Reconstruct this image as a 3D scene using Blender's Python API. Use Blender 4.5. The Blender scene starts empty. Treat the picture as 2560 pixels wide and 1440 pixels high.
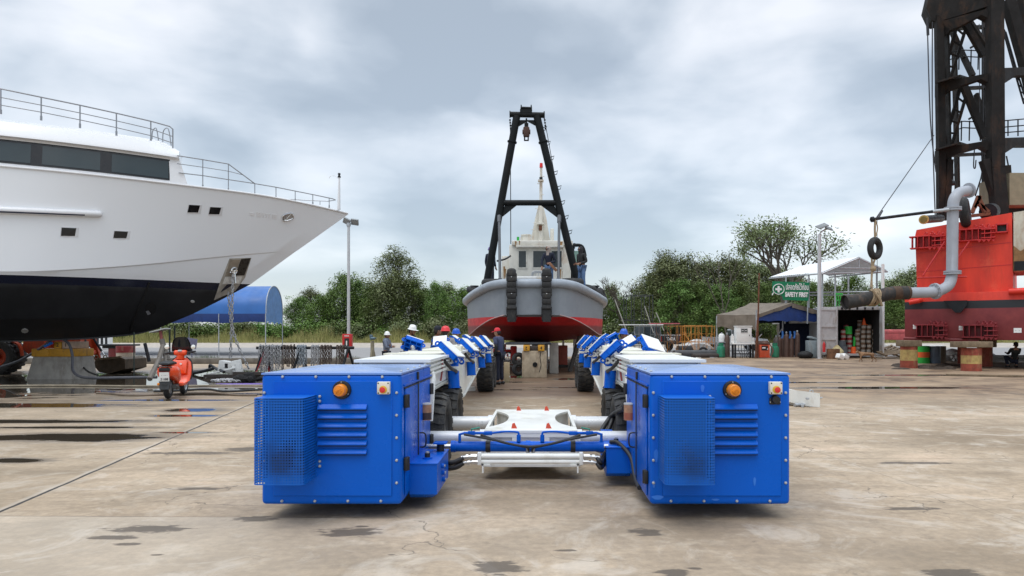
import bpy, bmesh, math, random
from math import pi, sin, cos, radians, sqrt
from mathutils import Vector, Matrix, Quaternion
from mathutils.bvhtree import BVHTree
S = bpy.context.scene
COL = S.collection
rnd = random.Random(7)
F, CX, HY, H = 1800.0, 1347.0, 836.0, 1.5     # focal length in photo pixels, vanishing point, eye height

def P(px, py, D):
    return Vector(((px-CX)/F*D, D, H-(py-HY)/F*D))
def V(*a): return Vector(a)

# ------------------------------------------------------------------ mesh builder
class MB:
    def __init__(s): s.v, s.f, s.m = [], [], []
    def add(s, vs, fs, mi=0):
        b = len(s.v); s.v += [tuple(v) for v in vs]
        for f in fs: s.f.append(tuple(b+i for i in f)); s.m.append(mi)
        return s
    def box(s, c, d, mi=0, rot=None, bev=0, seg=2):
        bm = bmesh.new(); bmesh.ops.create_cube(bm, size=1)
        for v in bm.verts: v.co = Vector((v.co.x*d[0], v.co.y*d[1], v.co.z*d[2]))
        if bev: bmesh.ops.bevel(bm, geom=bm.edges[:], offset=bev, segments=seg, affect='EDGES', profile=.5)
        bm.verts.index_update(); c = Vector(c)
        vs = [((rot @ v.co) if rot else v.co)+c for v in bm.verts]
        s.add(vs, [[v.index for v in f.verts] for f in bm.faces], mi); bm.free(); return s
    def bx(s, x0, x1, y0, y1, z0, z1, mi=0, bev=0):
        return s.box(((x0+x1)/2, (y0+y1)/2, (z0+z1)/2), (abs(x1-x0), abs(y1-y0), abs(z1-z0)), mi, None, bev)
    def beam(s, p0, p1, w, h, mi=0, up=(0, 0, 1), bev=0):
        p0, p1 = Vector(p0), Vector(p1); y = (p1-p0); L = y.length; y.normalize()
        x = y.cross(Vector(up)); 
        if x.length < 1e-4: x = y.cross(Vector((0, 1, 0)))
        x.normalize(); z = x.cross(y)
        return s.box((p0+p1)/2, (w, L, h), mi, Matrix((x, y, z)).transposed(), bev)
    def tube(s, pts, r, n=8, mi=0, closed=False, caps=True):
        pts = [Vector(p) for p in pts]; N = len(pts)
        rs = r if isinstance(r, (list, tuple)) else [r]*N
        vs, fs = [], []; up = None
        for i, p in enumerate(pts):
            if closed: t = pts[(i+1) % N]-pts[i-1]
            else: t = pts[min(i+1, N-1)]-pts[max(i-1, 0)]
            t.normalize()
            if up is None: up = t.orthogonal().normalized()
            up = (up-t*up.dot(t))
            if up.length < 1e-5: up = t.orthogonal()
            up.normalize(); q = t.cross(up)
            for k in range(n):
                a = 2*pi*k/n; vs.append(p+(up*cos(a)+q*sin(a))*rs[i])
        for i in range(N if closed else N-1):
            j = (i+1) % N
            for k in range(n): fs.append((i*n+k, i*n+(k+1) % n, j*n+(k+1) % n, j*n+k))
        if caps and not closed: fs += [tuple(range(n))[::-1], tuple((N-1)*n+k for k in range(n))]
        return s.add(vs, fs, mi)
    def cyl(s, p0, p1, r, r1=None, n=14, mi=0): return s.tube([p0, p1], [r, r if r1 is None else r1], n, mi)
    def lathe(s, prof, o=(0, 0, 0), ax='z', n=24, mi=0, rot=None, a0=0, a1=2*pi):
        o = Vector(o); vs, fs = [], []; full = abs(a1-a0-2*pi) < 1e-6; K = n if full else n+1
        for r, z in prof:
            for k in range(K):
                a = a0+(a1-a0)*k/n; p = Vector((r*cos(a), r*sin(a), z))
                if ax == 'x': p = Vector((p.z, p.x, p.y))
                elif ax == 'y': p = Vector((p.x, -p.z, p.y))      # +z of the profile points to -y
                if rot: p = rot @ p
                vs.append(p+o)
        for i in range(len(prof)-1):
            for k in range(n):
                k2 = (k+1) % K; fs.append((i*K+k, i*K+k2, (i+1)*K+k2, (i+1)*K+k))
        return s.add(vs, fs, mi)
    def poly(s, pts, t, mi=0):            # polygon pushed along vector t
        pts = [Vector(p) for p in pts]; t = Vector(t); n = len(pts)
        vs = pts+[p+t for p in pts]
        fs = [tuple(range(n))[::-1], tuple(range(n, 2*n))]+[(i, (i+1) % n, n+(i+1) % n, n+i) for i in range(n)]
        return s.add(vs, fs, mi)
    def ball(s, c, r, n=12, mi=0, rot=None):
        r = r if isinstance(r, (tuple, list)) else (r, r, r); c = Vector(c); vs, fs = [], []; m = n//2+1
        for i in range(m):
            th = pi*i/(m-1)
            for k in range(n):
                a = 2*pi*k/n; p = Vector((r[0]*sin(th)*cos(a), r[1]*sin(th)*sin(a), r[2]*cos(th)))
                vs.append(c+((rot @ p) if rot else p))
        for i in range(m-1):
            for k in range(n): fs.append((i*n+k, (i+1)*n+k, (i+1)*n+(k+1) % n, i*n+(k+1) % n))
        return s.add(vs, fs, mi)
    def grid(s, rows, mi=0, closed=False):
        n = len(rows[0]); vs = [p for r in rows for p in r]; fs = []
        for i in range(len(rows)-1):
            for k in range(n if closed else n-1):
                k2 = (k+1) % n; fs.append((i*n+k, i*n+k2, (i+1)*n+k2, (i+1)*n+k))
        return s.add(vs, fs, mi)
    def torus(s, c, R, r, axis=(0, 0, 1), n=24, k=10, mi=0, sq=1.0):
        ax = Vector(axis).normalized(); u = ax.orthogonal().normalized(); w = ax.cross(u); c = Vector(c); rows = []
        for i in range(n+1):
            a = 2*pi*i/n; d = u*cos(a)+w*sin(a)
            rows.append([c+d*(R+r*cos(2*pi*j/k))+ax*(r*sq*sin(2*pi*j/k)) for j in range(k)])
        return s.grid(rows, mi, True)
    def build(s, name, mats, parent=None, w=False, ang=38, weld=False, recalc=True):
        me = bpy.data.meshes.new(name); me.from_pydata(s.v, [], s.f)
        mats = mats if isinstance(mats, (list, tuple)) else [mats]
        for m in mats: me.materials.append(m)
        me.polygons.foreach_set('material_index', s.m)
        if weld or recalc:
            bm = bmesh.new(); bm.from_mesh(me)
            if weld: bmesh.ops.remove_doubles(bm, verts=bm.verts[:], dist=1e-4)
            bmesh.ops.recalc_face_normals(bm, faces=bm.faces[:]); bm.to_mesh(me); bm.free()
        return link(name, me, parent, w, ang)
def wm(o):
    m = Matrix()
    while o: m = o.matrix_basis @ m; o = o.parent
    return m
def link(name, me, parent=None, w=False, ang=38):
    if w and parent: me.transform(wm(parent).inverted())
    if ang:
        me.polygons.foreach_set('use_smooth', [True]*len(me.polygons)); me.set_sharp_from_angle(angle=radians(ang))
    o = bpy.data.objects.new(name, me); COL.objects.link(o); o.parent = parent
    return o
def tag(o, label, cat, group=None, kind=None):
    o['label'] = label; o['category'] = cat
    if group: o['group'] = group
    if kind: o['kind'] = kind
    return o
def thing(name, label, cat, loc=(0, 0, 0), rz=0, group=None):
    o = bpy.data.objects.new(name, None); COL.objects.link(o); o.empty_display_size = .2
    o.location = loc; o.rotation_euler = (0, 0, rz); return tag(o, label, cat, group)
def copy_tree(o, loc=None, rz=None, label=None, group=None, parent=None):
    c = o.copy(); COL.objects.link(c)
    if parent: c.parent = parent
    if loc is not None: c.location = loc
    if rz is not None: c.rotation_euler = (0, 0, rz)
    if label: c['label'] = label
    if group: c['group'] = group
    for ch in [x for x in KIDS(o)]: copy_tree(ch, parent=c)
    return c
def KIDS(o): return [x for x in o.children]
def dup(o, parent, loc):
    c = o.copy(); COL.objects.link(c); c.parent = parent; c.location = loc; return c
def text_mesh(body, size, name, mat, parent, M4, depth=.004, bold=0.0, w=True, sx=1.0, fit=None):
    cu = bpy.data.curves.new('lettering', 'FONT'); cu.body = body; cu.size = size; cu.align_x = 'CENTER'; cu.align_y = 'CENTER'
    cu.extrude = depth; cu.offset = bold; cu.resolution_u = 3
    ob = bpy.data.objects.new('lettering', cu); COL.objects.link(ob)
    dg = bpy.context.evaluated_depsgraph_get(); me = bpy.data.meshes.new_from_object(ob.evaluated_get(dg))
    bpy.data.objects.remove(ob); bpy.data.curves.remove(cu)
    if fit: xs = [v.co.x for v in me.vertices]; sx = fit/(max(xs)-min(xs)); me.transform(Matrix.Translation((-(max(xs)+min(xs))/2, 0, 0)))
    me.transform(M4 @ Matrix.Diagonal((sx, 1, 1, 1))); me.materials.clear(); me.materials.append(mat)
    return link(name, me, parent, w, 0)
def frame(o, x, y):       # 4x4 with columns x, y, x cross y at o
    x = Vector(x).normalized(); y = Vector(y); y = (y-x*y.dot(x)).normalized(); z = x.cross(y)
    m = Matrix((x, y, z)).transposed().to_4x4(); m.translation = Vector(o); return m
def catenary(a, b, sag, n=10):
    a, b = Vector(a), Vector(b)
    return [a.lerp(b, i/n)-Vector((0, 0, sag*4*(i/n)*(1-i/n))) for i in range(n+1)]
def arc(pts, n=4):        # Catmull-Rom through points
    pts = [Vector(p) for p in pts]; out = []
    for i in range(len(pts)-1):
        p0, p1, p2, p3 = pts[max(i-1, 0)], pts[i], pts[i+1], pts[min(i+2, len(pts)-1)]
        for k in range(n):
            t = k/n
            out.append(.5*((2*p1)+(p2-p0)*t+(2*p0-5*p1+4*p2-p3)*t*t+(3*p1-p0-3*p2+p3)*t**3))
    return out+[pts[-1]]

# ------------------------------------------------------------------ materials
class NT:
    def __init__(s, name):
        s.mat = bpy.data.materials.new(name); s.mat.use_nodes = True; s.t = s.mat.node_tree
        s.b = s.t.nodes['Principled BSDF']
    def n(s, ty, **kw):
        o = s.t.nodes.new(ty)
        for k, v in kw.items():
            if k in o.inputs.keys(): o.inputs[k].default_value = v
            else: setattr(o, k, v)
        return o
    def l(s, a, b): s.t.links.new(a, b)
    def coord(s, which='Object'):
        if which == 'World': return s.n('ShaderNodeNewGeometry').outputs['Position']
        return s.n('ShaderNodeTexCoord').outputs[which]
    def noise(s, vec, scale, detail=5, rough=.55, dist=0):
        o = s.n('ShaderNodeTexNoise'); o.inputs['Scale'].default_value = scale; o.inputs['Detail'].default_value = detail
        o.inputs['Roughness'].default_value = rough; o.inputs['Distortion'].default_value = dist
        s.l(vec, o.inputs['Vector']); return o.outputs['Fac']
    def map(s, vec, sc=(1, 1, 1), loc=(0, 0, 0), rot=(0, 0, 0)):
        o = s.n('ShaderNodeMapping'); o.inputs['Scale'].default_value = sc; o.inputs['Location'].default_value = loc
        o.inputs['Rotation'].default_value = rot; s.l(vec, o.inputs['Vector']); return o.outputs[0]
    def ramp(s, fac, stops, interp='LINEAR'):
        o = s.n('ShaderNodeValToRGB'); cr = o.color_ramp; cr.interpolation = interp
        while len(cr.elements) < len(stops): cr.elements.new(.5)
        for e, (p, c) in zip(cr.elements, stops):
            e.position = p; e.color = (c, c, c, 1) if isinstance(c, (int, float)) else (*c, 1)
        s.l(fac, o.inputs[0]); return o.outputs[0]
    def math(s, op, a, b=None, clamp=False):
        o = s.n('ShaderNodeMath', operation=op); o.use_clamp = clamp
        for i, x in enumerate((a, b)):
            if x is None: continue
            if isinstance(x, (int, float)): o.inputs[i].default_value = x
            else: s.l(x, o.inputs[i])
        return o.outputs[0]
    def mix(s, fac, a, b, mode='MIX'):
        o = s.n('ShaderNodeMix', data_type='RGBA', blend_type=mode)
        for i, x in ((0, fac), (6, a), (7, b)):
            if isinstance(x, (int, float)): o.inputs[i].default_value = x if i == 0 else (x, x, x, 1)
            elif isinstance(x, tuple): o.inputs[i].default_value = (*x, 1)
            else: s.l(x, o.inputs[i])
        return o.outputs[2]
    def step(s, val, lo, hi):
        o = s.n('ShaderNodeMapRange', interpolation_type='SMOOTHSTEP'); o.inputs[1].default_value = lo; o.inputs[2].default_value = hi
        s.l(val, o.inputs[0]); return o.outputs[0]
    def xyz(s, vec):
        o = s.n('ShaderNodeSeparateXYZ'); s.l(vec, o.inputs[0]); return o.outputs
    def bump(s, h, strength=.2, dist=.02):
        o = s.n('ShaderNodeBump'); o.inputs['Strength'].default_value = strength; o.inputs['Distance'].default_value = dist
        s.l(h, o.inputs['Height']); s.l(o.outputs[0], s.b.inputs['Normal'])
    def set(s, col=None, rough=None, metal=0, coat=0, spec=None):
        for k, x in (('Base Color', col), ('Roughness', rough)):
            if x is None: continue
            if isinstance(x, (int, float)): s.b.inputs[k].default_value = x
            elif isinstance(x, tuple): s.b.inputs[k].default_value = (*x, 1)
            else: s.l(x, s.b.inputs[k])
        s.b.inputs['Metallic'].default_value = metal; s.b.inputs['Coat Weight'].default_value = coat
        if spec is not None: s.b.inputs['Specular IOR Level'].default_value = spec
        return s.mat
_mc = {}
def M(name, col, rough=.5, metal=0, var=.18, scale=3, bump=0, coat=0, dirt=None, dirtamt=.5, dscale=2.5):
    if name in _mc: return _mc[name]
    t = NT(name); c = t.coord('Object')
    n1 = t.noise(c, scale, 6, .6); f = t.ramp(n1, [(.3, 1-var), (.7, 1+var*.45)])
    base = t.mix(1.0, tuple(col), f, 'MULTIPLY')
    if dirt:
        n2 = t.noise(t.map(c, (1, 1, .35)), dscale, 8, .7)
        base = t.mix(t.ramp(n2, [(.62-.25*dirtamt, 0.0), (.78-.1*dirtamt, 1.0)]), base, tuple(dirt))
    r = t.ramp(t.noise(c, scale*2.3, 4), [(.3, max(rough-.1, .03)), (.7, min(rough+.12, 1))])
    if bump: t.bump(t.noise(c, scale*6, 5), bump)
    _mc[name] = t.set(base, r, metal, coat); return _mc[name]

BLUE = M('blue_gloss_paint', (.0005, .105, .56), .3, var=.1, scale=2)
BLUE.node_tree.nodes['Principled BSDF'].inputs['Specular IOR Level'].default_value = .18
BLUE2 = M('blue_paint_touch_up', (.02, .17, .66), .35, var=.1)
WHITE = M('white_machine_paint', (.78, .78, .74), .38, var=.1, scale=1.5, dirt=(.55, .52, .43), dirtamt=.25)
CREAM = M('cream_machine_paint', (.74, .72, .60), .45, var=.12, dirt=(.5, .46, .35), dirtamt=.3)
PADW = M('white_pad_plate', (.82, .82, .80), .55, var=.08)
STEEL = M('bright_steel', (.62, .63, .64), .3, .9, var=.15)
GALV = M('galvanised_steel', (.46, .48, .5), .45, .55, var=.2, scale=8)
CHROME = M('polished_steel', (.75, .75, .75), .12, 1, var=.1)
BLACK = M('black_plastic', (.012, .012, .014), .45, var=.2)
RUBBER = M('black_rubber', (.022, .022, .023), .75, var=.3, scale=10, bump=.15, dirt=(.07, .062, .05), dirtamt=.35, dscale=5)
HOSE = M('hose_rubber', (.018, .018, .02), .5, var=.2)
BLKSTEEL = M('black_painted_steel', (.02, .022, .026), .42, var=.35, scale=2, dirt=(.055, .035, .025), dirtamt=.35)
RUSTBLK = M('rusty_dark_steel', (.016, .014, .013), .65, var=.4, scale=1.2, bump=.1, dirt=(.06, .033, .02), dirtamt=.4, dscale=1.4)
for q_ in (BLKSTEEL, RUSTBLK): q_.node_tree.nodes['Principled BSDF'].inputs['Specular IOR Level'].default_value = .2
RUST = M('rust', (.16, .06, .03), .85, var=.5, scale=5, bump=.2)
TIMBER = M('weathered_timber', (.22, .16, .10), .8, var=.4, scale=6, bump=.2)
DARKWOOD = M('dark_wet_timber', (.05, .04, .035), .7, var=.4, scale=6, bump=.2)
YELLOW = M('yellow_painted_timber', (.62, .30, .02), .6, var=.2, scale=5, dirt=(.2, .1, .03), dirtamt=.35, dscale=6)
CONC = M('cast_concrete', (.40, .37, .33), .85, var=.25, scale=4, bump=.25, dirt=(.2, .17, .14), dirtamt=.4, dscale=3)
CONC2 = M('stained_concrete', (.42, .34, .24), .85, var=.3, scale=4, bump=.25, dirt=(.16, .10, .06), dirtamt=.5, dscale=3)
ORANGE = M('orange_scooter_paint', (.85, .075, .012), .25, var=.06, coat=.5)
ORANGEM = M('orange_machine_paint', (.50, .06, .015), .5, var=.3, dirt=(.12, .05, .03), dirtamt=.5)
REDP = M('red_paint', (.55, .02, .02), .45, var=.2)
REDB = M('barge_red_paint', (.74, .035, .018), .42, var=.15, scale=1.0)
MAROON = M('maroon_antifouling', (.21, .025, .03), .6, var=.25, scale=1.5)
GREYP = M('grey_pipe_paint', (.36, .38, .42), .5, var=.12, scale=2)
LGREY = M('light_grey_paint', (.5, .5, .49), .5, var=.15, dirt=(.3, .26, .2), dirtamt=.3)
TUGW = M('weathered_white_paint', (.70, .68, .61), .55, var=.12, dirt=(.36, .2, .09), dirtamt=.32, dscale=2.2)
RAIL = M('grey_steel_rail', (.30, .31, .33), .35, .5, var=.1)
GLASS = M('dark_glass', (.012, .018, .022), .06, var=.2)
GELW = M('white_yacht_paint', (.76, .76, .77), .28, var=.03, scale=1, coat=.4)
GREENP = M('green_bottle_paint', (.02, .22, .12), .4, var=.2, dirt=(.1, .12, .08), dirtamt=.3)
GREEN = M('green_plastic', (.02, .42, .05), .5, var=.15)
GREEND = M('green_banner_cloth', (.004, .20, .085), .7, var=.15)
WTXT = M('white_lettering', (.8, .8, .78), .6, var=.05)
BROWNC = M('brown_cylinder_paint', (.10, .055, .04), .55, var=.3)
ROPE = M('hemp_rope', (.36, .27, .17), .9, var=.35, scale=14, bump=.3)
WIRE = M('steel_wire', (.05, .05, .055), .5, .5)
CANVAS = M('brown_canvas', (.19, .155, .12), .9, var=.25, scale=2, bump=.1, dirt=(.09, .07, .05), dirtamt=.4)
TARPB = M('blue_tarpaulin', (.012, .09, .36), .5, var=.2, scale=1.5)
TARPL = M('light_blue_tarpaulin', (.025, .13, .40), .45, var=.15, scale=1)
TARPN = M('navy_tarpaulin', (.008, .035, .16), .6, var=.25)
SKIN = M('skin', (.28, .14, .085), .55, var=.1)
AMBER = M('amber_lens', (.75, .24, .01), .2, var=.12, scale=20)
CHAIN = M('galvanised_chain', (.42, .42, .43), .5, .4, var=.4, scale=20)
CHAINR = M('rusty_chain', (.13, .10, .085), .75, .2, var=.5, scale=20)
SCAFY = M('yellow_scaffold_paint', (.55, .22, .03), .6, var=.3)
SCAFD = M('dark_scaffold_paint', (.03, .035, .03), .6, var=.3)
# ------------------------------------------------------------------ camera, sky, sun
cam = bpy.data.cameras.new('camera'); co = bpy.data.objects.new('camera', cam); COL.objects.link(co); S.camera = co
co.location = (0, 0, H); co.rotation_euler = (pi/2, 0, 0)
cam.sensor_width = 36; cam.lens = F/2560*36; cam.shift_x = -(CX-1280)/2560; cam.shift_y = (HY-720)/2560
cam.clip_start = .05; cam.clip_end = 6000
S.view_settings.view_transform = 'Standard'; S.view_settings.look = 'None'; S.view_settings.exposure = 0; S.view_settings.gamma = 1
S.cycles.max_bounces = 8; S.cycles.glossy_bounces = 3; S.cycles.transmission_bounces = 4; S.cycles.sample_clamp_indirect = 4

W = bpy.data.worlds.new('World'); S.world = W; W.use_nodes = True; nt = W.node_tree; nt.nodes.clear()
class WN(NT):
    def __init__(s, t): s.t = t
w = WN(nt)
out = w.n('ShaderNodeOutputWorld'); bg = w.n('ShaderNodeBackground'); bg2 = w.n('ShaderNodeBackground'); addn = w.n('ShaderNodeAddShader')
sky = w.n('ShaderNodeTexSky'); sky.sky_type = 'NISHITA'; sky.sun_disc = False; sky.sun_elevation = radians(58); sky.sun_rotation = radians(200)
w.l(sky.outputs[0], bg2.inputs[0]); bg2.inputs[1].default_value = .05
tc = w.n('ShaderNodeTexCoord').outputs['Generated']; xyz = w.xyz(tc)
zz = w.math('MAXIMUM', xyz[2], 0.0); dv = w.math('ADD', zz, .16)
cmb = w.n('ShaderNodeCombineXYZ'); w.l(w.math('DIVIDE', xyz[0], dv), cmb.inputs[0]); w.l(w.math('DIVIDE', xyz[1], dv), cmb.inputs[1])
sc3 = w.n('ShaderNodeCombineXYZ'); w.l(xyz[0], sc3.inputs[0]); w.l(xyz[1], sc3.inputs[1]); w.l(w.math('POWER', zz, .8), sc3.inputs[2])
v1 = w.map(sc3.outputs[0], (1.0, 1.0, 2.1), (1.2, 6.1, 3.0))
n1 = w.noise(v1, 4.0, 5, .44, .3); n2 = w.noise(v1, 1.5, 2, .4, 0); n3 = w.noise(w.map(v1, (1, 1, 1.1), (5, 2, 1)), 8.5, 5, .5, .2)
cl = w.math('ADD', w.math('ADD', w.math('MULTIPLY', n1, .60), w.math('MULTIPLY', n2, .27)), w.math('MULTIPLY', n3, .13))
def lobe(dx, dy, dz, k):
    d = Vector((dx, dy, dz)).normalized(); vm = w.n('ShaderNodeVectorMath', operation='DOT_PRODUCT'); w.l(tc, vm.inputs[0]); vm.inputs[1].default_value = d
    return w.math('POWER', w.math('MAXIMUM', vm.outputs['Value'], 0), k)
# thinner, brighter cover to the upper left; a heavier bank above the tug
bright = w.math('ADD', w.math('MULTIPLY', lobe(-.62, 1, .34, 24), .05), w.math('MULTIPLY', lobe(.5, 1, .42, 40), .03))
dark = w.math('ADD', w.math('MULTIPLY', lobe(-.17, 1, .36, 60), .085), w.math('MULTIPLY', lobe(.0, 1, .17, 120), .035))
cl = w.math('SUBTRACT', w.math('ADD', cl, bright), dark)
colr = w.ramp(cl, [(.43, (.37, .415, .455)), (.485, (.45, .495, .535)), (.53, (.57, .61, .645)), (.58, (.70, .725, .75)), (.645, (.85, .855, .865))])
haze = w.step(zz, .0, .14); colr = w.mix(w.math('MULTIPLY', w.math('SUBTRACT', 1, haze), .55), colr, (.64, .685, .725))
# an overcast dome is much brighter overhead than near the skyline
elev = w.step(zz, .40, .92); st = w.math('ADD', .98, w.math('MULTIPLY', elev, 2.1))
w.l(colr, bg.inputs[0]); w.l(st, bg.inputs[1])
w.l(bg.outputs[0], addn.inputs[0]); w.l(bg2.outputs[0], addn.inputs[1]); w.l(addn.outputs[0], out.inputs[0])
sl = bpy.data.lights.new('sun', 'SUN'); sl.energy = .9; sl.angle = radians(35); sl.color = (1, .96, .9)
so = bpy.data.objects.new('sun', sl); COL.objects.link(so)
sd = Vector((.25, .35, -1)); so.rotation_euler = sd.to_track_quat('-Z', 'Y').to_euler(); so.location = (0, 0, 60)

# ------------------------------------------------------------------ ground
def ground_material():
    t = NT('yard_ground'); pos = t.coord('World'); X, Y, Z = t.xyz(pos)
    flat = t.map(pos, (1, 1, 0))
    nA = t.noise(flat, .35, 6, .6, .3); nB = t.noise(flat, 1.7, 8, .65, .2); nC = t.noise(flat, 14, 6, .7); nD = t.noise(t.map(flat, (.5, 1.6, 1)), .9, 7, .65, .4)
    conc = t.mix(t.ramp(nA, [(.33, 0.), (.67, 1.)]), (.28, .205, .13), (.57, .44, .31))
    conc = t.mix(t.math('MULTIPLY', t.ramp(nD, [(.46, 0.), (.72, 1.)]), .65), conc, (.215, .165, .11))
    conc = t.mix(t.math('MULTIPLY', t.ramp(nB, [(.53, 0.), (.68, 1.)]), .6), conc, (.58, .49, .385))
    conc = t.mix(t.math('MULTIPLY', t.ramp(t.noise(flat, 3.6, 9, .72, .5), [(.60, 0.), (.69, 1.)]), .55), conc, (.13, .10, .068))
    conc = t.mix(.42, conc, t.ramp(nC, [(.25, .12), (.75, .66)]), 'OVERLAY')
    nE = t.noise(t.map(flat, (1, 1.5, 1)), 2.6, 10, .72, .6); conc = t.mix(t.math('MULTIPLY', t.ramp(nE, [(.40, 1.), (.50, 0.)]), .35), conc, (.22, .165, .11)); conc = t.mix(t.math('MULTIPLY', t.ramp(t.noise(flat, .9, 8, .7, 1.2), [(.53, 0.), (.62, 1.)]), .4), conc, (.60, .53, .45))
    spk = t.ramp(t.noise(flat, 55, 2, .5), [(.70, 0.), (.76, 1.)])
    conc = t.mix(t.math('MULTIPLY', spk, .35), conc, (.14, .115, .09))
    vo = t.n('ShaderNodeTexVoronoi', feature='DISTANCE_TO_EDGE'); vo.inputs['Scale'].default_value = .55; dm_ = t.n('ShaderNodeVectorMath', operation='ADD'); nz = t.n('ShaderNodeTexNoise'); nz.inputs['Scale'].default_value = 1.6; nz.inputs['Detail'].default_value = 6; t.l(flat, nz.inputs['Vector']); t.l(flat, dm_.inputs[0]); t.l(nz.outputs['Color'], dm_.inputs[1]); t.l(dm_.outputs[0], vo.inputs['Vector'])
    ck = t.math('MULTIPLY', t.math('SUBTRACT', 1, t.step(vo.outputs['Distance'], .001, .006)), t.step(nA, .50, .56)); conc = t.mix(t.math('MULTIPLY', ck, .7), conc, (.09, .07, .05))
    # slabs of slightly different age
    def side(a, b, c): return t.math('ADD', t.math('ADD', t.math('MULTIPLY', X, a), t.math('MULTIPLY', Y, b)), c)
    wob = t.math('MULTIPLY', t.math('SUBTRACT', nB, .5), .05)
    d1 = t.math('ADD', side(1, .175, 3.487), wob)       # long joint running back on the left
    d2 = t.math('ADD', side(.02, 1, -5.86), t.math('MULTIPLY', wob, .5))
    d3 = t.math('ADD', side(.0, 1, -8.72), wob)
    d4 = t.math('ADD', side(-.35, 1, -11.6), wob)
    d5 = t.math('ADD', side(1, .08, -4.3), wob)
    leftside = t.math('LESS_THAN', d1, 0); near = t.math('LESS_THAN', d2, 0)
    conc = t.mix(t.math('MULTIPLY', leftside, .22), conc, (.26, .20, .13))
    conc = t.mix(t.math('MULTIPLY', near, t.math('ADD', .06, t.math('MULTIPLY', t.step(X, -.6, -2.6), .22))), conc, (.58, .515, .43))
    def line(d, wd, soft): return t.math('SUBTRACT', 1, t.step(t.math('ABSOLUTE', d), wd, wd+soft))
    pale = line(t.math('ADD', d1, .035), .012, .05)
    conc = t.mix(t.math('MULTIPLY', pale, t.math('MULTIPLY', nB, .45)), conc, (.62, .58, .52))
    jn = t.math('MAXIMUM', line(d1, .013, .012), t.math('MAXIMUM', t.math('MULTIPLY', line(d2, .001, .008), t.math('ADD', .12, t.math('MULTIPLY', t.step(X, -.6, -2.2), .7))), t.math('MULTIPLY', line(d3, .001, .02), .45)))
    jn = t.math('MAXIMUM', jn, t.math('MULTIPLY', t.math('MAXIMUM', line(d4, .001, .02), line(d5, .002, .012)), .3))
    conc = t.mix(jn, conc, (.035, .03, .026))
    # blobs helper (ellipses with a ragged edge)
    def blobs(lst, amp, sc):
        nn = t.math('MULTIPLY', t.math('SUBTRACT', t.noise(t.map(flat, (.55, 1.5, 1)), sc, 5, .6), .5), amp); m = None
        for x, y, rx, ry in lst:
            q = t.math('SQRT', t.math('ADD', t.math('POWER', t.math('ABSOLUTE', t.math('DIVIDE', t.math('SUBTRACT', X, x), rx)), 2), t.math('POWER', t.math('ABSOLUTE', t.math('DIVIDE', t.math('SUBTRACT', Y, y), ry)), 2)))
            q = t.math('SUBTRACT', 1, q); m = q if m is None else t.math('MAXIMUM', m, q)
        return t.math('ADD', m, nn)
    st1 = blobs([(.80, 5.46, .14, .12), (-1.43, 5.46, .27, .15), (-.26, 4.64, .17, .17), (2.58, 4.5, .22, .12), (.85, 4.52, .12, .09), (-2.95, 5.15, .13, .045), (-1.38, 5.62, .06, .03), (-2.6, 4.9, .05, .02),
                 (1.0, 4.62, .07, .03), (2.6, 4.55, .12, .03), (-2.3, 5.85, .22, .10), (-3.0, 5.55, .35, .12), (-3.15, 5.32, .2, .07), (-1.0, 4.9, .03, .015), (-3.8, 9.4, .32, .22), (-4.4, 9.1, .7, .12), (.2, 5.0, .08, .03), (3.2, 6.2, .3, .06), (-3.3, 7.0, .3, .07), (-2.75, 7.35, .2, .05), (4.4, 8.4, .5, .1)], 2.3, 11)
    conc = t.mix(t.math('MULTIPLY', t.step(st1, .0, .35), .8), conc, (.07, .055, .042))
    rs = t.step(t.noise(flat, 2.2, 4, .6), .745, .78); conc = t.mix(t.math('MULTIPLY', rs, .6), conc, (.30, .10, .04))
    # mud, gravel, sand, dry grass
    mud = t.mix(t.ramp(nB, [(.38, 0.), (.62, 1.)]), (.065, .038, .022), (.30, .20, .12))
    mud = t.mix(t.ramp(nA, [(.4, 0.), (.62, .75)]), mud, (.43, .31, .20)); mud = t.mix(.3, mud, t.ramp(nC, [(.25, .12), (.75, .6)]), 'OVERLAY')
    grav = t.mix(t.ramp(t.noise(flat, 9, 6, .8), [(.35, 0.), (.65, 1.)]), (.19, .18, .175), (.33, .32, .315))
    sand = t.mix(t.ramp(nB, [(.35, 0.), (.65, 1.)]), (.30, .25, .20), (.50, .45, .39))
    grass = t.mix(t.ramp(nB, [(.35, 0.), (.65, 1.)]), (.05, .075, .02), (.15, .13, .045))
    Yn = t.math('ADD', Y, t.math('MULTIPLY', t.math('SUBTRACT', nA, .5), 9)); Yb = t.math('ADD', Y, t.math('MULTIPLY', t.math('SUBTRACT', nB, .5), 3))
    right = t.step(X, -9.5, -6.5)
    mm = t.math('MULTIPLY', t.step(Yn, 14.0, 19), t.math('ADD', .12, t.math('MULTIPLY', right, .88)))
    c = t.mix(mm, conc, mud)
    ctr = t.math('MULTIPLY', t.step(t.math('ABSOLUTE', t.math('ADD', X, .1)), 5.5, 2.6), t.math('MULTIPLY', t.step(Yb, 16.6, 18.0), t.step(Y, 40, 34)))
    c = t.mix(t.math('MULTIPLY', t.math('MULTIPLY', ctr, .95), t.ramp(nD, [(.35, 1.), (.7, .55)])), c, (.105, .058, .032))
    c = t.mix(t.step(t.math('SUBTRACT', Yb, t.math('MULTIPLY', right, 9)), 37.5, 38.6), c, grav)
    c = t.mix(t.math('MULTIPLY', t.step(Yb, 62, 64), 1.0), c, sand)
    c = t.mix(t.step(Yb, 76, 79), c, grass)
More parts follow.
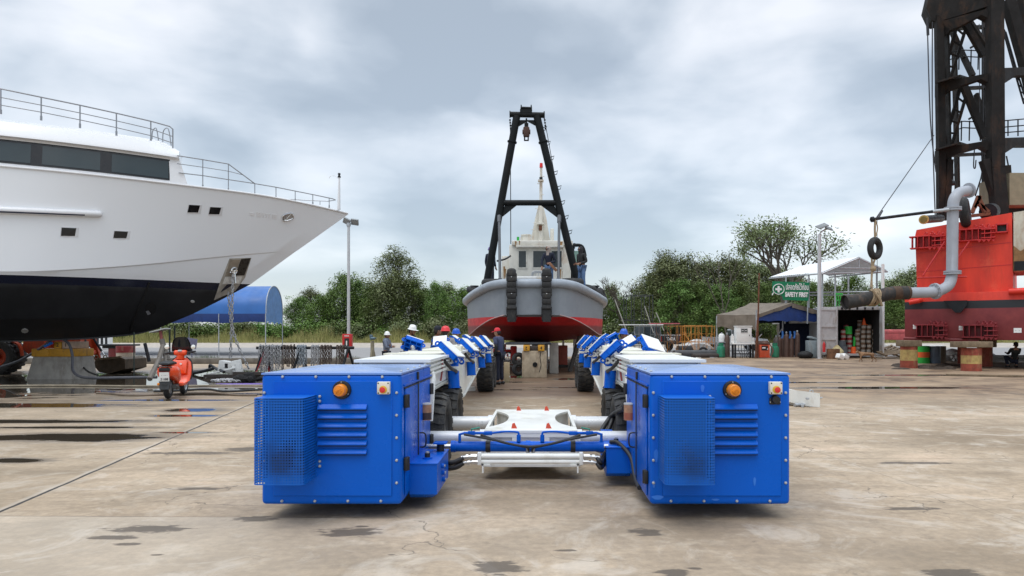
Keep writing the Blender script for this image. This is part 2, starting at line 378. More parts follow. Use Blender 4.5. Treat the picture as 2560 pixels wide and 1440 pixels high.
    # standing water
    wet = blobs([(-15.5, 22.5, 7, 6.2), (-12.4, 26.6, 3.3, 4.6), (-6.85, 14.3, .55, .36), (-6.5, 13.3, .6, .16), (-6.9, 10.5, 1.35, .42), (-6.3, 8.55, .42, .16), (-8.2, 18.0, 2.2, .38), (-8.6, 19.8, 2.4, .4), (-8.4, 21.8, 2.2, .55),
                 (9.8, 20.2, 2.4, .42), (8.4, 22.5, 1.4, .25), (-.9, 25.4, .9, .6), (.9, 24.2, .5, .5), (-.9, 19.5, 1.1, .14), (.6, 20.3, .9, .15), (-1, 22.6, 1.0, .25), (13.5, 26.5, 2.5, .35), (-11.2, 15.2, 2.6, .45), (-9.2, 12.4, 2.2, .25), (-7.6, 11.6, 1.2, .15), (-5.4, 11.0, .5, .1), (-8.4, 16.4, 1.6, .2)], 1.7, 1.9)
    wmask = t.step(wet, .02, .16); damp = t.step(wet, -.8, .1)
    c = t.mix(t.math('MULTIPLY', damp, .62), c, (.115, .088, .062), 'MIX')
    c = t.mix(t.math('MULTIPLY', wmask, .85), c, (.03, .025, .018))
    ro = t.mix(damp, t.ramp(nB, [(.3, .62), (.7, .9)]), .38); ro = t.mix(t.math('MULTIPLY', ctr, .6), ro, .3); ro = t.mix(wmask, ro, .02)
    t.bump(t.mix(wmask, t.math('ADD', nC, t.math('MULTIPLY', nB, .8)), .5), .22, .012)
    return t.set(c, ro)
gx = [-1500, -300, -80, -40, -20, -10, 0, 10, 20, 40, 80, 300, 1500]
gy = [(-60, 0), (-10, 0), (0, 0), (10, 0), (20, 0), (30, 0), (42, 0), (50, .08), (58, .22), (66, .42), (74, .58), (82, .66), (100, .7), (160, .7), (400, .7), (2500, .7)]
g = MB(); g.grid([[(x, y, z) for x in gx] for y, z in gy])
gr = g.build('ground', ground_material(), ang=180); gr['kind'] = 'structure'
def gz(y):
    for (a, za), (b, zb) in zip(gy, gy[1:]):
        if a <= y <= b: return za+(zb-za)*(y-a)/(b-a)
    return .7
# kerb along the gravel road behind the puddle
k = MB(); k.bx(-30, -5.0, 36.6, 37.1, 0, .30, 0, .04)
kb = k.build('kerb', M('wet_kerb_concrete', (.17, .15, .125), .6, var=.4, scale=3, bump=.2)); kb['kind'] = 'structure'

# ------------------------------------------------------------------ vegetation
def leaf_mat(name, a, b, c):
    t = NT(name); g = t.n('ShaderNodeNewGeometry'); oi = t.n('ShaderNodeObjectInfo')
    col = t.ramp(g.outputs['Random Per Island'], [(0, a), (.55, b), (1, c)])
    n = t.noise(t.coord('Object'), .55, 3); col = t.mix(t.ramp(n, [(.35, .0), (.65, .65)]), col, tuple(x*1.55 for x in b))
    hs = t.n('ShaderNodeHueSaturation'); t.l(col, hs.inputs['Color'])
    t.l(t.math('ADD', .478, t.math('MULTIPLY', oi.outputs['Random'], .035)), hs.inputs['Hue']); t.l(t.math('ADD', .75, t.math('MULTIPLY', oi.outputs['Random'], .5)), hs.inputs['Value'])
    t.b.inputs['Subsurface Weight'].default_value = 0
    return t.set(hs.outputs[0], .6, spec=.25)
LEAFA = leaf_mat('leaf_dark_green', (.070, .115, .030), (.10, .160, .042), (.16, .215, .060))
LEAFB = leaf_mat('leaf_grey_green', (.105, .130, .058), (.145, .172, .078), (.205, .23, .11))
LEAFC = leaf_mat('leaf_fresh_green', (.07, .135, .025), (.10, .19, .035), (.16, .25, .055))
BARK = M('bark', (.10, .085, .065), .9, var=.4, scale=6, bump=.3)
def leaves(m, c, r, n, size, R, flat=.75):
    for _ in range(n):
        p = Vector((R.gauss(0, .5), R.gauss(0, .5), R.gauss(0, .5)*flat)); 
        if p.length > 1.25: p *= 1.25/p.length
        p = c+p*r; s = size*R.uniform(.6, 1.35)
        u = Vector((R.gauss(0, 1), R.gauss(0, 1), R.gauss(0, .6))).normalized(); q = u.cross(Vector((R.gauss(0, .6), R.gauss(0, .6), 1))).normalized()
        m.add([p-u*s, p+q*s*.42, p+u*s, p-q*s*.42], [(0, 1, 2, 3)])
def limb(m, a, b, r0, r1, R, j=.06):
    L = (b-a).length; mid = [a.lerp(b, t)+Vector((R.gauss(0, j), R.gauss(0, j), R.gauss(0, j*.5)+.18*sin(pi*t)*.4))*L for t in (.33, .66)]
    m.tube([a]+mid+[b], [r0, r0*.75+r1*.25, r0*.4+r1*.6, r1], 6)
def make_tree(name, label, h, wd, seed, mat, nclump=26, per=230, lsize=.2, low=.12, airy=1.0, group=None, lean=0, cr=.19):
    R = random.Random(seed); root = thing(name, label, 'tree', group=group); tr, cw = MB(), MB()
    top = V(lean*h, 0, h*.62); limb(tr, V(0, 0, -.3), top, .018*h, .008*h, R, .03)
    for i in range(nclump):
        t = low+(1-low)*((i+.5)/nclump)**.85; a = i*2.4+R.uniform(-.6, .6)
        prof = sin(pi*min(1, .16+.84*t)**.9)**.62 if t < .999 else .2
        rad = wd*.5*prof*R.uniform(.35, 1.0)
        c = V(lean*h*t+rad*cos(a), rad*sin(a), h*(.06+.9*t)+R.uniform(-.04, .04)*h); r = h*cr*R.uniform(.6, 1.12)*(.72 if t > .8 else 1)
        limb(tr, V(lean*h*t*.62, 0, h*max(.10, min(.62, t*.62))), c, .0065*h, .0022*h, R)
        for _ in range(3):
            e = c+Vector((R.gauss(0, .5), R.gauss(0, .5), R.gauss(.2, .4)))*r; limb(tr, c, e, .0022*h, .0008*h, R)
            leaves(cw, e, r*.62, int(per*.34*airy), lsize, R)
        leaves(cw, c, r, int(per*.8*airy), lsize, R)
    tr.build('trunk', BARK, root); cw.build('crown', mat, root, ang=0, recalc=False); return root
# ------------------------------------------------------------------ self-propelled boat transporter
C0 = -.07; CR = -.09       # centre lines of the cross member and of the two rails
T = thing('boat_transporter', 'blue and white boat transporter with two engine cabinets, open towards the tug', 'boat transporter', (C0, 6.5, 0))
CW, CL, CH = .945, 1.31, .90
def rounded_profile(w, d, r, n=4):     # U-shaped plan of the guard: from the panel out, across and back
    pts = [(0, 0)]
    for k in range(n+1): a = pi+(pi/2)*k/n; pts.append((r+r*cos(a), -d+r+r*sin(a)))
    for k in range(n+1): a = 1.5*pi+(pi/2)*k/n; pts.append((w-r+r*cos(a), -d+r+r*sin(a)))
    return pts+[(w, 0)]
def sooty(c):            # guard paint smoked black where the exhaust blows through it
    t = NT('guard_paint'); p = t.coord('Object'); vm = t.n('ShaderNodeVectorMath', operation='DISTANCE'); t.l(p, vm.inputs[0]); vm.inputs[1].default_value = c
    d = t.math('ADD', vm.outputs['Value'], t.math('MULTIPLY', t.math('SUBTRACT', t.noise(p, 9, 5), .5), .26)); return t.set(t.mix(t.math('ADD', .42, t.math('MULTIPLY', t.step(d, .02, .19), .58)), (.006, .012, .03), (.002, .11, .50)), .4, spec=.3)
LOUVRE_SHADE = M('louvre_shade', (.004, .006, .02), .8)  # colour of the painted shadow under the louvres
def cabinet(x0, inner):                # inner = +1 when the doors face +x
    o = V(x0, 4.85, .352); X = lambda x, y, z: o+V(x, y, z)
    m = MB(); m.box(o+V(CW/2, CL/2, CH/2-.01), (CW, CL, CH-.02), 0, None, .028, 3)
    for k in range(9): m.box(o+V(.1+.09*((k*37) % 9), -.001, .05), (.0, .0, .0), 0) if False else None
    cab = m.build('engine_cabinet', [BLUE], T, True)
    # roof: four cross-broken panels
    r = MB(); z = CH-.012
    e = [(.0, .0), (CW, 0), (CW, CL), (0, CL)]
    ring = [X(a, b, z) for a, b in e]; i1 = [X(a+(.05 if a == 0 else -.05), b+(.05 if b == 0 else -.05), z+.006) for a, b in e]; top = X(CW*.5, CL*.52, z+.030)
    vs = ring+i1+[top]; fs = [(k, (k+1) % 4, 4+(k+1) % 4, 4+k) for k in range(4)]+[(4+k, 4+(k+1) % 4, 8) for k in range(4)]
    vs += [X(a, b, z-.012) for a, b in e]; fs += [(9+k, 9+(k+1) % 4, (k+1) % 4, k) for k in range(4)]
    r.add(vs, fs); r.build('roof_panel', ROOFB, cab, True, ang=2)
    p = MB(); p.box(o+V(.482, -.004, CH*.5-.002), (.80, .012, .775), 0, None, .004, 1)
    p.build('front_panel', [BLUE], cab, True)
    if inner < 0:
        for a, c, w_, h_ in ((.70, .16, .018, .06), (.35, .785, .025, .05), (.04, .33, .03, .09), (.025, .14, .02, .05), (.05, .05, .08, .03), (.44, .035, .05, .015)):
            pts = [X(a+w_*cos(q)*.5*(1+.2*sin(3*q)), -.0116 if .09 < a < .88 and .06 < c < .83 else -.0012, c+h_*sin(q)*.5) for q in [2*pi*k/12 for k in range(12)]]
            tu = MB(); tu.poly(pts, V(0, -.0008, 0)); tu.build('paint_patch', BLUE2, cab, True, ang=0)
    # louvres
    for k in range(6):
        z = .35+k*.0597
        l = MB(); a, b = .383, .722
        pr = [(-.010, .030), (-.016, .030), (-.040, .004), (-.040, -.003), (-.034, -.003), (-.012, .026)]
        rows = [[X(x, y, z+q) for y, q in pr] for x in (a+.006, a+.02, b-.02, b-.006)]
        l.grid(rows, 0, True); l.add(rows[0], [tuple(range(6))]); l.add(rows[-1], [tuple(range(6))])
        l.bx(o.x+a+.008, o.x+b-.008, o.y-.036, o.y-.0105, o.z+z-.0105, o.z+z-.0035, 1); l.build('louvre', [BLUE, LOUVRE_SHADE], cab, True)  # dark strip painted in as the shadow at the louvre's open underside
    # bolts (one mesh, copied)
    bm = MB(); bm.lathe([(0, .011), (.006, .0105), (.0095, .007), (.0105, 0)], ax='y', n=10)
    spots = [(.145+.2235*k, .862) for k in range(4)]+[(.14+.222*k, .026) for k in range(4)]+[(.912, .755-.1517*k) for k in range(5)]+[(.022, .755-.1517*k) for k in range(5)]
    b0 = bm.build('bolt', GALV, cab); b0.location = X(spots[0][0], 0, spots[0][1])-V(C0, 6.5, 0)
    for a, c in spots[1:]: dup(b0, cab, X(a, -.0, c)-V(C0, 6.5, 0))
    for k in range(5):                # roof bolts along the inner long edge
        c = dup(b0, cab, X(CW-.025 if inner > 0 else .025, .12+k*.26, CH-.008)-V(C0, 6.5, 0)); c.rotation_euler = (-pi/2, 0, 0)
    # beacon
    bc = MB(); c = X(.548, -.010, .775)
    bc.lathe([(0, .0), (.0, .022), (.058, .022), (.062, .016), (.063, 0)], c, 'y', 28, 0)
    for q in range(3): a = pi/2+q*2*pi/3; bc.ball(c+V(.053*cos(a), -.023, .053*sin(a)), .005, 6, 2)
    bc.lathe([(.043, .02), (.042, .045), (.039, .075), (.035, .085), (.0, .088)], c, 'y', 26, 1)
    bc.box(c+V(0, -.090, 0), (.036, .008, .036), 1, Matrix.Rotation(radians(40), 3, 'Y'), .003)
    for q in (-.009, 0, .009): bc.box(c+V(q, -.095, q*.2), (.003, .006, .03), 1, Matrix.Rotation(radians(40), 3, 'Y'))
    bc.build('beacon_lamp', [BLACK, AMBER, GALV], cab, True)
    # emergency stop
    sb = MB(); c = X(.833, -.01, .790)
    sb.box(c+V(0, -.022, 0), (.083, .044, .083), 0, None, .005); 
    for a in (-1, 1):
        for b in (-1, 1): sb.cyl(c+V(a*.033, -.043, b*.033), c+V(a*.033, -.0455, b*.033), .005, n=8, mi=3)
    sb.lathe([(.026, .04), (.026, .047), (.014, .05)], c+V(0, 0, -.01), 'y', 20, 1)
    sb.lathe([(.012, .05), (.012, .062), (.019, .064), (.019, .073), (.0, .077)], c+V(0, 0, -.01), 'y', 20, 2)
    sb.build('stop_button', [M('ivory_plastic', (.74, .71, .60), .5, var=.06), M('yellow_plastic', (.75, .50, .04), .45), M('red_plastic', (.70, .03, .03), .4), BLACK], cab, True)
    if inner < 0:
        sk = MB(); c = X(.835, -.01, .712); sk.cyl(c, c+V(0, -.035, 0), .03, .024, 14); sk.box(c+V(0, -.006, -.012), (.075, .012, .045), 0, None, .004); sk.cyl(c+V(0, -.01, .03), c+V(0, -.012, .05), .012, n=8)
        for a in (-1, 1): sk.ball(c+V(.034*a, -.013, -.018), .005, 6, 1)
        sk.build('power_socket', [BLACK, GALV], cab, True)
    # perforated exhaust guard
    gw, gd, g0, g1 = .325, .27, .195, .735; gx = .052; r = .035
    pr = rounded_profile(gw, gd, r, 4); pl = [Vector((a, b, 0)) for a, b in pr]
    def walk(step):
        outp, acc = [], 0
        for a, b in zip(pl, pl[1:]):
            L = (b-a).length; s = (step-acc) % step if acc else 0
            d = s
            while d <= L+1e-6: outp.append((a.lerp(b, min(d/L, 1)), (b-a).normalized())); d += step
            acc = (acc+L) % step
        return outp
    gm = MB(); hw = .0044; ps_ = .0178
    for z in [g0+k*ps_ for k in range(int((g1-g0)/ps_)+1)]:
        for a, b in zip(pl, pl[1:]): gm.add([X(gx+a.x, a.y-.01, z-hw), X(gx+b.x, b.y-.01, z-hw), X(gx+b.x, b.y-.01, z+hw), X(gx+a.x, a.y-.01, z+hw)], [(0, 1, 2, 3)])
    for p, d in walk(ps_):
        a = p-d*hw; b = p+d*hw; q = d.cross(V(0, 0, 1))*-.0006
        gm.add([X(gx+v.x+q.x, v.y-.01+q.y, zz_) for v, zz_ in ((a, g0), (b, g0), (b, g1), (a, g1))], [(0, 1, 2, 3)])
    lid = [X(gx+p.x, p.y-.01, g1+.004) for p in pl]; gm.poly(lid, V(0, 0, .003))
    for z in (g0+.085, g1-.02):
        gm.bx(*[q for s_ in ((o.x+gx+gw, o.x+gx+gw+.028), (o.y-.016, o.y-.012), (o.z+z-.022, o.z+z+.022)) for q in s_])
        for dz in (-.016, .016): bm2 = dup(b0, cab, X(gx+gw+.022, -.014, z+dz)-V(C0, 6.5, 0))
    gm.build('exhaust_guard', sooty(X(.235, -.25, .335)-V(C0, 6.5, 0)), cab, True, ang=0, recalc=False)
    bp_ = MB(); bp_.bx(*[q for s_ in ((o.x+gx+.012, o.x+gx+gw-.012), (o.y-.020, o.y-.0105), (o.z+g0+.01, o.z+g1-.01)) for q in s_]); bp_.build('guard_shade_sheet', M('guard_shade_blue', (.004, .02, .10), .8, var=.4, scale=12), cab, True)  # dark sheet added; its colour gives the shade inside the guard
    ex = MB(); ex.cyl(X(.20, .0, .40), X(.20, -.14, .40), .05, n=16); ex.tube(arc([X(.20, -.13, .40), X(.22, -.19, .37), X(.26, -.20, .28)], 5), .038, 12); ex.bx(*[q for s_ in ((o.x+.1, o.x+.33), (o.y-.1, o.y-.012), (o.z+.24, o.z+.33)) for q in s_])
    ex.build('exhaust_pipe', M('sooty_steel', (.012, .012, .014), .7, var=.3), cab, True)
    # side: doors, hinges, rain strip, seal, handle
    xs = CW if inner > 0 else 0; sg = inner
    def sx(d): return (o.x+xs+sg*d)
    dr = MB()
    for a, b in ((.10, .60), (.63, 1.21)): dr.bx(sx(.0015), sx(.010), o.y+a, o.y+b, o.z+.04, o.z+CH-.125, 0, .004)
    dr.beam((sx(.008), o.y+.06, o.z+.80), (sx(.008), o.y+CL-.03, o.z+.80), .014, .012); dr.build('side_door', [BLUE], cab, True)
    se = MB(); se.bx(sx(.0), sx(.016), o.y+.604, o.y+.626, o.z+.06, o.z+.865, 0, .003); se.bx(sx(.003), sx(.012), o.y+.08, o.y+CL-.02, o.z+.777, o.z+.784); se.build('door_seal', BLACK, cab, True)
    for a in (.10, 1.22):
        for z in (.17 if inner < 0 else .26, .69):
            h = MB(); h.bx(sx(.001), sx(.030), o.y+a-.035, o.y+a+.035, o.z+z-.045, o.z+z+.045, 0, .006); h.cyl((sx(.026), o.y+a, o.z+z-.045), (sx(.026), o.y+a, o.z+z+.045), .012, n=10); h.build('hinge', BLACK, cab, True)
    h = MB(); h.tube(arc([(sx(.0), o.y+.70, o.z+.28), (sx(.05), o.y+.70, o.z+.29), (sx(.05), o.y+.70, o.z+.38), (sx(.0), o.y+.70, o.z+.39)], 5), .006, 8); h.build('door_handle', BLACK, cab, True)
    # paint tin label glued at the door (printed picture plate)
    lb = MB(); cy = o.y+.86; lb.tube([(sx(.03), cy, o.z+.47), (sx(.03), cy, o.z+.60)], .045, 14, 0); lb.tube([(sx(.03), cy, o.z+.475), (sx(.03), cy, o.z+.53)], .0457, 14, 1, caps=False); lb.tube([(sx(.03), cy, o.z+.592), (sx(.03), cy, o.z+.604)], .047, 14, 2)
    lb.build('filter_can', [M('tan_label', (.45, .24, .14), .5, var=.4, scale=20), M('dark_label', (.05, .03, .03), .5) if inner > 0 else M('red_label', (.32, .10, .06), .5), LGREY], cab, True)
    # outer side hinge
    xo = o.x+(0 if inner > 0 else CW); h = MB()
    for z in (.17, .70): h.bx(xo-.012, xo+.012, o.y+.06, o.y+.12, o.z+z-.045, o.z+z+.045, 0, .005)
    h.build('hinge', BLACK, cab, True)
    cab.scale = (1.2, 1.2, 1.2); cab.location = V(C0, 6.5, -1.5)*.2      # full size: 1.13 m wide, hung 12 cm above the concrete
    return cab
ROOFB = M('blue_roof_sky_sheen', (.03, .20, .66), .22, var=.1, scale=2, coat=1.0); ROOFB.node_tree.nodes['Principled BSDF'].inputs['Coat Roughness'].default_value = .3; ROOFB.node_tree.nodes['Principled BSDF'].inputs['Coat IOR'].default_value = 2.2  # cabinet blue made lighter: sky sheen put into the roof colour
cabinet(-1.870, 1); cabinet(.750, -1)

# hydraulic tanks
def tank(x0, x1, y0, y1, zt, zb, side):
    m = MB(); cut = 0
    xi, xo_ = (x1, x0) if side > 0 else (x0, x1)
    pr = [(xo_, zt), (xi, zt), (xi, zb+.03), (xo_, zb+.03)]
    m.add([(x0, y0, zb+.03), (x1, y0, zb+.03), (x1, y1, zb+.03), (x0, y1, zb+.03), (x0, y0+.04, zb), (xi-side*.04 if side > 0 else x1, y0+.04, zb), (xi-side*.04 if side > 0 else x1, y1, zb), (x0 if side > 0 else x0+.04, y1, zb)], [(0, 1, 5, 4), (1, 2, 6, 5), (2, 3, 7, 6), (3, 0, 4, 7), (4, 5, 6, 7)])
    m.poly([(a, y0, b) for a, b in pr], V(0, y1-y0, 0))
    m.bx(x0-.006, x1+.006, y0-.008, y1+.008, zt+.001, zt+.009, 0, .002)
    t = m.build('hydraulic_tank', [BLUE], T, True)
    c = MB(); cy = y0+.3*(y1-y0); cx_ = (x0+x1)/2
    c.cyl((cx_, cy, zt+.009), (cx_, cy, zt+.02), .036, n=16, mi=1); c.cyl((cx_, cy, zt+.02), (cx_, cy, zt+.05), .020, n=14); c.cyl((cx_, cy, zt+.05), (cx_, cy, zt+.062), .014, n=10, mi=2)
    c.build('filler_cap', [BLACK, BLUE, GALV], t, True); c = MB()
    c.cyl((cx_+.05*side, y1-.1, zt+.009), (cx_+.05*side, y1-.1, zt+.07), .03, n=14); c.bx(cx_, cx_+.1*side, y1-.16, y1-.04, zt+.07, zt+.08, 1)
    c.build('return_filter', [BLACK, BLUE, GALV], t, True)
    for k in range(3):
        b = MB(); xx = x1 if side > 0 else x0
        b.cyl((xx, y0+.22+.03*k, zt-.05-.055*k), (xx+side*.022, y0+.22+.03*k, zt-.05-.055*k), .018, n=12); b.cyl((xx+side*.022, y0+.22+.03*k, zt-.05-.055*k), (xx+side*.03, y0+.22+.03*k, zt-.05-.055*k), .009, n=8, mi=1)
        b.build('drain_plug', [BLUE, GALV], t, True)
    t.scale = (1.2, 1.2, 1.2); t.location = V(C0, 6.5, -1.5)*.2
    return t
tank(-.918, -.722, 5.11, 5.74, .577, .335, 1); tank(.553, .750, 5.885, 6.48, .571, .335, -1)

# cross frame
cf = MB(); zt, zb = .655, .335
def waist(y): u = abs(y-7.22)/.9; return .41-.235*sqrt(max(0, 1-u*u))*.9 if u < 1 else .41
ys = [6.33+1.77*k/24 for k in range(25)]
def halfw(y):
    if y < 6.55 or y > 7.95: return .41
    u = (y-7.25)/.70; return .41-.175*(1-abs(u)**2.6)
top = [(C0-halfw(y), y, zt) for y in ys]+[(C0+halfw(y), y, zt) for y in reversed(ys)]
cf.poly(top, V(0, 0, -.022))
cf.poly([(a, b, zb+.02) for a, b, c in top], V(0, 0, -.02))
wl = [(C0-halfw(y)+.03, y) for y in ys]; wr = [(C0+halfw(y)-.03, y) for y in ys]
for sd_ in (wl, wr): cf.grid([[(a, b, zb+.02) for a, b in sd_], [(a, b, zt-.022) for a, b in sd_]])
for y in (6.36, 8.06): cf.bx(C0-.40, C0+.40, y, y+.03, zb+.021, zt-.023)
for x0, x1 in ((-.41, -.385), (-.165, -.12), (.12, .165), (.385, .41)): cf.bx(C0+x0, C0+x1, 6.335, 6.358, zb+.022, zt-.024)
cf.bx(C0-.41, C0+.41, 6.334, 6.357, zt-.06, zt-.0225); cf.bx(C0-.41, C0+.41, 6.333, 6.356, zb, zb+.045)
for s_ in (-1, 1): cf.bx(C0+s_*.385, C0+s_*.412, 6.5, 8.0, zt-.03, zt-.001); cf.bx(C0+s_*.385, C0+s_*.412, 6.5, 8.0, zb, zb+.05)
for s_ in (-1, 1): cf.bx(C0+s_*.40, C0+s_*.44, 6.35, 6.62, zb, zt-.03, 0, .006); cf.bx(C0+s_*.40, C0+s_*.43, 7.30, 7.66, zb+.1, zt-.03, 0, .006)
CROSS = []; cross = cf.build('cross_frame', [WHITE], T, True); CROSS.append(cross)
for s_ in (-1, 1):
    for y, x in ((6.47, .155), (7.98, .155)):
        e = MB(); c = V(C0+s_*x, y, zt); CROSS.append(e); e.poly([c+V(-.022, 0, 0), c+V(.03, 0, 0), c+V(.006, 0, .05), c+V(-.014, 0, .042)], V(0, .018, 0)); CROSS[-1] = e.build('lifting_eye', M('orange_eye_paint', (.62, .07, .03), .5), cross, True)
for y in (6.45, 7.50):
    for s_ in (-1, 1):
        t_ = MB(); t_.cyl((C0+s_*.40, y, .575), (C0+s_*1.35, y, .575), .072 if y > 7 else .06, n=28); t_.cyl((C0+s_*.40, y, .575), (C0+s_*.455, y, .575), .085 if y > 7 else .075, n=28); CROSS.append(None); CROSS[-1] = t_.build('slide_tube', M('silver_white_tube', (.70, .71, .72), .32, .15, var=.08), T, True)
hy = MB(); Yh, Zh = 6.12, .548
hy.cyl((C0-.655, Yh, Zh), (C0+.62, Yh, Zh), .044, n=22); 
for x in (-.655, -.36, -.02, .36, .60): hy.cyl((C0+x-.02, Yh, Zh), (C0+x+.02, Yh, Zh), .050, n=22, mi=2 if abs(x) == .36 else 0)
hy.cyl((C0-.655, Yh, Zh), (C0-.90, Yh, Zh), .022, n=14, mi=1); hy.cyl((C0+.60, Yh, Zh), (C0+.66, Yh, Zh), .022, n=14, mi=1)
for s_ in (-1, 1):
    hy.tube([(C0+s_*.60, Yh-.02, Zh+.04), (C0+s_*.60, Yh-.02, Zh+.105), (C0+s_*.56, Yh-.02, Zh+.115), (C0+s_*.34, Yh-.02, Zh+.115)], .013, 8); hy.box((C0+s_*.50, Yh-.02, Zh+.115), (.06, .04, .035), 0, None, .004); hy.box((C0+s_*.36, Yh-.02, Zh+.115), (.07, .035, .03), 0, None, .004)
    hy.tube(arc([(C0+s_*.33, Yh-.02, Zh+.115), (C0+s_*.22, Yh-.02, Zh+.128), (C0+s_*.12, Yh-.02, Zh+.125), (C0+s_*.10, Yh-.02, Zh+.11), (C0+s_*.10, Yh-.02, Zh+.05)], 4), .009, 8); hy.cyl((C0+s_*.10, Yh-.02, Zh+.045), (C0+s_*.10, Yh-.02, Zh+.10), .018, n=10)
    hy.tube([(C0+s_*.50, Yh-.03, Zh+.13), (C0+s_*.50, Yh-.03, Zh+.15), (C0+s_*.43, Yh-.04, Zh+.165)], .006, 6, 3)
hyd = None; CROSS.append(hyd); CROSS[-1] = hy.build('hydraulic_cylinder', [BLUE, STEEL, BLACK, M('green_valve_lever', (.02, .30, .2), .4)], T, True)
rk = MB(); Yr = 5.95
for z, r in ((.492, .020), (.448, .020)): rk.cyl((C0-.42, Yr, z), (C0+.42, Yr, z), r, n=16)
rk.bx(C0-.43, C0+.43, Yr+.02, Yr+.03, .425, .515)
for s_ in (-1, 1):
    rk.bx(C0+s_*.405, C0+s_*.435, Yr-.03, Yr+.035, .425, .525, 0, .003); rk.bx(C0+s_*.385, C0+s_*.397, Yr-.03, Yr+.035, .36, .43); rk.bx(C0+s_*.33, C0+s_*.397, Yr-.03, Yr+.035, .42, .43)
    for z in (.492, .448):
        x = .44 if z > .47 else .43; rk.cyl((C0+s_*x, Yr-.01, z), (C0+s_*(x+.05), Yr-.01, z), .022, n=6, mi=1); rk.cyl((C0+s_*(x+.05), Yr-.01, z), (C0+s_*(x+.13), Yr-.01, z-.008), .014, n=10, mi=1); rk.cyl((C0+s_*(x+.07), Yr-.01, z-.003), (C0+s_*(x+.09), Yr-.01, z-.004), .022, n=6, mi=1)
CROSS.append(rk.build('pipe_rack', [WHITE, STEEL, BLACK], T, True))
hs = MB()
for s_ in (-1, 1):
    hs.tube(arc([(C0+s_*.02, Yh-.06, Zh-.04), (C0+s_*.022, Yh-.08, Zh+.0), (C0+s_*.08, Yh-.08, Zh+.015), (C0+s_*.25, Yh-.07, Zh+.05), (C0+s_*.42, Yh-.05, Zh+.105)], 5), .011, 8)
    hs.tube(arc([(C0-s_*.03, Yh-.09, Zh+.01), (C0+s_*.12, Yh-.09, Zh+.025), (C0+s_*.33, Yh-.07, Zh+.07), (C0+s_*.56, Yh-.06, Zh+.11)], 5), .010, 8)
    hs.cyl((C0+s_*.025, Yh-.06, .50), (C0+s_*.025, Yh-.07, Zh), .014, n=10, mi=1)
    for z in (.492, .448):
        hs.tube(arc([(C0+s_*.55, Yr-.01, z-.01), (C0+s_*(.64 if s_ < 0 else .58), Yr-.02, z-.045), (C0+s_*(.74 if s_ < 0 else .61), Yr+(.0 if s_ < 0 else .12), z-.03), (C0+s_*(.86 if s_ < 0 else .645), Yr+(.1 if s_ < 0 else .22), z+.0)], 5), .018, 10)
        hs.tube(arc([(C0+s_*.55, Yr+.03, z-.01), (C0+s_*(.62 if s_ < 0 else .58), Yr+.05, z-.06), (C0+s_*(.76 if s_ < 0 else .61), Yr+(.06 if s_ < 0 else .15), z-.07), (C0+s_*(.87 if s_ < 0 else .645), Yr+(.1 if s_ < 0 else .25), z-.03)], 5), .016, 10)
CROSS.append(hs.build('hydraulic_hose', [HOSE, STEEL], T, True)); hs = MB()
hs.tube(arc([(.56, 6.55, .60), (.60, 6.6, .66), (.68, 6.62, .76), (.735, 6.2, .86)], 6), .022, 10); hs.tube(arc([(.62, 6.55, .60), (.66, 6.6, .68), (.71, 6.62, .78), (.742, 6.2, .90)], 6), .022, 10)
hs.tube(arc([(.60, 6.02, .60), (.66, 5.95, .60), (.735, 5.75, .52), (.742, 5.55, .40), (.742, 5.3, .37)], 6), .018, 10); hs.tube(arc([(.45, 6.14, .54), (.52, 6.2, .50), (.60, 6.5, .46)], 5), .02, 8)
hq = hs.build('hydraulic_hose', [HOSE, STEEL], T, True); hq.scale = (1.2, 1.2, 1.2); hq.location = V(C0, 6.5, -1.5)*.2
for ob in CROSS:            # the whole cross member is a size larger and sits a little further back
    q = Matrix.Translation(V(-.012, 1.224, -.17)) @ Matrix.Translation(V(0, .7, -6.5*0+.5)) @ Matrix.Diagonal((1.17, 1.17, 1.17, 1)) @ Matrix.Translation(V(0, -.7, -.5))
    ob.data.transform(q)

# rails: (side, outward offset u, distance d, z)
def R_(s, u, d, z): return V(CR+s*(.95+.017*d+u), d, z)
def wheel_proto():
    R0, r0, wd = .465, .27, .42
    prof = [(.255, -.15), (.29, -.185), (.36, -.205), (.42, -.205), (.445, -.19), (.452, -.14), (.455, 0)]
    prof = prof+[(a, -b) for a, b in reversed(prof[:-1])]
    t = MB(); t.lathe(prof, ax='x', n=40)
    n = 22                                   # chevron lugs
    for s in (-1, 1):
        for k in range(n):
            a0 = 2*pi*(k+(.5 if s > 0 else 0))/n
            pts = [(0.0, a0+.10), (.095, a0+.02), (.15, a0+.05), (.21, a0+.04)]
            for (x0, q0), (x1, q1) in zip(pts, pts[1:]):
                dq = .088; vs = []
                for x, q, rr in ((x0, q0, 1), (x1, q1, 1)):
                    ro = .479 if x < .16 else (.474 if x < .2 else .445)
                    for (qq, r) in ((q-dq, .44), (q+dq, .44), (q+dq*.86, ro), (q-dq*.86, ro)): vs.append((s*x, r*cos(qq), r*sin(qq)))
                t.add(vs, [(0, 1, 2, 3), (7, 6, 5, 4), (0, 4, 5, 1), (1, 5, 6, 2), (2, 6, 7, 3), (3, 7, 4, 0)])
    rm = MB()
    for s in (-1, 1):
        rm.lathe([(.27, s*.165), (.255, s*.17), (.24, s*.12), (.20, s*.09), (.10, s*.085), (.0, s*.085)], ax='x', n=28)
        rm.lathe([(.09, s*.08), (.085, s*.15), (.07, s*.165), (0, s*.168)], ax='x', n=18)
        for k in range(8): a = 2*pi*k/8; rm.cyl((s*.085, .145*cos(a), .145*sin(a)), (s*.11, .145*cos(a), .145*sin(a)), .016, n=6, mi=1)
    return t, rm
t, rm = wheel_proto(); first = None
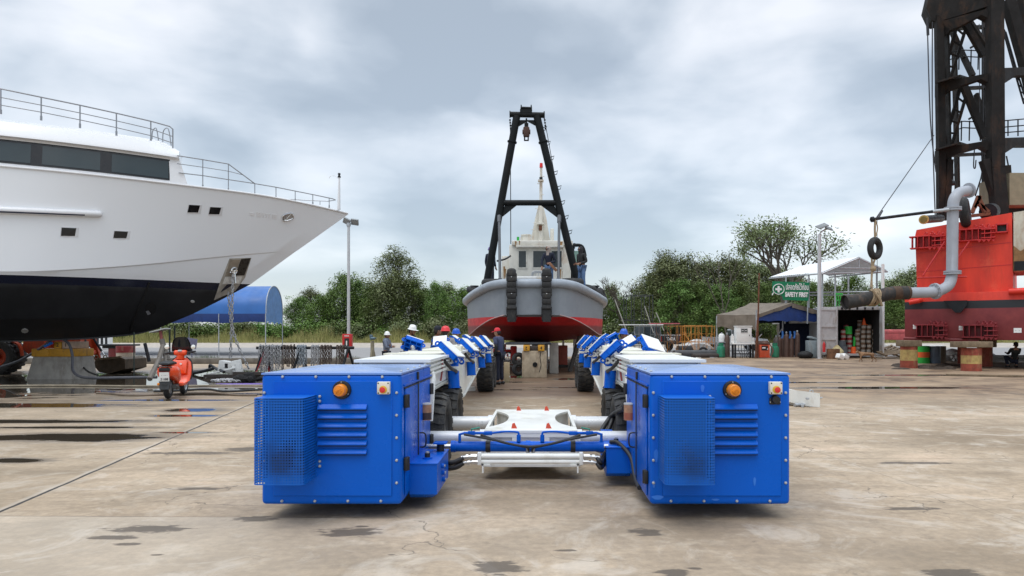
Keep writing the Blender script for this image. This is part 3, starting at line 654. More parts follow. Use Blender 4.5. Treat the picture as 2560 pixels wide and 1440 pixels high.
for s in (-1, 1):
    for i, d in enumerate((8.06, 9.46, 19.0, 20.4)):
        rs_ = .418 if d < 12 else .44; loc = R_(s, -.17+.21, d, rs_)-V(C0, 6.5, 0)
        if first is None:
            hub = MB(); hub.cyl((-.14, 0, 0), (.14, 0, 0), .06, n=14); w0 = hub.build('wheel', BLKSTEEL, T); w0.location = loc; w0.scale = (1, rs_/.468, rs_/.468)
            ty = t.build('tyre', M('worn_tyre_rubber', (.026, .026, .027), .7, var=.35, scale=7, bump=.2, dirt=(.10, .088, .07), dirtamt=.5, dscale=5), w0, ang=30); ri = rm.build('rim', [M('dark_rim', (.10, .10, .105), .55, var=.3), GALV], w0); first = w0
        else:
            c = dup(first, T, loc); dup(ty, c, (0, 0, 0)); dup(ri, c, (0, 0, 0))
            c.rotation_euler = (rnd.uniform(0, 6), 0, 0); c.scale = (1, rs_/.468, rs_/.468)
def rail(s):
    m = MB()
    bot = [(7.45, .92), (9.95, .92), (10.1, .56), (11.8, .52), (15.4, .78), (17.4, .93), (22.4, .93)]
    for u in (.0, .66):                       # web plates
        m.poly([R_(s, u, 7.45, 1.22)]+[R_(s, u, d, z) for d, z in bot]+[R_(s, u, 22.4, 1.22)], V(s*.03, 0, 0))
    m.grid([[R_(s, -.03, d, z-.012) for d, z in bot], [R_(s, .74, d, z-.012) for d, z in bot]]); m.grid([[R_(s, -.03, d, z-.032) for d, z in bot], [R_(s, .74, d, z-.032) for d, z in bot]])
    e = [R_(s, -.05, 7.42, 1.21), R_(s, .74, 7.42, 1.21), R_(s, .74, 22.45, 1.21), R_(s, -.05, 22.45, 1.21)]; m.poly(e, V(0, 0, .03))
    for d in (7.47, 22.38): m.poly([R_(s, .03, d, 1.0), R_(s, .66, d, 1.0), R_(s, .66, d, 1.22), R_(s, .03, d, 1.22)], V(0, .02, 0))
    for k in range(3): m.poly([R_(s, -.035-.012*k, 7.5, 1.18-.045*k), R_(s, 0, 7.5, 1.18-.045*k), R_(s, 0, 10.0, 1.18-.045*k), R_(s, -.035-.012*k, 10.0, 1.18-.045*k)], V(0, 0, -.02))
    for d in (10.3, 11.1, 13.3, 14.1, 16.0, 17.0):
        zb_ = .60+max(0, d-11.8)*.072; m.poly([R_(s, 0, d, zb_), R_(s, 0, d, 1.2), R_(s, -.05, d, 1.2), R_(s, -.05, d, zb_)], V(0, .02, 0))
    bw = m.build('rail_beam', [WHITE], T, True)
    pl = MB()
    for d0, d1 in ((9.3, 10.7), (11.3, 14.2), (14.9, 17.6), (18.5, 22.0)): pl.poly([R_(s, .06, d0, 1.242), R_(s, .70, d0, 1.242), R_(s, .70, d1, 1.242), R_(s, .06, d1, 1.242)], V(0, 0, .012))
    pl.poly([R_(s, .745, 10.0, 1.215), R_(s, .95, 10.0, 1.215), R_(s, .95, 10.4, 1.215), R_(s, .745, 10.4, 1.215)], V(0, 0, .02))
    pl.build('deck_plate', [CREAM], bw, True)
    for k in range(9):                        # small fittings along the inner edge
        d = 10.3+k*1.27+rnd.uniform(-.2, .2); ft = MB(); ft.box(R_(s, .03, d, 1.275), (.10, .16+.1*(k % 3), .06+.03*(k % 2)), 0, None, .01); ft.cyl(R_(s, .03, d-.05, 1.27), R_(s, .03, d-.05, 1.35), .018, n=8, mi=1); ft.build('edge_fitting', [CREAM, STEEL], bw, True)
    fen = MB()                                # wheel arch bracket beside the cabinet
    fen.tube(arc([R_(s, -.03, 7.5, .60), R_(s, -.05, 7.52, .95), R_(s, -.04, 7.62, 1.06), R_(s, 0, 7.8, 1.1)], 5), .035, 8); fen.build('axle_bracket', [WHITE], bw, True)
    hz = MB()
    for d in (8.95, 11.95, 14.8): hz = MB(); hz.tube(arc([R_(s, -.04, d-.2, 1.18), R_(s, -.10, d, 1.08), R_(s, -.14, d+.25, 1.03), R_(s, -.10, d+.5, .99), R_(s, -.06, d+.55, .90)], 5), .022, 8); hz.build('hydraulic_hose', [HOSE], bw, True)
    hz = MB(); hz.tube(arc([R_(s, -.02, 8.7, 1.2), R_(s, -.03, 8.62, 1.08), R_(s, -.02, 8.55, .95)], 4), .012, 6, 1)
    hz.build('hydraulic_hose', [HOSE, M('red_hose', (.3, .05, .05), .5)], bw, True)
    # inner jacks with tilted pads
    for i, d in enumerate((9.4, 12.35, 15.2, 17.9)):
        j = MB(); top = R_(s, -.07, d, 1.22); b = R_(s, -.10, d-.05, .80)
        j.cyl(b, b.lerp(top, .75), .075, n=18); j.cyl(b.lerp(top, .75), top+V(0, 0, .02), .036, n=14, mi=1); j.cyl(b, b.lerp(top, .03), .08, n=18); j.cyl(b.lerp(top, .72), b.lerp(top, .76), .08, n=18)
        jk = j.build('jack_cylinder', [BLUE, STEEL], T, True)
        br = MB()
        for z in (1.06,):
            b1 = MB(); b1.bx(*[q for s_ in ((R_(s, .0, d, 0).x, R_(s, -.17, d, 0).x), (d-.10, d-.08), (z-.028, z+.028)) for q in s_], 0, .004); b1.build('jack_clamp', [WHITE], jk, True)
        for q in (-.13, -.055): br.torus(R_(s, q, d-.11, 1.16), .03, .016, (0, 1, 0), 12, 6)
        br.build('jack_bracket', [WHITE], jk, True)
        pad(s, R_(s, -.06, d, 1.285+.015*i), radians(42+2*i), radians(8) if s < 0 else radians(-6), .31, .38, 'inner')
    for i, d in enumerate((11.1, 14.5, 18.1, 21.7)):
        if i == 0: ax, yw, ln = radians(24), radians(0), .26
        elif i == 1: ax, yw, ln = radians(-6) if s < 0 else radians(30), 0, .28
        else: ax, yw, ln = radians(34), radians(6), .32
        pad(s, R_(s, .70, d, 1.335+.018*i), (radians(18) if s < 0 else radians(-32)) if i == 0 else ax, yw if s < 0 or i else radians(30), .28 if s < 0 or i else .34, ln if s < 0 or i else .34, (('away', 'facing', 'inner', 'inner') if s < 0 else ('facing', 'facing', 'away', 'inner'))[i], i)
def pad(s, c, roll, yaw, wd, ln, mode, i=0):
    # roll about the rail's own axis: positive towards the outside
    pitch = {'inner': radians(3) if s < 0 else radians(-16), 'away': radians(-52), 'facing': radians(38)}[mode]
    if mode == 'facing' and s > 0: pitch = radians(26)
    Rm = Matrix.Rotation(-s*roll, 3, 'Y') @ Matrix.Rotation(pitch, 3, 'X') @ Matrix.Rotation(yaw*s, 3, 'Z')
    m = MB()
    def q(x, y, z): return c+Rm @ V(x, y, z)
    def bb(x0, x1, y0, y1, z0, z1, mi=0): m.box(c+Rm @ V((x0+x1)/2, (y0+y1)/2, (z0+z1)/2), (x1-x0, y1-y0, z1-z0), mi, Rm, .004, 1)
    a, b = wd/2, ln/2
    bb(-a, a, -b, b, .012, .026); bb(-a, a, -b, -b+.02, -.05, .012); bb(-a, a, b-.02, b, -.05, .012); bb(-a, -a+.02, -b, b, -.05, .012); bb(a-.02, a, -b, b, -.05, .012)
    for x in (-a*.35, a*.35): bb(x-.008, x+.008, -b, b, -.045, .012)
    for y in (-b*.33, b*.33): bb(-a, a, y-.008, y+.008, -.05, .012)
    for x in (-a, a):
        for y in (-b+.05, b-.05): m.torus(q(x*1.08, y, -.035), .028, .013, Rm @ V(0, 1, 0), 12, 6)
    f = m.build('support_pad', [BLUE], T, True)
    p = MB(); p.box(c+Rm @ V(0, 0, .036), (wd*.98, ln*.98, .018), 0, Rm, .004, 1); p.build('pad_plate', [PADW], f, True)
    st = MB(); st.cyl(c+Rm @ V(0, 0, -.03), V(c.x, c.y, 1.23), .04, n=12); st.ball(c+Rm @ V(0, 0, -.04), .04, 12); st.bx(c.x-.07, c.x+.07, c.y-.07, c.y+.07, 1.22, 1.26); st.build('pad_stem', [STEEL], f, True)
rail(-1); rail(1)
# ------------------------------------------------------------------ motor yacht on its keel blocks
TH = radians(25); YO = V(-7.39, 28, 0); ydir = V(-cos(TH), -sin(TH), 0); yb = V(sin(TH), -cos(TH), 0)     # bow tip; aft; towards the near side
def YP(a, b, z): return YO+ydir*a+yb*b+V(0, 0, z)
Y = thing('motor_yacht', 'large white motor yacht with navy and black bottom, propped on blocks at the left', 'yacht', (-15, 24.4, 0))
rows_y = dict(
 sheer=[(0, 0, 5.68), (1.27, .8, 5.86), (2.56, 1.5, 5.99), (4.27, 2.4, 6.05), (6.5, 3.2, 6.15), (8.9, 3.6, 6.28), (12, 3.75, 6.4), (26, 3.75, 6.5)],
 flare=[(.85, 0, 5.05), (2.1, .62, 5.1), (3.4, 1.35, 5.1), (5.0, 2.2, 5.1), (7.1, 3.05, 5.1), (9.1, 3.55, 5.15), (12, 3.74, 5.2), (26, 3.74, 5.25)],
 crease=[(1.73, 0, 4.4), (3.0, .55, 4.22), (4.3, 1.28, 3.98), (5.8, 2.15, 3.68), (7.6, 3.0, 3.42), (9.2, 3.48, 3.31), (12, 3.70, 3.3), (26, 3.72, 3.3)],
 crease2=[(1.78, 0, 4.37), (3.03, .50, 4.19), (4.33, 1.22, 3.95), (5.83, 2.09, 3.65), (7.63, 2.95, 3.39), (9.2, 3.46, 3.29), (12, 3.69, 3.28), (26, 3.71, 3.28)],
 wl=[(3.3, 0, 3.22), (4.2, .62, 3.22), (5.1, 1.3, 3.22), (6.4, 2.2, 3.22), (7.9, 2.95, 3.22), (9.3, 3.43, 3.22), (12, 3.66, 3.22), (26, 3.7, 3.22)],
 mid=[(4.2, 0, 2.72), (5.0, .62, 2.7), (5.9, 1.25, 2.68), (7.1, 1.95, 2.66), (8.4, 2.6, 2.66), (9.8, 3.05, 2.66), (12.3, 3.4, 2.66), (26, 3.5, 2.66)],
 bilge=[(5.2, 0, 2.2), (5.9, .5, 2.15), (6.8, 1.05, 2.08), (7.9, 1.65, 2.02), (9.2, 2.15, 1.98), (10.5, 2.5, 1.95), (13, 2.8, 1.93), (26, 2.9, 1.93)],
 keel=[(6.3, 0, 1.72), (7.0, .05, 1.55), (7.8, .10, 1.46), (8.7, .14, 1.38), (9.9, .16, 1.33), (11.2, .16, 1.30), (13.5, .16, 1.27), (26, .16, 1.27)],
 foot=[(6.3, 0, 1.70), (7.0, .05, 1.50), (7.8, .10, 1.40), (8.7, .14, 1.33), (9.9, .16, 1.28), (11.2, .16, 1.25), (13.5, .16, 1.22), (26, .16, 1.22)])
def refit(pts):      # survey points taken square to the view, re-laid along the yacht's true heading
    out = []
    for a, b, z in pts[:6]:
        x, y = -6.6-.9958*a+.0915*b, 25-.0915*a-.9958*b; px, py = x/y, (z-H)/y; b2 = b*.84; c_, s_ = cos(TH), sin(TH)
        a2 = (YO.x+s_*b2-px*YO.y+px*c_*b2)/(c_-px*s_); Yp = YO.y-s_*a2-c_*b2; out.append((a2, b2, H+py*Yp))
    (a5, b5, z5), (a4, b4, z4) = out[-1], out[-2]; dz = max(-.02, min(.03, (z5-z4)/(a5-a4)))
    return out+[(a5+3.2, b5+(3.25-b5)*.7 if b5 > 1 else b5, z5+dz*3), (a5+16, 3.3 if b5 > 2.6 else b5+.15, z5+dz*6)]
rows_y = {k: refit(v) for k, v in rows_y.items()}
def crv(pts, n=6): return arc([Vector(p) for p in pts], n)
yr = [crv(rows_y[k]) for k in ('sheer', 'flare', 'crease', 'crease2', 'wl', 'mid', 'bilge', 'keel', 'foot')]
m = MB()
for s in (1, -1): m.grid([[YP(p.x, s*max(p.y, 0), p.z) for p in r] for r in yr])
m.grid([[YP(p.x, p.y, p.z-.03) for p in yr[0]], [YP(p.x, -p.y, p.z-.03) for p in yr[0]]])
m.grid([[YP(p.x, p.y, p.z) for p in yr[-1]], [YP(p.x, -p.y, p.z) for p in yr[-1]]])
def yacht_hull_mat():
    t = NT('yacht_hull_paint'); c = t.coord('Object'); X, Y_, Z = t.xyz(c)
    wl_ = rows_y['wl']; m_ = (wl_[5][2]-wl_[0][2])/(wl_[5][0]-wl_[0][0]); A_ = t.math('ADD', t.math('MULTIPLY', X, ydir.x), t.math('MULTIPLY', Y_, ydir.y))
    a0_ = (V(-15, 24.4, 0)-YO).dot(ydir); Z = t.math('SUBTRACT', Z, t.math('ADD', t.math('MULTIPLY', A_, m_), wl_[0][2]-m_*wl_[0][0]+m_*a0_-3.22))
    wv = t.mix(t.math('GREATER_THAN', Z, 3.22), (.003, .006, .024), (.82, .835, .86))
    n = t.noise(t.map(c, (1, 1, .3)), 1.3, 7, .65)
    blk = t.mix(t.ramp(n, [(.4, 0.), (.7, 1.)]), (.005, .006, .009), (.015, .016, .02))
    # older lighter scuff along the waterline
    sc = t.math('MULTIPLY', t.step(t.math('ADD', Z, t.math('MULTIPLY', n, .3)), 2.98, 3.1), .25); blk = t.mix(sc, blk, (.06, .065, .07))
    foot = t.step(t.math('SUBTRACT', 1.6, Z), .18, .26); blk = t.mix(t.math('MULTIPLY', foot, .6), blk, (.045, .048, .052))
    navy = t.math('GREATER_THAN', Z, 2.98); col = t.mix(navy, blk, wv)
    r = t.mix(navy, .55, .25)
    t.set(col, r, coat=0); return t.mat
hull = m.build('hull', yacht_hull_mat(), Y, True, weld=True, ang=24)
def bvh_of(o):
    me = o.data; mw = wm(o); return BVHTree.FromPolygons([mw @ v.co for v in me.vertices], [tuple(p.vertices) for p in me.polygons])
hb = bvh_of(hull)
def hit(px, py, b=hb):
    d = (P(px, py, 10)-V(0, 0, H)).normalized(); l, n, i, ds = b.ray_cast(V(0, 0, H), d)
    if l is None: return None, None
    if n.dot(d) > 0: n = -n
    return l, n
def patch(name, pts, mat, parent, off=.012, th=.02, b=hb, sub=4):
    Q = []
    for i in range(len(pts)):
        a, c = pts[i], pts[(i+1) % len(pts)]
        for k in range(sub): Q.append((a[0]+(c[0]-a[0])*k/sub, a[1]+(c[1]-a[1])*k/sub))
    cen = (sum(p[0] for p in pts)/len(pts), sum(p[1] for p in pts)/len(pts)); cl_, cn = hit(*cen, b)
    vs = []
    for q in Q:
        l, n = hit(*q, b); vs.append((l+cn*off) if l else None)
    vs = [v for v in vs if v]; m = MB(); n_ = len(vs); cc = cl_+cn*off
    m.add([cc]+vs+[v-cn*th for v in vs], [(0, 1+i, 1+(i+1) % n_) for i in range(n_)]+[(1+i, 1+n_+i, 1+n_+(i+1) % n_, 1+(i+1) % n_) for i in range(n_)])
    return m.build(name, mat, parent, True, ang=30)
YB = M('yacht_black_glass', (.006, .007, .009), .12, var=.1)
def porthole(x, y, w_, h_, sk):
    a, b = w_/2, h_/2
    f = patch('porthole', [(x-a+sk, y-b), (x+a+sk, y-b+2), (x+a-sk, y+b+1), (x-a-sk, y+b)], M('white_port_frame', (.66, .66, .67), .4, var=.04), hull, .012, .02)
    patch('pane', [(x-a+sk+1.5, y-b+1.5), (x+a*.68+sk, y-b+3), (x+a*.62-sk, y+b-2.5), (x-a-sk+1.5, y+b-3)], YB, hull, .020, .01)
for q in ((486, 522, 34, 23, 2), (539, 527, 34, 22, 2), (174, 580, 45, 25, 1), (304, 587, 42, 22, 1.5)): porthole(*q)
# anchor pocket, hawse and drain
ap = patch('anchor_pocket', [(574, 646), (628, 644), (612, 694), (579, 738), (530, 764), (549, 708)], M('stained_stainless_plate', (.46, .43, .38), .4, .25, var=.45, scale=3), Y, .02, .03)
patch('pocket_recess', [(602, 647), (626, 645), (610, 688), (588, 688)], M('dark_stainless_recess', (.05, .045, .04), .3, .6, var=.3), ap, .034, .01)
patch('pocket_recess', [(575, 650), (600, 648), (585, 690), (562, 690)], M('brown_stainless_sheet', (.33, .28, .22), .35, .3, var=.3, scale=4), ap, .030, .01)
patch('pocket_plate', [(562, 691), (604, 691), (600, 708), (555, 710)], M('worn_bright_plate', (.72, .70, .66), .4, .2, var=.4, scale=8), ap, .034, .01)
l, n = hit(583, 675); an = MB(); an.torus(l+n*.08, .11, .03, n+V(.5, 0, .2), 16, 8); an.tube([l+n*.05+V(-.2, 0, -.12), l+n*.09, l+n*.05+V(.05, 0, -.45)], .045, 8); an.tube(arc([l+n*.06+V(-.22, 0, .02), l+n*.1+V(-.08, 0, -.08), l+n*.06+V(.12, 0, .03)], 4), .04, 8)
an.build('anchor', CHROME, ap, True)
l, n = hit(719, 542); hw_ = MB(); e1_ = (V(1, 0, 0)-n*n.x).normalized(); e2_ = n.cross(e1_); e2_ = e2_ if e2_.z > 0 else -e2_
ring = [l+n*.04+e1_*(.19*(abs(cos(q))**.6)*(1 if cos(q) > 0 else -1))+e2_*(.125*(abs(sin(q))**.6)*(1 if sin(q) > 0 else -1)) for q in [2*pi*k/24 for k in range(24)]]
hw_.tube(ring, .028, 8, 0, True); hw_.add(ring, [tuple(range(24))], 1); hw_.tube([ring[7], ring[17]], .02, 6, 0); hw_.tube([ring[3], ring[15]], .02, 6, 0); hw_.build('hawse_fairlead', [CHROME, M('fairlead_inside', (.45, .43, .42), .4, .5)], hull, True)
nm = M('mirror_name_letters', (.85, .86, .88), .3, .2, var=.05)
for k, (x0, x1, y0, y1) in enumerate(((624, 636, 531, 538), (641, 652, 530, 541), (655, 660, 531, 543), (664, 668, 533, 544), (671, 676, 534, 545), (680, 692, 535, 546))): patch('name_plate', [(x0, y0), (x1, y0+1), (x1-1, y1+1), (x0+1, y1)], nm, hull, .014, .012, sub=1)
rb = MB(); rp = []
for k in range(9): l, n = hit(2+k*30.5, 526+k*1.15); rp.append(l+n*.05)
ext = (rp[0]-rp[1]).normalized(); rb.tube([rp[0]+ext*3]+rp, .105, 14); rb.ball(rp[-1], .105, 12); rr = rb.build('rub_rail', GELW, hull, True)
db = MB(); db.tube([rp[0]+ext*3+V(0, -.09, -.055)]+[p+V(.0, -.09, -.055) for p in rp[:-1]], .028, 8); db.build('rub_strip', M('navy_rubber_strip', (.006, .01, .04), .4), rr, True)
for x, y, r in ((62, 826, 7), (481, 753, 4)): patch('hull_anode', [(x+r*1.3*cos(q), y+r*.7*sin(q)) for q in [2*pi*k/8 for k in range(8)]], LGREY, hull, .03, .03, sub=1)
tt = patch('thruster_tunnel', [(377+14*cos(q), 771+15*sin(q)) for q in [2*pi*k/16 for k in range(16)]], M('tunnel_black', (.002, .002, .003), .8), hull, .008, .01, sub=1)
patch('thruster_blade', [(364, 778), (371, 776), (377, 784), (369, 787)], M('bronze_grey', (.35, .36, .4), .35, .6), hull, .016, .01, sub=1)
sp = [hit(x, y) for x, y in ((373, 705), (362, 735), (348, 765), (335, 795), (326, 826))]; sm_ = MB(); sm_.tube([l+n*.012 for l, n in sp], .035, 8); sm_.build('hull_seam', M('seam_black', (.004, .004, .005), .6), hull, True)

# deckhouse: side follows the sheer
shr = yr[0]
def sh(a):
    for p, q in zip(shr, shr[1:]):
        if p.x <= a <= q.x: t = (a-p.x)/(q.x-p.x+1e-9); return p.y+(q.y-p.y)*t, p.z+(q.z-p.z)*t
    return shr[-1].y, shr[-1].z
def apx(px):          # place along the sheer seen at that column of the photograph
    best = min((abs(CX+F*(YP(a, sh(a)[0], 0).x/YP(a, sh(a)[0], 0).y)-px), a) for a in [.02*k for k in range(1, 800)]); return best[1]
def Dn(px): a = apx(px); return YP(a, sh(a)[0], 0).y
AF_ = apx(447); A = [AF_+.35*k for k in range(14)]+[AF_+5.05+.8*k for k in range(19)]
_a2 = apx(20); _z1 = H+(HY-391)/F*Dn(425); _z2 = H+(HY-340)/F*Dn(20)
def wtop(a): return _z1+(_z2-_z1)*min(1.15, (a-AF_-.2)/(_a2-AF_-.2))
def section(a):
    b, z = sh(a); f = min(1, (a-AF_)/.5); w_ = wtop(a)
    return [(b-.10, z-.05), (b-.10, z+.10), (b-.26, w_-.02), (b-.22, w_), (b-.10, w_+.02), (b-.12, w_+.10), (b-.42, w_+.28+.22*f), (b-.9, w_+.42+.26*f), (0, w_+.5+.28*f)]
zf_ = sh(AF_)[1]
def rk(z): return .28*(1-min(1, max(0, (z-zf_)/.95)))
m = MB(); secs = [[(a,)+q for q in section(a)] for a in A]
for s in (1, -1): m.grid([[YP(a-(rk(z) if i == 0 else 0), s*b, z) for a, b, z in sec] for i, sec in enumerate(secs)])
fr_ = [(a-rk(z), b, z) for a, b, z in secs[0]]
m.grid([[YP(a-.05*(1-abs(t)), b*t, z) for a, b, z in fr_] for t in [-1+2*k/10 for k in range(11)]])
house = m.build('deckhouse', GELW, Y, True, weld=True, ang=32)
def side_quad(mb, a0, a1, f0, f1, off, mi=0, nseg=6, th=.0):
    rws = []
    for k in range(nseg+1):
        a = a0+(a1-a0)*k/nseg; b, z = sh(a); w_ = wtop(a); r_ = []
        for f in (f0, f1): zz_ = (z+.10)+(w_-.04-z-.10)*f; r_.append(YP(a, b-.10-.16*f+off, zz_))
        rws.append(r_)
    mb.grid(rws, mi)
    mb.add([p for p in rws[0]]+[p-yb*.03 for p in rws[0]], [(0, 1, 3, 2)], mi); mb.add([p for p in rws[-1]]+[p-yb*.03 for p in rws[-1]], [(0, 1, 3, 2)], mi)
wb = MB(); side_quad(wb, apx(424), AF_+16, .04, .98, .012, nseg=30); wband = wb.build('window_band', M('black_window_frame', (.008, .008, .009), .18, var=.1), house, True)
for a0, a1 in ((apx(421), apx(277)), (apx(249), apx(102)), (apx(74), apx(74)+1.6), (apx(74)+2, apx(74)+3.6), (apx(74)+4, apx(74)+5.6)):
    p = MB(); side_quad(p, a0, a1, .12, .88, .022); p.build('window_pane', M('tinted_yacht_glass', (.03, .045, .05), .06, var=.15, scale=1), wband, True)
bt = MB(); bt.tube([YP(a, sh(a)[0]+.015, sh(a)[1]+.015) for a in [0.05]+[.4*k for k in range(1, 48)]], .035, 8); bt.build('bulwark_cap', GELW, hull, True)
# railings
rl = MB(); _d = lambda x: Dn(max(x, 5))+.45
top_ = [(x, y, _d(x)) for x, y in ((-70, 206), (2, 222), (103, 243), (200, 263), (291, 283), (377, 303), (424, 316), (432, 323))]
bot_ = [(x, y, _d(x)) for x, y in ((-70, 262), (2, 282), (103, 298), (200, 317), (291, 336), (377, 356), (432, 374))]
rl.tube([P(*q) for q in top_]+[P(432, 374, _d(432))], .022, 8)
for f in (.36, .68): rl.tube([P(a[0], a[1]+(b[1]-a[1])*f, a[2]) for a, b in zip([top_[i] for i in (0, 1, 2, 3, 4, 5, 7)], bot_)], .014, 6)
for a, b in list(zip([top_[i] for i in (0, 1, 2, 3, 4, 5)], bot_))[1:]: rl.tube([P(*a), P(*b)], .020, 8); rl.cyl(P(b[0], b[1]-8, b[2]), P(b[0], b[1]+3, b[2]), .032, n=8)
for x0, x1 in ((380, 398), (407, 428)):
    rl.tube(arc([P(q, r_, _d(x0)+.8) for q, r_ in ((x0, 362 if x0 < 400 else 364), (x0+1, 330), ((x0+x1)/2, 320), (x1-5, 330), (x1, 364))], 5), .017, 8)
rl.build('roof_railing', RAIL, house, True)
rl = MB(); D1 = lambda x: Dn(x)+.06
def rp_(x, y): return P(x, y, D1(x))
rl.tube([rp_(443, 389), rp_(507, 399), rp_(571, 410), rp_(637, 459), rp_(690, 468), rp_(740, 478), rp_(785, 487), rp_(832, 497), rp_(839, 500)], .020, 8)
rl.tube([rp_(443, 409), rp_(507, 418), rp_(571, 428), rp_(606, 437)], .013, 6); rl.tube([rp_(447, 432), rp_(507, 439), rp_(571, 449), rp_(637, 459)], .018, 6)
rl.tube([rp_(839, 500)]+[P(x, y, 28.6) for x, y in ((820, 503), (770, 501), (725, 498))], .016, 6)
for x, y0, y1 in ((507, 399, 467), (571, 410, 476), (637, 459, 487), (690, 468, 495), (738, 478, 502), (782, 487, 510), (823, 496, 518)): rl.tube([rp_(x, y0), rp_(x, y1)], .016, 6); rl.cyl(rp_(x, y1-5), rp_(x, y1+2), .026, n=8)
rl.tube([P(800, 502, 28.6), P(800, 512, 28.6)], .014, 6)
rl.build('fore_railing', RAIL, hull, True)
js = MB(); b = P(847, 524, 27.6); t_ = P(848, 444, 27.6); js.cyl(b, t_, .065, .035, n=12); js.cyl(t_, t_+V(0, 0, .05), .06, n=12, mi=1); js.cyl(t_+V(0, 0, .05), t_+V(0, 0, .12), .04, n=12, mi=1); js.cyl(t_+V(0, 0, .12), t_+V(0, 0, .17), .055, .045, n=12, mi=1)
js.tube(arc([t_+V(-.03, 0, -.05), t_+V(-.18, 0, .06), t_+V(-.32, 0, .06), t_+V(-.40, 0, -.04)], 5), .008, 6); js.build('bow_mast', [GELW, BLACK], Y, True)

# anchor chains hanging from the pocket
def chain_links(m, pts, L, r, mi=0):
    pts = [Vector(p) for p in pts]; acc = 0; k = 0; d = 0
    for a, b in zip(pts, pts[1:]):
        seg = (b-a).length; t = (b-a).normalized(); u = t.orthogonal().normalized(); w_ = t.cross(u)
        while d <= seg:
            c = a+t*d; q = u if k % 2 else w_; h_ = L*.62; g_ = L*.30
            ringp = [c+t*(-h_*.5)+q*g_, c+t*(h_*.5)+q*g_, c+t*(h_*.78), c+t*(h_*.5)-q*g_, c+t*(-h_*.5)-q*g_, c-t*(h_*.78)]
            m.tube(ringp, r, 5, mi, True); k += 1; d += L*1.05
        d -= seg
def px3(*l): return [P(*q) for q in l]
ac = MB(); dc = hit(583, 690)[0].y-.25; chain_links(ac, arc(px3((582, 690, dc), (581, 738, dc), (580, 790, dc), (578, 840, dc), (576, 893, dc)), 4), .13, .022); tag(ac.build('anchor_chain', CHAIN, None, ang=0), 'galvanised anchor chain hanging straight down below the bow of the white yacht', 'chain', 'anchor chains under the yacht')
ac = MB(); chain_links(ac, arc(px3((571, 735, dc), (577, 800, dc), (588, 845, dc), (602, 880, dc), (622, 922, dc)), 4), .13, .022); tag(ac.build('anchor_chain', CHAIN, None, ang=0), 'galvanised anchor chain from the yacht bow slanting away to the ground near the chain rack', 'chain', 'anchor chains under the yacht')

# ------------------------------------------------------------------ tug on its block
TO = V(-.22, 26, 0)
G = thing('tug_boat', 'grey and red tug boat with black A-frame and white wheelhouse, raised on blocks', 'tug', (-.2, 31, 0))
def TX(D): return -.24+.02*(D-26)
gun = [(0, 26.0, 3.34), (1.0, 26.0, 3.34), (1.55, 26.45, 3.27), (2.15, 27.5, 3.08), (2.65, 29.1, 2.93), (2.92, 31, 2.88), (3.0, 36, 2.85), (3.0, 44, 2.95)]
chn = [(0, 26.05, 2.22), (1.0, 26.05, 2.20), (1.52, 26.55, 2.06), (2.08, 27.6, 1.80), (2.58, 29.2, 1.52), (2.86, 31, 1.47), (2.94, 36, 1.47), (2.94, 44, 1.47)]
mid = [(0, 27.6, 1.62), (.62, 27.6, 1.62), (1.15, 28.0, 1.58), (1.65, 28.7, 1.50), (2.0, 29.8, 1.38), (2.2, 31.5, 1.32), (2.2, 36, 1.32), (2.2, 44, 1.32)]
kel = [(0, 29.2, 1.22), (.3, 29.2, 1.22), (.55, 29.3, 1.21), (.7, 29.7, 1.20), (.8, 30.6, 1.20), (.8, 32, 1.2), (.8, 36, 1.2), (.8, 44, 1.2)]
def tp(p, s): return V(TX(p[1])+s*p[0], p[1], p[2])
def hermite(r): 
    a = [Vector((x, y, z)) for x, y, z in r]; return [a[0]]+arc(a[1:], 5)
R4 = [hermite(q) for q in (gun, chn, mid, kel)]; m = MB()
for s in (1, -1): m.grid([[tp(p, s) for p in r] for r in R4])
m.grid([[tp(p, 1)-V(0, 0, .12) for p in R4[0]], [tp(p, -1)-V(0, 0, .12) for p in R4[0]]]); m.grid([[tp(p, 1) for p in R4[3]], [tp(p, -1) for p in R4[3]]])
m.add([tp(R4[k][-1], s) for k in range(4) for s in (1, -1)], [(0, 1, 3, 2), (2, 3, 5, 4), (4, 5, 7, 6)])
def tug_mat():
    t = NT('tug_hull_paint'); c = t.coord('Object'); X, Y_, Z = t.xyz(c); n = t.noise(c, 2.5, 6, .65); zz_ = t.math('ADD', Z, 0)
    red = t.mix(t.step(zz_, 1.78, 1.90), (.20, .020, .022), (.62, .016, .022)); red = t.mix(t.ramp(n, [(.45, 0.), (.7, .45)]), red, (.20, .035, .035))
    gr_ = t.mix(t.ramp(n, [(.4, 0.), (.65, 1.)]), (.235, .265, .30), (.27, .30, .335))
    drip = t.ramp(t.noise(t.map(c, (6, 6, .4)), 1, 4, .6), [(.60, 0.), (.72, .35)]); gr_ = t.mix(drip, gr_, (.21, .225, .24))
    return t.set(t.mix(t.math('GREATER_THAN', zz_, 2.14), red, gr_), t.mix(t.ramp(n, [(.3, 0.), (.7, 1.)]), .32, .5))
th = m.build('hull', tug_mat(), G, True, weld=True, ang=25); tb = bvh_of(th)
m = MB(); ru = [tp(p, -1)+V(-.02, -.03, 0) for p in reversed(R4[0][1:])]+[tp(p, 1)+V(.02, -.03, 0) for p in R4[0][1:]]
m.tube(ru, .165, 14); m.build('rubbing_strake', M('grey_blue_strake', (.31, .35, .40), .33, var=.15, scale=3), th, True)
cl_ = MB(); cl_.tube([tp(p, 1)+V(.005, -.01, 0) for p in R4[1][1:30]], .018, 6); cl_.tube([tp(p, -1)+V(-.005, -.01, 0) for p in R4[1][1:30]], .018, 6); cl_.build('chine_strip', M('grey_red_edge', (.55, .40, .40), .5), th, True)
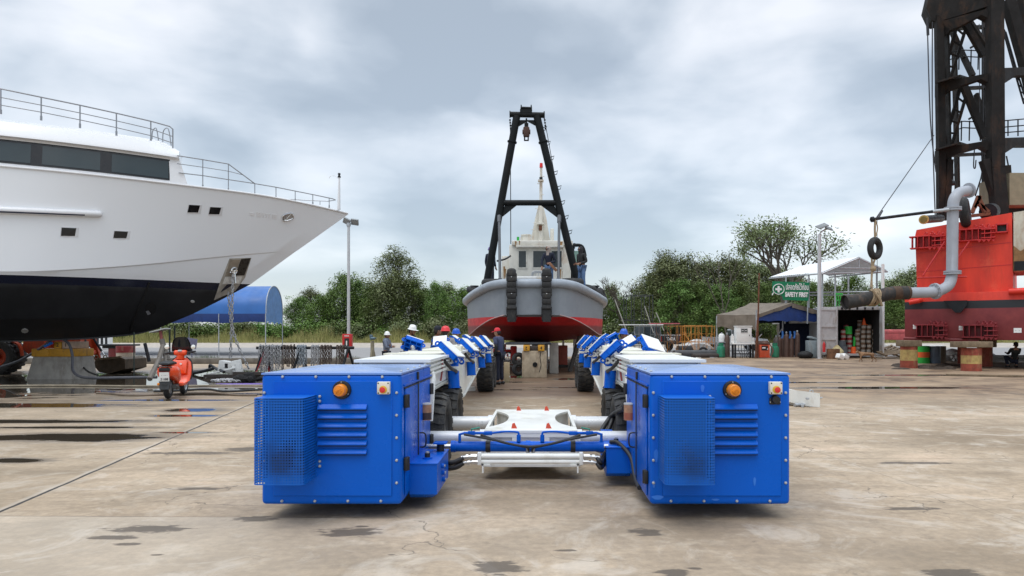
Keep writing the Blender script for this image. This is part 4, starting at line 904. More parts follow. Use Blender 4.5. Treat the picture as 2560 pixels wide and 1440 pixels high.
for px in (1279, 1366.5):
    f = MB(); x = P(px, 700, 25.8).x; w_ = .335
    pts = [(25.80, 3.80), (25.72, 3.72), (25.70, 3.4), (25.74, 2.9), (25.84, 2.5), (25.90, 2.25), (25.98, 1.93)]
    for (y0, z0), (y1, z1) in zip(pts, pts[1:]): pass
    z = 3.78
    while z > 1.98:
        y = 25.74 if z > 2.6 else 25.74+(2.6-z)*.42
        f.box((x, y, z-.10), (w_*rnd.uniform(.96, 1.04), .16, .195), 0, Matrix.Rotation(0 if z > 2.6 else -.35, 3, 'X'), .03); z -= .2
    f.bx(x-w_*.42, x+w_*.42, 25.70, 25.86, 1.95, 3.80)
    f.ball((x, 25.80, 3.78), (w_*.5, .14, .10), 12)
    for z in (3.55, 3.0, 2.35): f.bx(x-w_*.57, x+w_*.57, 25.76, 25.84, z-.14, z+.14, 0, .02)
    for z in (3.55, 2.95, 2.4, 2.12, 2.0): f.ball((x, 25.635 if z > 2.5 else 25.635+(2.6-z)*.42, z), .022, 8, 1)
    f.poly([(x-w_*.4, 25.9, 2.0), (x-w_*.75, 26.3, 2.24), (x+w_*.75, 26.3, 2.24), (x+w_*.4, 25.9, 2.0)], V(0, .05, -.03), 2)
    f.build('bow_fender', [RUBBER, STEEL, MAROON], th, True)
# A-frame
af = MB(); D = 30.0
def ap_(x, y, d=0): return P(x, y, D+d)
BL = M('black_frame_paint', (.007, .009, .010), .5, var=.35, scale=1.5, dirt=(.022, .018, .016), dirtamt=.3); BL.node_tree.nodes['Principled BSDF'].inputs['Specular IOR Level'].default_value = .2
for (a, b) in (((1216, 712), (1292, 290)), ((1445, 712), (1342, 290))): af.cyl(ap_(*a), ap_(*b), .155, n=20)
for a, b in (((1216, 712), (1292, 290)), ((1445, 712), (1342, 290))):
    p0, p1 = ap_(*a), ap_(*b); q = p0.lerp(p1, (712-355)/(712-290)); u = (p1-p0).normalized(); af.cyl(q-u*.03, q+u*.03, .20, n=20)
af.cyl(ap_(1275, 286), ap_(1361, 288), .115, n=18); af.cyl(ap_(1274, 286), ap_(1276, 286), .15, n=18); af.cyl(ap_(1359, 288), ap_(1362, 288), .16, n=18)
af.bx(*[q for s_ in ((ap_(1300, 0).x, ap_(1330, 0).x), (D-.12, D+.12), (ap_(0, 284).z, ap_(0, 275).z)) for q in s_]); af.cyl(ap_(1302, 270), ap_(1330, 271), .06, n=12)
for x in (1303, 1328): af.cyl(ap_(x, 278), ap_(x, 262), .045, .02, n=8)
af.cyl(ap_(1248, 507), ap_(1398, 507), .118, n=18)
for pts in ([(1262, 513), (1292, 513), (1257, 541), (1253, 541)], [(1352, 513), (1386, 513), (1397, 543), (1392, 543)], [(1295, 300), (1318, 300), (1318, 303), (1293, 318)], [(1318, 300), (1342, 300), (1346, 318), (1318, 303)]): af.poly([ap_(*q) for q in pts], V(0, .05, 0))
aframe = af.build('a_frame', [BL], G, True)
for xa, xb in ((1248, 1250), (1398, 1396)):
    st = MB(); st.cyl(P(xb, 703, 27.5), P(xa, 547, 29.6), .055, n=14); st.ball(P(xb, 698, 27.5), .08, 10); st.cyl(P(xa, 556, 29.5), P(xa, 540, 29.7), .085, n=12); st.build('frame_stay', M('grey_stay_paint', (.06, .065, .075), .4, var=.2), aframe, True)
ld = MB()
for k in range(9): y = 320+k*37; x = 1342+(y-290)*.2441+9; ld.tube([ap_(x-4, y), ap_(x+9, y-4), ap_(x+6, y+5), ap_(x-2, y+6)], .018, 6)
ld.tube([ap_(1361, 300), ap_(1368, 335), ap_(1405, 540), ap_(1440, 690)], .014, 6); ld.tube(px3((1275, 300, 30), (1276, 330, 30), (1277, 610, 31.5)), .018, 6)
for x, y in ((1275, 300), (1362, 300)):
    for k in range(4): ld.ball(ap_(x+k*.6, y+k*7), .045, 6)
ld.build('rigging', [BL], aframe, True)
bk = MB(); bk.box(ap_(1316, 330), (.26, .2, .42), 0, None, .05); bk.cyl(ap_(1316, 296), ap_(1316, 318), .035, n=8, mi=1); bk.bx(*[q for s_ in ((ap_(1311, 0).x, ap_(1321, 0).x), (D-.05, D+.05), (ap_(0, 322).z, ap_(0, 308).z)) for q in s_], 1); bk.cyl(ap_(1306, 330), ap_(1326, 330), .10, n=14, mi=0)
for x in (1311.5, 1320.5): bk.cyl(ap_(x, 340), ap_(x, 351), .03, n=6, mi=1)
bk.cyl(ap_(1310, 351), ap_(1322, 351), .03, n=8, mi=1); bk.build('pulley_block', [M('rusty_block', (.07, .03, .02), .7, var=.4), BL], aframe, True)
# wheelhouse
D = 32.6
wh = MB()
def pb(m, x0, x1, y0, y1, d0, d1, mi=0, bev=0): a, b = P(x0, y0, d0), P(x1, y1, d0); m.bx(a.x, b.x, d0, d1, b.z, a.z, mi, bev)
pb(wh, 1273, 1425, 612, 738, D, D+3.2, 0, .03); pb(wh, 1279, 1432, 601, 613, D-.12, D+3.4, 0, .04); pb(wh, 1254, 1275, 640, 735, D+.5, D+3.4, 0, .03)
pb(wh, 1290, 1409, 613, 618, D-.22, D, 0, .01); wv = MB()
house2 = wh.build('wheelhouse', TUGW, G, True)
for x0, x1 in ((1294, 1318), (1330, 1407)):
    f = MB(); pb(f, x0, x1, 624, 672, D-.03, D+.02, 0, .008); fo = f.build('window', [TUGW], house2, True)
    for a, b in (((x0+3, x1-3),) if x1-x0 < 40 else ((1333, 1373), (1379, 1404))):
        g = MB(); pb(g, a, b, 627.5, 668, D-.038, D-.02); g.build('pane', M('wheelhouse_glass', (.03, .04, .045), .07, var=.3), fo, True)
for x0, x1, y0, y1, w_ in ((1407, 1410, 615, 700, .02), (1424, 1427, 615, 700, .02)): g = MB(); pb(g, x0, x1, y0, y1, D-.03, D, 0); g.build('corner_trim', [TUGW], house2, True)
RSM = M('rust_stain_paint', (.36, .2, .08), .8, var=.4, scale=8)
for x, y0, y1, w_ in ((1261, 666, 700, 3), (1402, 673, 695, 2.2), (1408, 678, 700, 2), (1290, 603, 612, 3), (1299, 602, 610, 2), (1404, 604, 614, 5), (1264, 672, 690, 2)):
    rs = MB(); dd = D-.012 if 1273 < x < 1425 and y0 > 615 else (D-.135 if y0 < 615 else D+.49); a, b = P(x-w_, y0, dd), P(x+w_*.6, y1, dd); rs.poly([(a.x, dd, a.z), (b.x, dd, a.z), ((a.x*.3+b.x*.7), dd, b.z), ((a.x*.6+b.x*.4), dd, b.z-.1)], V(0, .006, 0)); rs.build('rust_streak', RSM, house2, True, ang=0)
ms = MB(); D2 = 34.2
ms.poly([P(1326, 606, D2), P(1376, 606, D2), P(1366, 545, D2), P(1358, 514, D2), P(1346, 514, D2), P(1338, 545, D2)], V(0, .5, 0)); ms.cyl(P(1352, 604, D2-.15), P(1351.5, 518, D2-.1), .10, n=14); ms.cyl(P(1352, 520, D2), P(1352.5, 455, D2), .075, n=14); ms.cyl(P(1352.5, 456, D2), P(1353, 420, D2), .06, n=12)
ms.bx(*[q for s_ in ((P(1345, 0, D2).x, P(1359, 0, D2).x), (D2-.2, D2+.2), (P(0, 454, D2).z, P(0, 451, D2).z)) for q in s_]); ms.cyl(P(1352.5, 452, D2), P(1352.5, 443, D2), .08, n=10, mi=1); ms.bx(*[q for s_ in ((P(1342, 0, D2).x, P(1359, 0, D2).x), (D2-.5, D2), (P(0, 564, D2).z, P(0, 560, D2).z)) for q in s_]); ms.box(P(1351, 570, D2-.3), (.16, .2, .22), 2)
for y, x0, x1 in ((460, 1343, 1352), (441, 1353, 1361), (487, 1352, 1360), (522, 1338, 1346), (558, 1332, 1340), (575, 1328, 1338)): ms.tube([P(x0, y-1, D2-.1), P(x1, y, D2-.1)], .015, 6)
pb(ms, 1376, 1385, 571, 606, D2-.3, D2+.1, 0, .03); ms.cyl(P(1316, 606, D2-1), P(1316, 590, D2-1), .22, n=18); ms.cyl(P(1316, 590, D2-1), P(1316, 587, D2-1), .25, n=18); pb(ms, 1292, 1298, 592, 606, D2-1, D2-.8, 3); pb(ms, 1301, 1306, 592, 606, D2-1, D2-.6, 0)
mast = ms.build('mast', [TUGW, BLACK, RUST, GREEN], house2, True)
nl = MB(); nl.cyl(P(1353, 419, D2), P(1353, 408, D2), .085, .07, n=12); nl.build('mast_light', M('red_lamp_lens', (.75, .03, .03), .25), mast, True)
dk = MB()
pb(dk, 1320, 1326, 700, 712, 29, 29.4, 0, .02); dk.cyl(P(1292, 697, 27.2), P(1360, 697, 27.2), .10, n=14, mi=1)
for k in range(4): dk.torus(P(1358, 706-k*2, 27.0), .32-.03*k, .035, (0, .1, 1), 20, 6, 2)
for x in (1186, 1488):
    for dx in (-2.5, 2.5): dk.cyl(P(x+dx*1.0, 735, 30.5), P(x+dx, 715, 30.5), .10, n=12, mi=0); dk.cyl(P(x+dx, 717, 30.5), P(x+dx, 714, 30.5), .14, n=12, mi=0)
dk.tube(arc([P(1248, 652, 31.5), P(1244, 652, 31.0), P(1262, 648, 31.5), P(1276, 640, 32.4)], 5), .04, 8, 0)
dk.build('deck_gear', [BLKSTEEL, LGREY, ROPE], th, True)
# side frame aft right (black rollover arch) with a green pane
sf = MB(); sf.tube(arc([P(1430, 700, 34), P(1432, 620, 34), P(1440, 613, 34), P(1456, 617, 34), P(1463, 640, 34)], 4), .08, 10); g = sf.build('side_arch', [BL], house2, True)
sf = MB(); pb(sf, 1428, 1446, 627, 668, 34.2, 34.26, 0, .01); sf.build('side_window', M('pale_green_glass', (.30, .50, .42), .2, var=.1), house2, True)
# worn tyres lying on the tug's rail
def tyre(label, c, axis, R, r, group, mat=RUBBER, sq=1.15):
    m = MB(); m.torus((0, 0, 0), R, r, axis, 28, 10, 0, sq)
    for k in range(20): pass
    o = m.build('tyre', mat); o.location = c; return tag(o, label, 'tyre', group)
tg = 'fender tyres on the tug'
tyre('worn black tyre lying on the tug rail at the left of the A-frame', P(1233, 707, 27.6), (0, -.12, 1), .33, .13, tg)
tyre('large black tyre lying on the tug rail just right of the A-frame', P(1430, 706, 27.6), (0, -.15, 1), .33, .13, tg)
tyre('black tyre on the tug rail further aft on the right, second from the A-frame', P(1470, 721, 28.6), (.2, -.2, 1), .24, .11, tg)
tyre('black tyre hanging over the right side of the tug, last along the rail', P(1504, 738, 30), (.9, -.3, .4), .22, .12, tg)
tyre('black tyre at the far left edge of the tug rail', P(1186, 727, 29.5), (.3, -.2, 1), .24, .1, tg)

# keel block under the tug
KB = thing('keel_block', 'square stained concrete keel block carrying the tug bow', 'concrete block', (P(1336, 945, 24.8).x, 25.3, 0))
m = MB(); a = P(1305, 945, 24.8); b = P(1367, 889, 24.8); m.bx(a.x, b.x, 24.8, 25.9, 0, .93, 0, .03); blk = m.build('block', CONC2, KB, True)
ho = MB(); ho.cyl(V((a.x+b.x)/2+.02, 24.798, .46), V((a.x+b.x)/2+.02, 24.77, .46), .085, n=14); ho.build('lifting_hole', M('black_hole', (.004, .004, .004), .9), blk, True)
cr_ = MB(); cr_.tube([(a.x+.64, 24.797, .9), (a.x+.62, 24.797, .7), (a.x+.66, 24.797, .45), (a.x+.60, 24.797, .2)], .012, 5); cr_.build('crack', M('black_crack', (.01, .01, .01), .9), blk, True)
nt_ = M('black_stencil', (.02, .02, .02), .7)
for x, s_, lb in ((1316, '2', 'yellow timber chock stencilled 2 between the tug keel and its concrete block'), (1353, '4', 'yellow timber chock stencilled 4 between the tug keel and its concrete block')):
    c = P(x, 880, 24.75); o = thing('timber_chock', lb, 'timber', (c.x, 25.2, .93), group='timber chocks under the tug'); m = MB(); m.bx(c.x-.11, c.x+.11, 24.75, 25.8, .932, 1.13, 0, .012); ch = m.build('chock', YELLOW, o, True); text_mesh(s_, .15, 'stencil', nt_, ch, frame((c.x, 24.746, 1.03), (-1 if s_ == '2' else 1, 0, 0), (0, 0, -1 if s_ == '2' else 1)), .001, .004)
m = MB(); c = P(1335, 880, 25.0); m.bx(c.x-.25, c.x+.25, 25.0, 25.7, .932, 1.10, 0, .02); tag(m.build('timber_chock', DARKWOOD), 'dark wet timber packing between the two yellow chocks', 'timber', 'timber chocks under the tug')
m = MB(); a, b = P(1266, 872, 26.2), P(1377, 852, 26.2); m.bx(a.x, b.x, 25.3, 29.6, 1.00+.135, 1.215, 0, .02); m.bx(a.x+.2, b.x-.2, 25.2, 25.6, 1.135, 1.19, 0, .02); tag(m.build('timber_beam', M('blue_black_timber', (.025, .03, .035), .6, var=.5, scale=2, dirt=(.12, .05, .02), dirtamt=.3)), 'wide blue-black timber bearer directly under the tug keel', 'timber')
m = MB(); m.bx(-.3, .40, 31, 32.2, 0, 1.2, 0, .03); tag(m.build('keel_block', CONC), 'grey concrete block hidden furthest aft under the tug keel', 'concrete block'); m = MB(); m.bx(.42, .75, 27.5, 28.4, 0, 1.18, 0, .03); tag(m.build('keel_block', CONC), 'narrow grey concrete block right behind the stained tug block', 'concrete block')
# ------------------------------------------------------------------ dredging barge on the right
A0 = V(16.77, 33.0, 0); ud = V(.82, -.572, 0); vd = V(.572, .82, 0)
def BP(u, v, z): return A0+ud*u+vd*v+V(0, 0, z)
def bface(px, py, off=0, vv=0):      # where the sight line meets the barge's long face (plane v = vv)
    d = P(px, py, 10)-V(0, 0, H); n = -vd; t = (A0+vd*vv-V(0, 0, H)).dot(n)/d.dot(n); return V(0, 0, H)+d*t+n*off
B = thing('dredging_barge', 'red and maroon dredging barge with black tower and grey pipe, propped on pillars', 'barge', (20, 34, 0))
def barge_mat():
    t = NT('barge_hull_paint'); c = t.coord('World'); X, Y_, Z = t.xyz(c); n = t.noise(c, 1.6, 7, .65); n2 = t.noise(t.map(c, (1, 1, .25)), 1.2, 6, .6)
    red = t.mix(t.ramp(n2, [(.35, 0.), (.65, 1.)]), (.52, .026, .014), (.82, .050, .020)); red = t.mix(t.math('MULTIPLY', t.ramp(t.noise(t.map(c, (3, 3, .3)), 1.3, 6, .7), [(.58, 0.), (.70, 1.)]), .45), red, (.38, .05, .02)); red = t.mix(t.math('MULTIPLY', t.ramp(t.noise(c, .8, 7, .7), [(.56, 0.), (.66, 1.)]), .4), red, (.85, .14, .07))
    mar = t.mix(t.ramp(n, [(.35, 0.), (.7, 1.)]), (.17, .02, .025), (.25, .04, .04)); zz_ = t.math('ADD', Z, t.math('MULTIPLY', t.math('SUBTRACT', n, .5), .02))
    col = t.mix(t.math('GREATER_THAN', zz_, 2.64), mar, (.014, .015, .018)); col = t.mix(t.math('GREATER_THAN', zz_, 2.98), col, red)
    t.bump(t.noise(c, 3, 3), .05); return t.set(col, t.mix(t.ramp(n, [(.3, 0.), (.7, 1.)]), .4, .6))
BM_ = barge_mat()
m = MB()
def bbx(m, u0, u1, v0, v1, z0, z1, mi=0, bev=0):
    m.box(BP((u0+u1)/2, (v0+v1)/2, (z0+z1)/2), (abs(u1-u0), abs(v1-v0), abs(z1-z0)), mi, Matrix((ud, vd, V(0, 0, 1))).transposed(), bev)
bbx(m, 0, 12, 0, 12, 1.25, 3.35, 0, .03); m.beam(BP(-.05, .0, 1.27), BP(2.9, -.05, 1.22), .10, .12); m.tube([BP(-.02, 0, 1.32), BP(2.5, -.06, 1.25)], .07, 8)
bar = m.build('hull', BM_, B, True)
m = MB()                                       # raised forward house: top edge climbs to the right
q = [(.48, 3.35), (.40, 6.05), (.45, 6.28), (4.1, 6.72), (4.15, 3.35)]
m.poly([BP(u, .25, z) for u, z in q], vd*6); 
up = m.build('bow_house', [BM_], B, True)
for z0, z1 in ((5.2, 5.45), (4.35, 4.5)): sm_ = MB(); sm_.beam(BP(.46, .244, z0), BP(4.1, .244, z1), .012, .03); sm_.build('weld_seam', REDP, up, True)
m = MB(); m.poly([BP(u, .2, z) for u, z in ((4.16, 4.2), (4.16, 6.72), (6.5, 6.9), (6.5, 4.2))], vd*3); m.poly([BP(u, .19, z) for u, z in ((4.16, 4.2), (4.16, 5.3), (4.4, 5.05), (4.7, 5.2), (6.5, 4.9), (6.5, 4.2))], vd*.01, 1); m.poly([BP(u, .18, z) for u, z in ((4.18, 4.22), (4.18, 4.62), (6.5, 4.6), (6.5, 4.2))], vd*.01, 2)
m.build('white_house', [M('rusty_white_paint', (.60, .56, .46), .6, var=.2, scale=2, dirt=(.30, .15, .05), dirtamt=.45, dscale=2), M('rust_brown_panel', (.28, .15, .06), .8, var=.5, scale=4), BLKSTEEL], B, True)
fd = MB(); fd.tube([bface(2275, 757, .25), bface(2300, 752, .25), bface(2303, 750, .12)], .11, 12); fd.build('sponson_tube', [REDB], bar, True); fd = MB(); fd.tube([BP(4.0, -.12, 3.32), BP(7, -.12, 3.42)], .13, 12); fd.build('sponson_tube', [REDB], bar, True); fd = MB(); bbx(fd, -.06, .6, -.08, .3, 3.33, 3.52); fd.build('sponson_shelf', [REDB], bar, True)
# lashing brackets
def bracket(px, py, w_, h_, mat, par, vv=0):
    c = bface(px, py, .0, vv); b = MB(); rot = Matrix((ud, vd, V(0, 0, 1))).transposed()
    def o(u, v, z, du, dv, dz): b.box(c+ud*u-vd*v+V(0, 0, z), (du, dv, dz), 0, rot, .008, 1)
    o(-w_*.12, .20, h_*.42, w_*1.05, .40, .05); o(-w_*.12, .20, -h_*.42, w_*1.0, .40, .05); o(w_*.0, .03, 0, w_*.95, .06, h_*.8)
    for k in range(6): o(-w_*.55+k*w_*.185, .20, 0, .035, .40, h_*.86)
    for z in (-.2, 0.02, .22): o(w_*.30, .30, z*h_*1.5, w_*.42, .25, .045)
    for k in range(4): b.ball(c+ud*(w_*(.05+k*.13))-vd*.34+V(0, 0, h_*.52), .055, 8); b.poly([c+ud*(w_*(.03+k*.14)-.07)-vd*.4+V(0, 0, -h_*.46), c+ud*(w_*(.03+k*.14)+.07)-vd*.4+V(0, 0, -h_*.46), c+ud*(w_*(.03+k*.14))-vd*.4+V(0, 0, -h_*.62)], vd*.1)
    for k in range(3): b.torus(c+ud*(w_*(-.1+.2*k))-vd*.3+V(0, 0, h_*.6), .06, .022, (1, .4, 0), 10, 6)
    return b.build('spud_bracket', mat, par, True)
bracket(2325, 606, 1.25, .62, REDP, up, .25); bracket(2447, 588, 1.25, .58, REDP, up, .25); bracket(2334, 827, 1.15, .62, M('dark_red_paint', (.22, .012, .018), .5, var=.25), bar); bracket(2454, 828, 1.2, .62, M('dark_red_paint', (.22, .012, .018), .5), bar)
for (a, b) in (((2313, 692), (2364, 606)), ((2370, 690), (2425, 606)), ((2300, 697), (2418, 693))): r = MB(); r.tube([bface(*a, .75), bface(*b, .35)], .035, 8); r.build('brace', [REDP], B, True)
for x, y, w_ in ((2289, 817, 6), (2404, 820, 6), (2544, 826, 8)):
    c = bface(x, y, .005); r = MB(); r.box(c, (w_*.035, .02, .2), 0, Matrix((ud, vd, V(0, 0, 1))).transposed(), .0)
    for dx in (-.06, .06): r.box(c-vd*.012+ud*dx, (.03, .01, .03), 1, Matrix((ud, vd, V(0, 0, 1))).transposed())
    r.build('zinc_anode', [PADW, LGREY], bar, True)
r = MB(); c = bface(2396, 762, 0); r.poly([c+ud*-.55+V(0, 0, .18), c+ud*.35+V(0, 0, .18), c+ud*.35+V(0, 0, -.02), c+ud*.1+V(0, 0, -.35), c+ud*-.1+V(0, 0, -.35)], -vd*.3); r.build('pipe_step', [BLKSTEEL], bar, True)
r = MB(); c = bface(2505, 572, .02, .25); rot = Matrix((ud, vd, V(0, 0, 1))).transposed()
for a, b in (((0, .17), (.45, .06)), ((0, -.17), (.45, .06)), ((-.2, 0), (.06, .4)), ((.2, 0), (.06, .4))): r.box(c+ud*a[0]+V(0, 0, a[1])-vd*.12, (b[0], .3, b[1]), 0, rot, .01)
r.box(c, (.38, .02, .3), 1, rot); r.build('vent_box', [REDP, BLACK], up, True)
# grey suction pipe
PD = 30.6; pp = MB(); px_ = lambda x, y, d=PD: P(x, y, d)
path = arc([px_(2268, 732, 30.3), px_(2320, 731, 30.4), px_(2350, 726, 30.5), px_(2372, 712, 30.55), px_(2380, 688)], 5)+[px_(2381, 600), px_(2382, 535)]+arc([px_(2382, 528), px_(2385, 500), px_(2398, 482, 30.7), px_(2420, 477, 30.9)], 6)
pp.tube(path, .225, 22); pp.tube(path[:2], .225, 20)
for a, b in (((2381, 686), (2381, 682)), ((2381, 681), (2381, 677)), ((2382, 527), (2382, 523)), ((2382, 522), (2382, 518))): pp.cyl(px_(*a), px_(*b), .34, n=24)
c = px_(2338, 728, 30.45); ax = (px_(2345, 727, 30.5)-px_(2330, 730, 30.4)).normalized(); pp.cyl(c-ax*.05, c+ax*.05, .34, n=22)
for k in range(10): a = 2*pi*k/10; o = ax.orthogonal().normalized(); o2 = ax.cross(o); q = c+o*cos(a)*.29+o2*sin(a)*.29; pp.cyl(q-ax*.09, q+ax*.09, .03, n=6)
c = px_(2421, 476, 30.9); ax = (path[-1]-path[-2]).normalized(); pp.cyl(c, c+ax*.06, .32, n=22)
pipe = pp.build('suction_pipe', [GREYP], B, True)
ht = MB(); hp = arc([px_(2270, 732, 30.3), px_(2230, 733, 30.2), px_(2190, 742, 30.1), px_(2150, 750, 30.0), px_(2112, 756, 29.9)], 5); ht.tube(hp, [.27]+[.285]*(len(hp)-3)+[.29, .31], 20, 0, caps=False); ht.tube([hp[0], hp[1]], .292, 18, 1); ax = (hp[-1]-hp[-2]).normalized(); ht.cyl(hp[-1]-ax*.1, hp[-1]-ax*.09, .25, n=18, mi=2); ht.tube(hp[3:6], .291, 18, 1)
ht.build('rubber_hose', [M('black_suction_hose', (.035, .033, .032), .8, var=.4, scale=5, bump=.2, dirt=(.13, .08, .05), dirtamt=.5, dscale=4), M('brown_hose_sleeve', (.09, .05, .03), .8, var=.5), BLACK], pipe, True)
bo = MB(); bo.tube([px_(2176, 549, 30.2), px_(2370, 524, 30.4)], .065, 10); bo.tube([px_(2330, 529, 30.36), px_(2371, 524, 30.4)], .075, 10, 1); bo.cyl(px_(2178, 549, 30.2), px_(2184, 548, 30.2), .12, n=12); bo.build('boom', [BLKSTEEL, GALV], pipe, True)
# rope and tyre hanging from the boom
rp = MB(); h0 = px_(2188, 549, 30.2)
rp.tube(arc([h0, px_(2187, 575, 30.2), px_(2188, 600, 30.2)], 4), .045, 7); rp.tube(arc([px_(2189, 550, 30.2), px_(2194, 570, 30.2), px_(2190, 590, 30.1)], 4), .025, 6); rp.tube(arc([px_(2179, 635, 30.1), px_(2180, 680, 30.1), px_(2177, 718, 30.0)], 4), .04, 7); rp.tube(arc([px_(2190, 640, 30.1), px_(2182, 665, 30.1), px_(2179, 690, 30.1), px_(2180, 725, 30)], 4), .04, 7); rp.ball(px_(2183, 672, 30.1), .13, 8); rp.ball(px_(2188, 597, 30.15), .10, 8)
for k in range(7):
    i = 10+k*.28; p = hp[int(i)].lerp(hp[min(int(i)+1, len(hp)-1)], i-int(i)); rp.torus(p, .325, .04, (1, rnd.uniform(-.3, .3), rnd.uniform(-.35, .35)), 20, 6)
rp.tube([px_(2182, 725, 29.7), px_(2200, 748, 29.65), px_(2205, 765, 29.7)], .05, 6); tag(rp.build('hanging_rope', ROPE), 'frayed hemp rope lashed round the black hose and tied up to the boom', 'rope')
t_ = MB(); t_.torus((0, 0, 0), .30, .125, (.55, -1, 0), 30, 10, 0, 1.1)
o = t_.build('tyre', RUBBER); o.location = px_(2187.5, 621, 30.15); o.scale = (1, 1, 1.15); tag(o, 'black tyre hanging in the rope between the boom and the hose of the red barge', 'tyre')
wr = MB(); wr.tube([px_(2190, 545, 30.2), P(2335, 338, 36)], .02, 6); wr.tube([px_(2195, 545, 30.2), px_(2205, 527, 30.6)], .05, 6); wr.tube(px3((2193, 548, 30.2), (2193, 720, 30.5)), .012, 5); wr.build('stay_wire', WIRE, B, True)
# tower
TW = MB(); DL, DR = 38.0, 36.2
def tq(x, y, d): return P(x, y, d)
def leg(m, pts, w_, dp, d0, mi=0):
    for (a, b) in zip(pts, pts[1:]):
        m.beam(tq(a[0], a[1], d0), tq(b[0], b[1], d0), w_, dp, mi, up=(0, 1, 0))
T1 = RUSTBLK
leg(TW, [(2353, 545), (2352, 350), (2347, 40)], .38, .3, DL); leg(TW, [(2368, 545), (2372, 400), (2366, 50)], .10, .4, DL+.4)
leg(TW, [(2372, 400), (2362, 550)], .30, .4, DL)
leg(TW, [(2500, 545), (2489, 420), (2486, -40)], .66, .5, DR)
leg(TW, [(2460, 400), (2500, 530)], .35, .4, DR); leg(TW, [(2513, 415), (2524, 560)], .35, .4, DR+1.2)
leg(TW, [(2520, 0), (2560, 140), (2600, 300)], .55, .5, DR+3); leg(TW, [(2545, -40), (2585, 140)], .2, .4, DR+4)
# rear frame legs
leg(TW, [(2395, 545), (2390, 300), (2384, 50)], .12, .4, DL+5); leg(TW, [(2462, 520), (2462, 0)], .14, .4, DL+4)
def xb(m, y0, y1, t, x0=2345, x1=2475): m.poly([tq(x0, y0, DL), tq(x1, y1, DR), tq(x1, y1+t*1.25, DR), tq(x1-22, y1+t*.75, DR+.1), tq(2402, y0-4+t*.6, DL-.7), tq(2376, y0+t*.9, DL-.2), tq(2366, y0+t*1.5, DL), tq(x0, y0+t*1.5, DL)], V(.1, .5, 0))
xb(TW, 55, 20, 22); xb(TW, 206, 182, 20); xb(TW, 372, 350, 22)
for y in (55, 206, 372): TW.beam(tq(2350, y+18, DL+.3), tq(2475, y+12, DL+4), .5, .12)
for y, t in ((170, 18), (345, 20)): TW.poly([tq(2500, y, DR), tq(2610, y-4, DR+3), tq(2610, y+t, DR+3), tq(2540, y+t, DR+1), tq(2500, y+t+26, DR)], V(.1, .4, 0))
TW.poly([tq(2316, 20, DL), tq(2330, -40, DL), tq(2500, -60, DR), tq(2470, 15, DR), tq(2400, 38, DL-.5), tq(2340, 55, DL), tq(2330, 50, DL)], V(.2, .9, 0))
for y in (200, 368): TW.poly([tq(2338, y+8, DL-.8), tq(2400, y-10, DL-1.2), tq(2420, y-4, DL+1.5), tq(2365, y+12, DL+1.5)], V(0, 0, .08))
tower = TW.build('tower_frame', [T1], B, True)
for a0, a1, b0, b1 in (((2356, 195), (2399, 40), (2376, 195), (2418, 60)), ((2360, 360), (2402, 215), (2380, 360), (2418, 230))):
    l = MB(); d = DL+.6; p0, p1, q0, q1 = tq(*a0, d), tq(*a1, d), tq(*b0, d), tq(*b1, d); l.beam(p0, p1, .16, .1, 0, (0, 1, 0)); l.beam(q0, q1, .14, .1, 0, (0, 1, 0))
    for k in range(1, 5): l.beam(p0.lerp(p1, k/5), q0.lerp(q1, k/5), .09, .06, 0, (0, 1, 0))
    l.build('tower_ladder', [T1], tower, True)
for (a, b, w_, dd) in (((2402, 40), (2460, 140), .30, .5), ((2420, 45), (2470, 120), .14, 1.0), ((2372, 60), (2410, 145), .22, 3), ((2410, 145), (2432, 190), .24, 3),
                       ((2408, 212), (2462, 345), .34, .4), ((2440, 235), (2472, 320), .16, 1.2), ((2418, 225), (2445, 290), .2, 2.5)):
    l = MB(); l.beam(tq(*a, DL-.4+dd), tq(*b, DL-.9+dd), w_, .25, 0, (0, 1, 0)); l.build('tower_brace', [T1], tower, True)
for y, xs in ((158, (2366, 2398, 2428, 2446)), (336, (2386, 2404, 2424, 2452))):
    l = MB(); d = DL+1.2
    for f in (-32, -16): l.tube(arc([tq(xs[0], y+f+10, d), tq(xs[1], y+f, d), tq(xs[2], y+f, d), tq(xs[3]+18, y+f+2, d)], 3), .03, 6)
    for x in xs[1:]: l.tube([tq(x, y-34, d), tq(x-1, y+16, d)], .035, 6)
    l.tube(arc([tq(xs[2]-2, y-38, d), tq(xs[2]+8, y-44, d), tq(xs[2]+12, y-42, d)], 3), .06, 6); l.build('tower_railing', [BLKSTEEL], tower, True)
l = MB(); d = DR+2
for f in (-36, -20, -6): l.tube([tq(2508, 338+f*1.0, d), tq(2600, 330+f, d)], .03, 6)
for x in (2520, 2545, 2572): l.tube([tq(x, 300, d), tq(x, 340, d)], .035, 6)
for k in range(2): l.tube([tq(2504+k*10, 60+20*k, d), tq(2534+k*10, 170+15*k, d), tq(2560+k*12, 260+10*k, d)], .05, 6)
for k in range(12): f = k/12; l.tube([tq(2504+56*f, 60+200*f, d), tq(2514+58*f, 80+190*f, d)], .025, 5)
l.build('tower_railing', [BLKSTEEL], tower, True)
l = MB()
for a, b, c in (((2318, 45), (2326, 300), (2340, 430)), ((2331, 55), (2331, 300), (2338, 540))): l.tube(arc([tq(*a, DL-.6), tq(*b, DL-.6), tq(*c, DL-.6)], 4), .03, 6)
for p in (((2318, 45), (2320, 88)),): l.tube([tq(*p[0], DL-.5), tq(*p[1], DL-.5)], .07, 6)
l.tube([tq(2382, 405, DL), tq(2383, 455, DL)], .03, 6); l.tube([tq(2398, 395, DL), tq(2384, 440, DL)], .02, 6); l.ball(tq(2382, 458, DL), .14, 10)
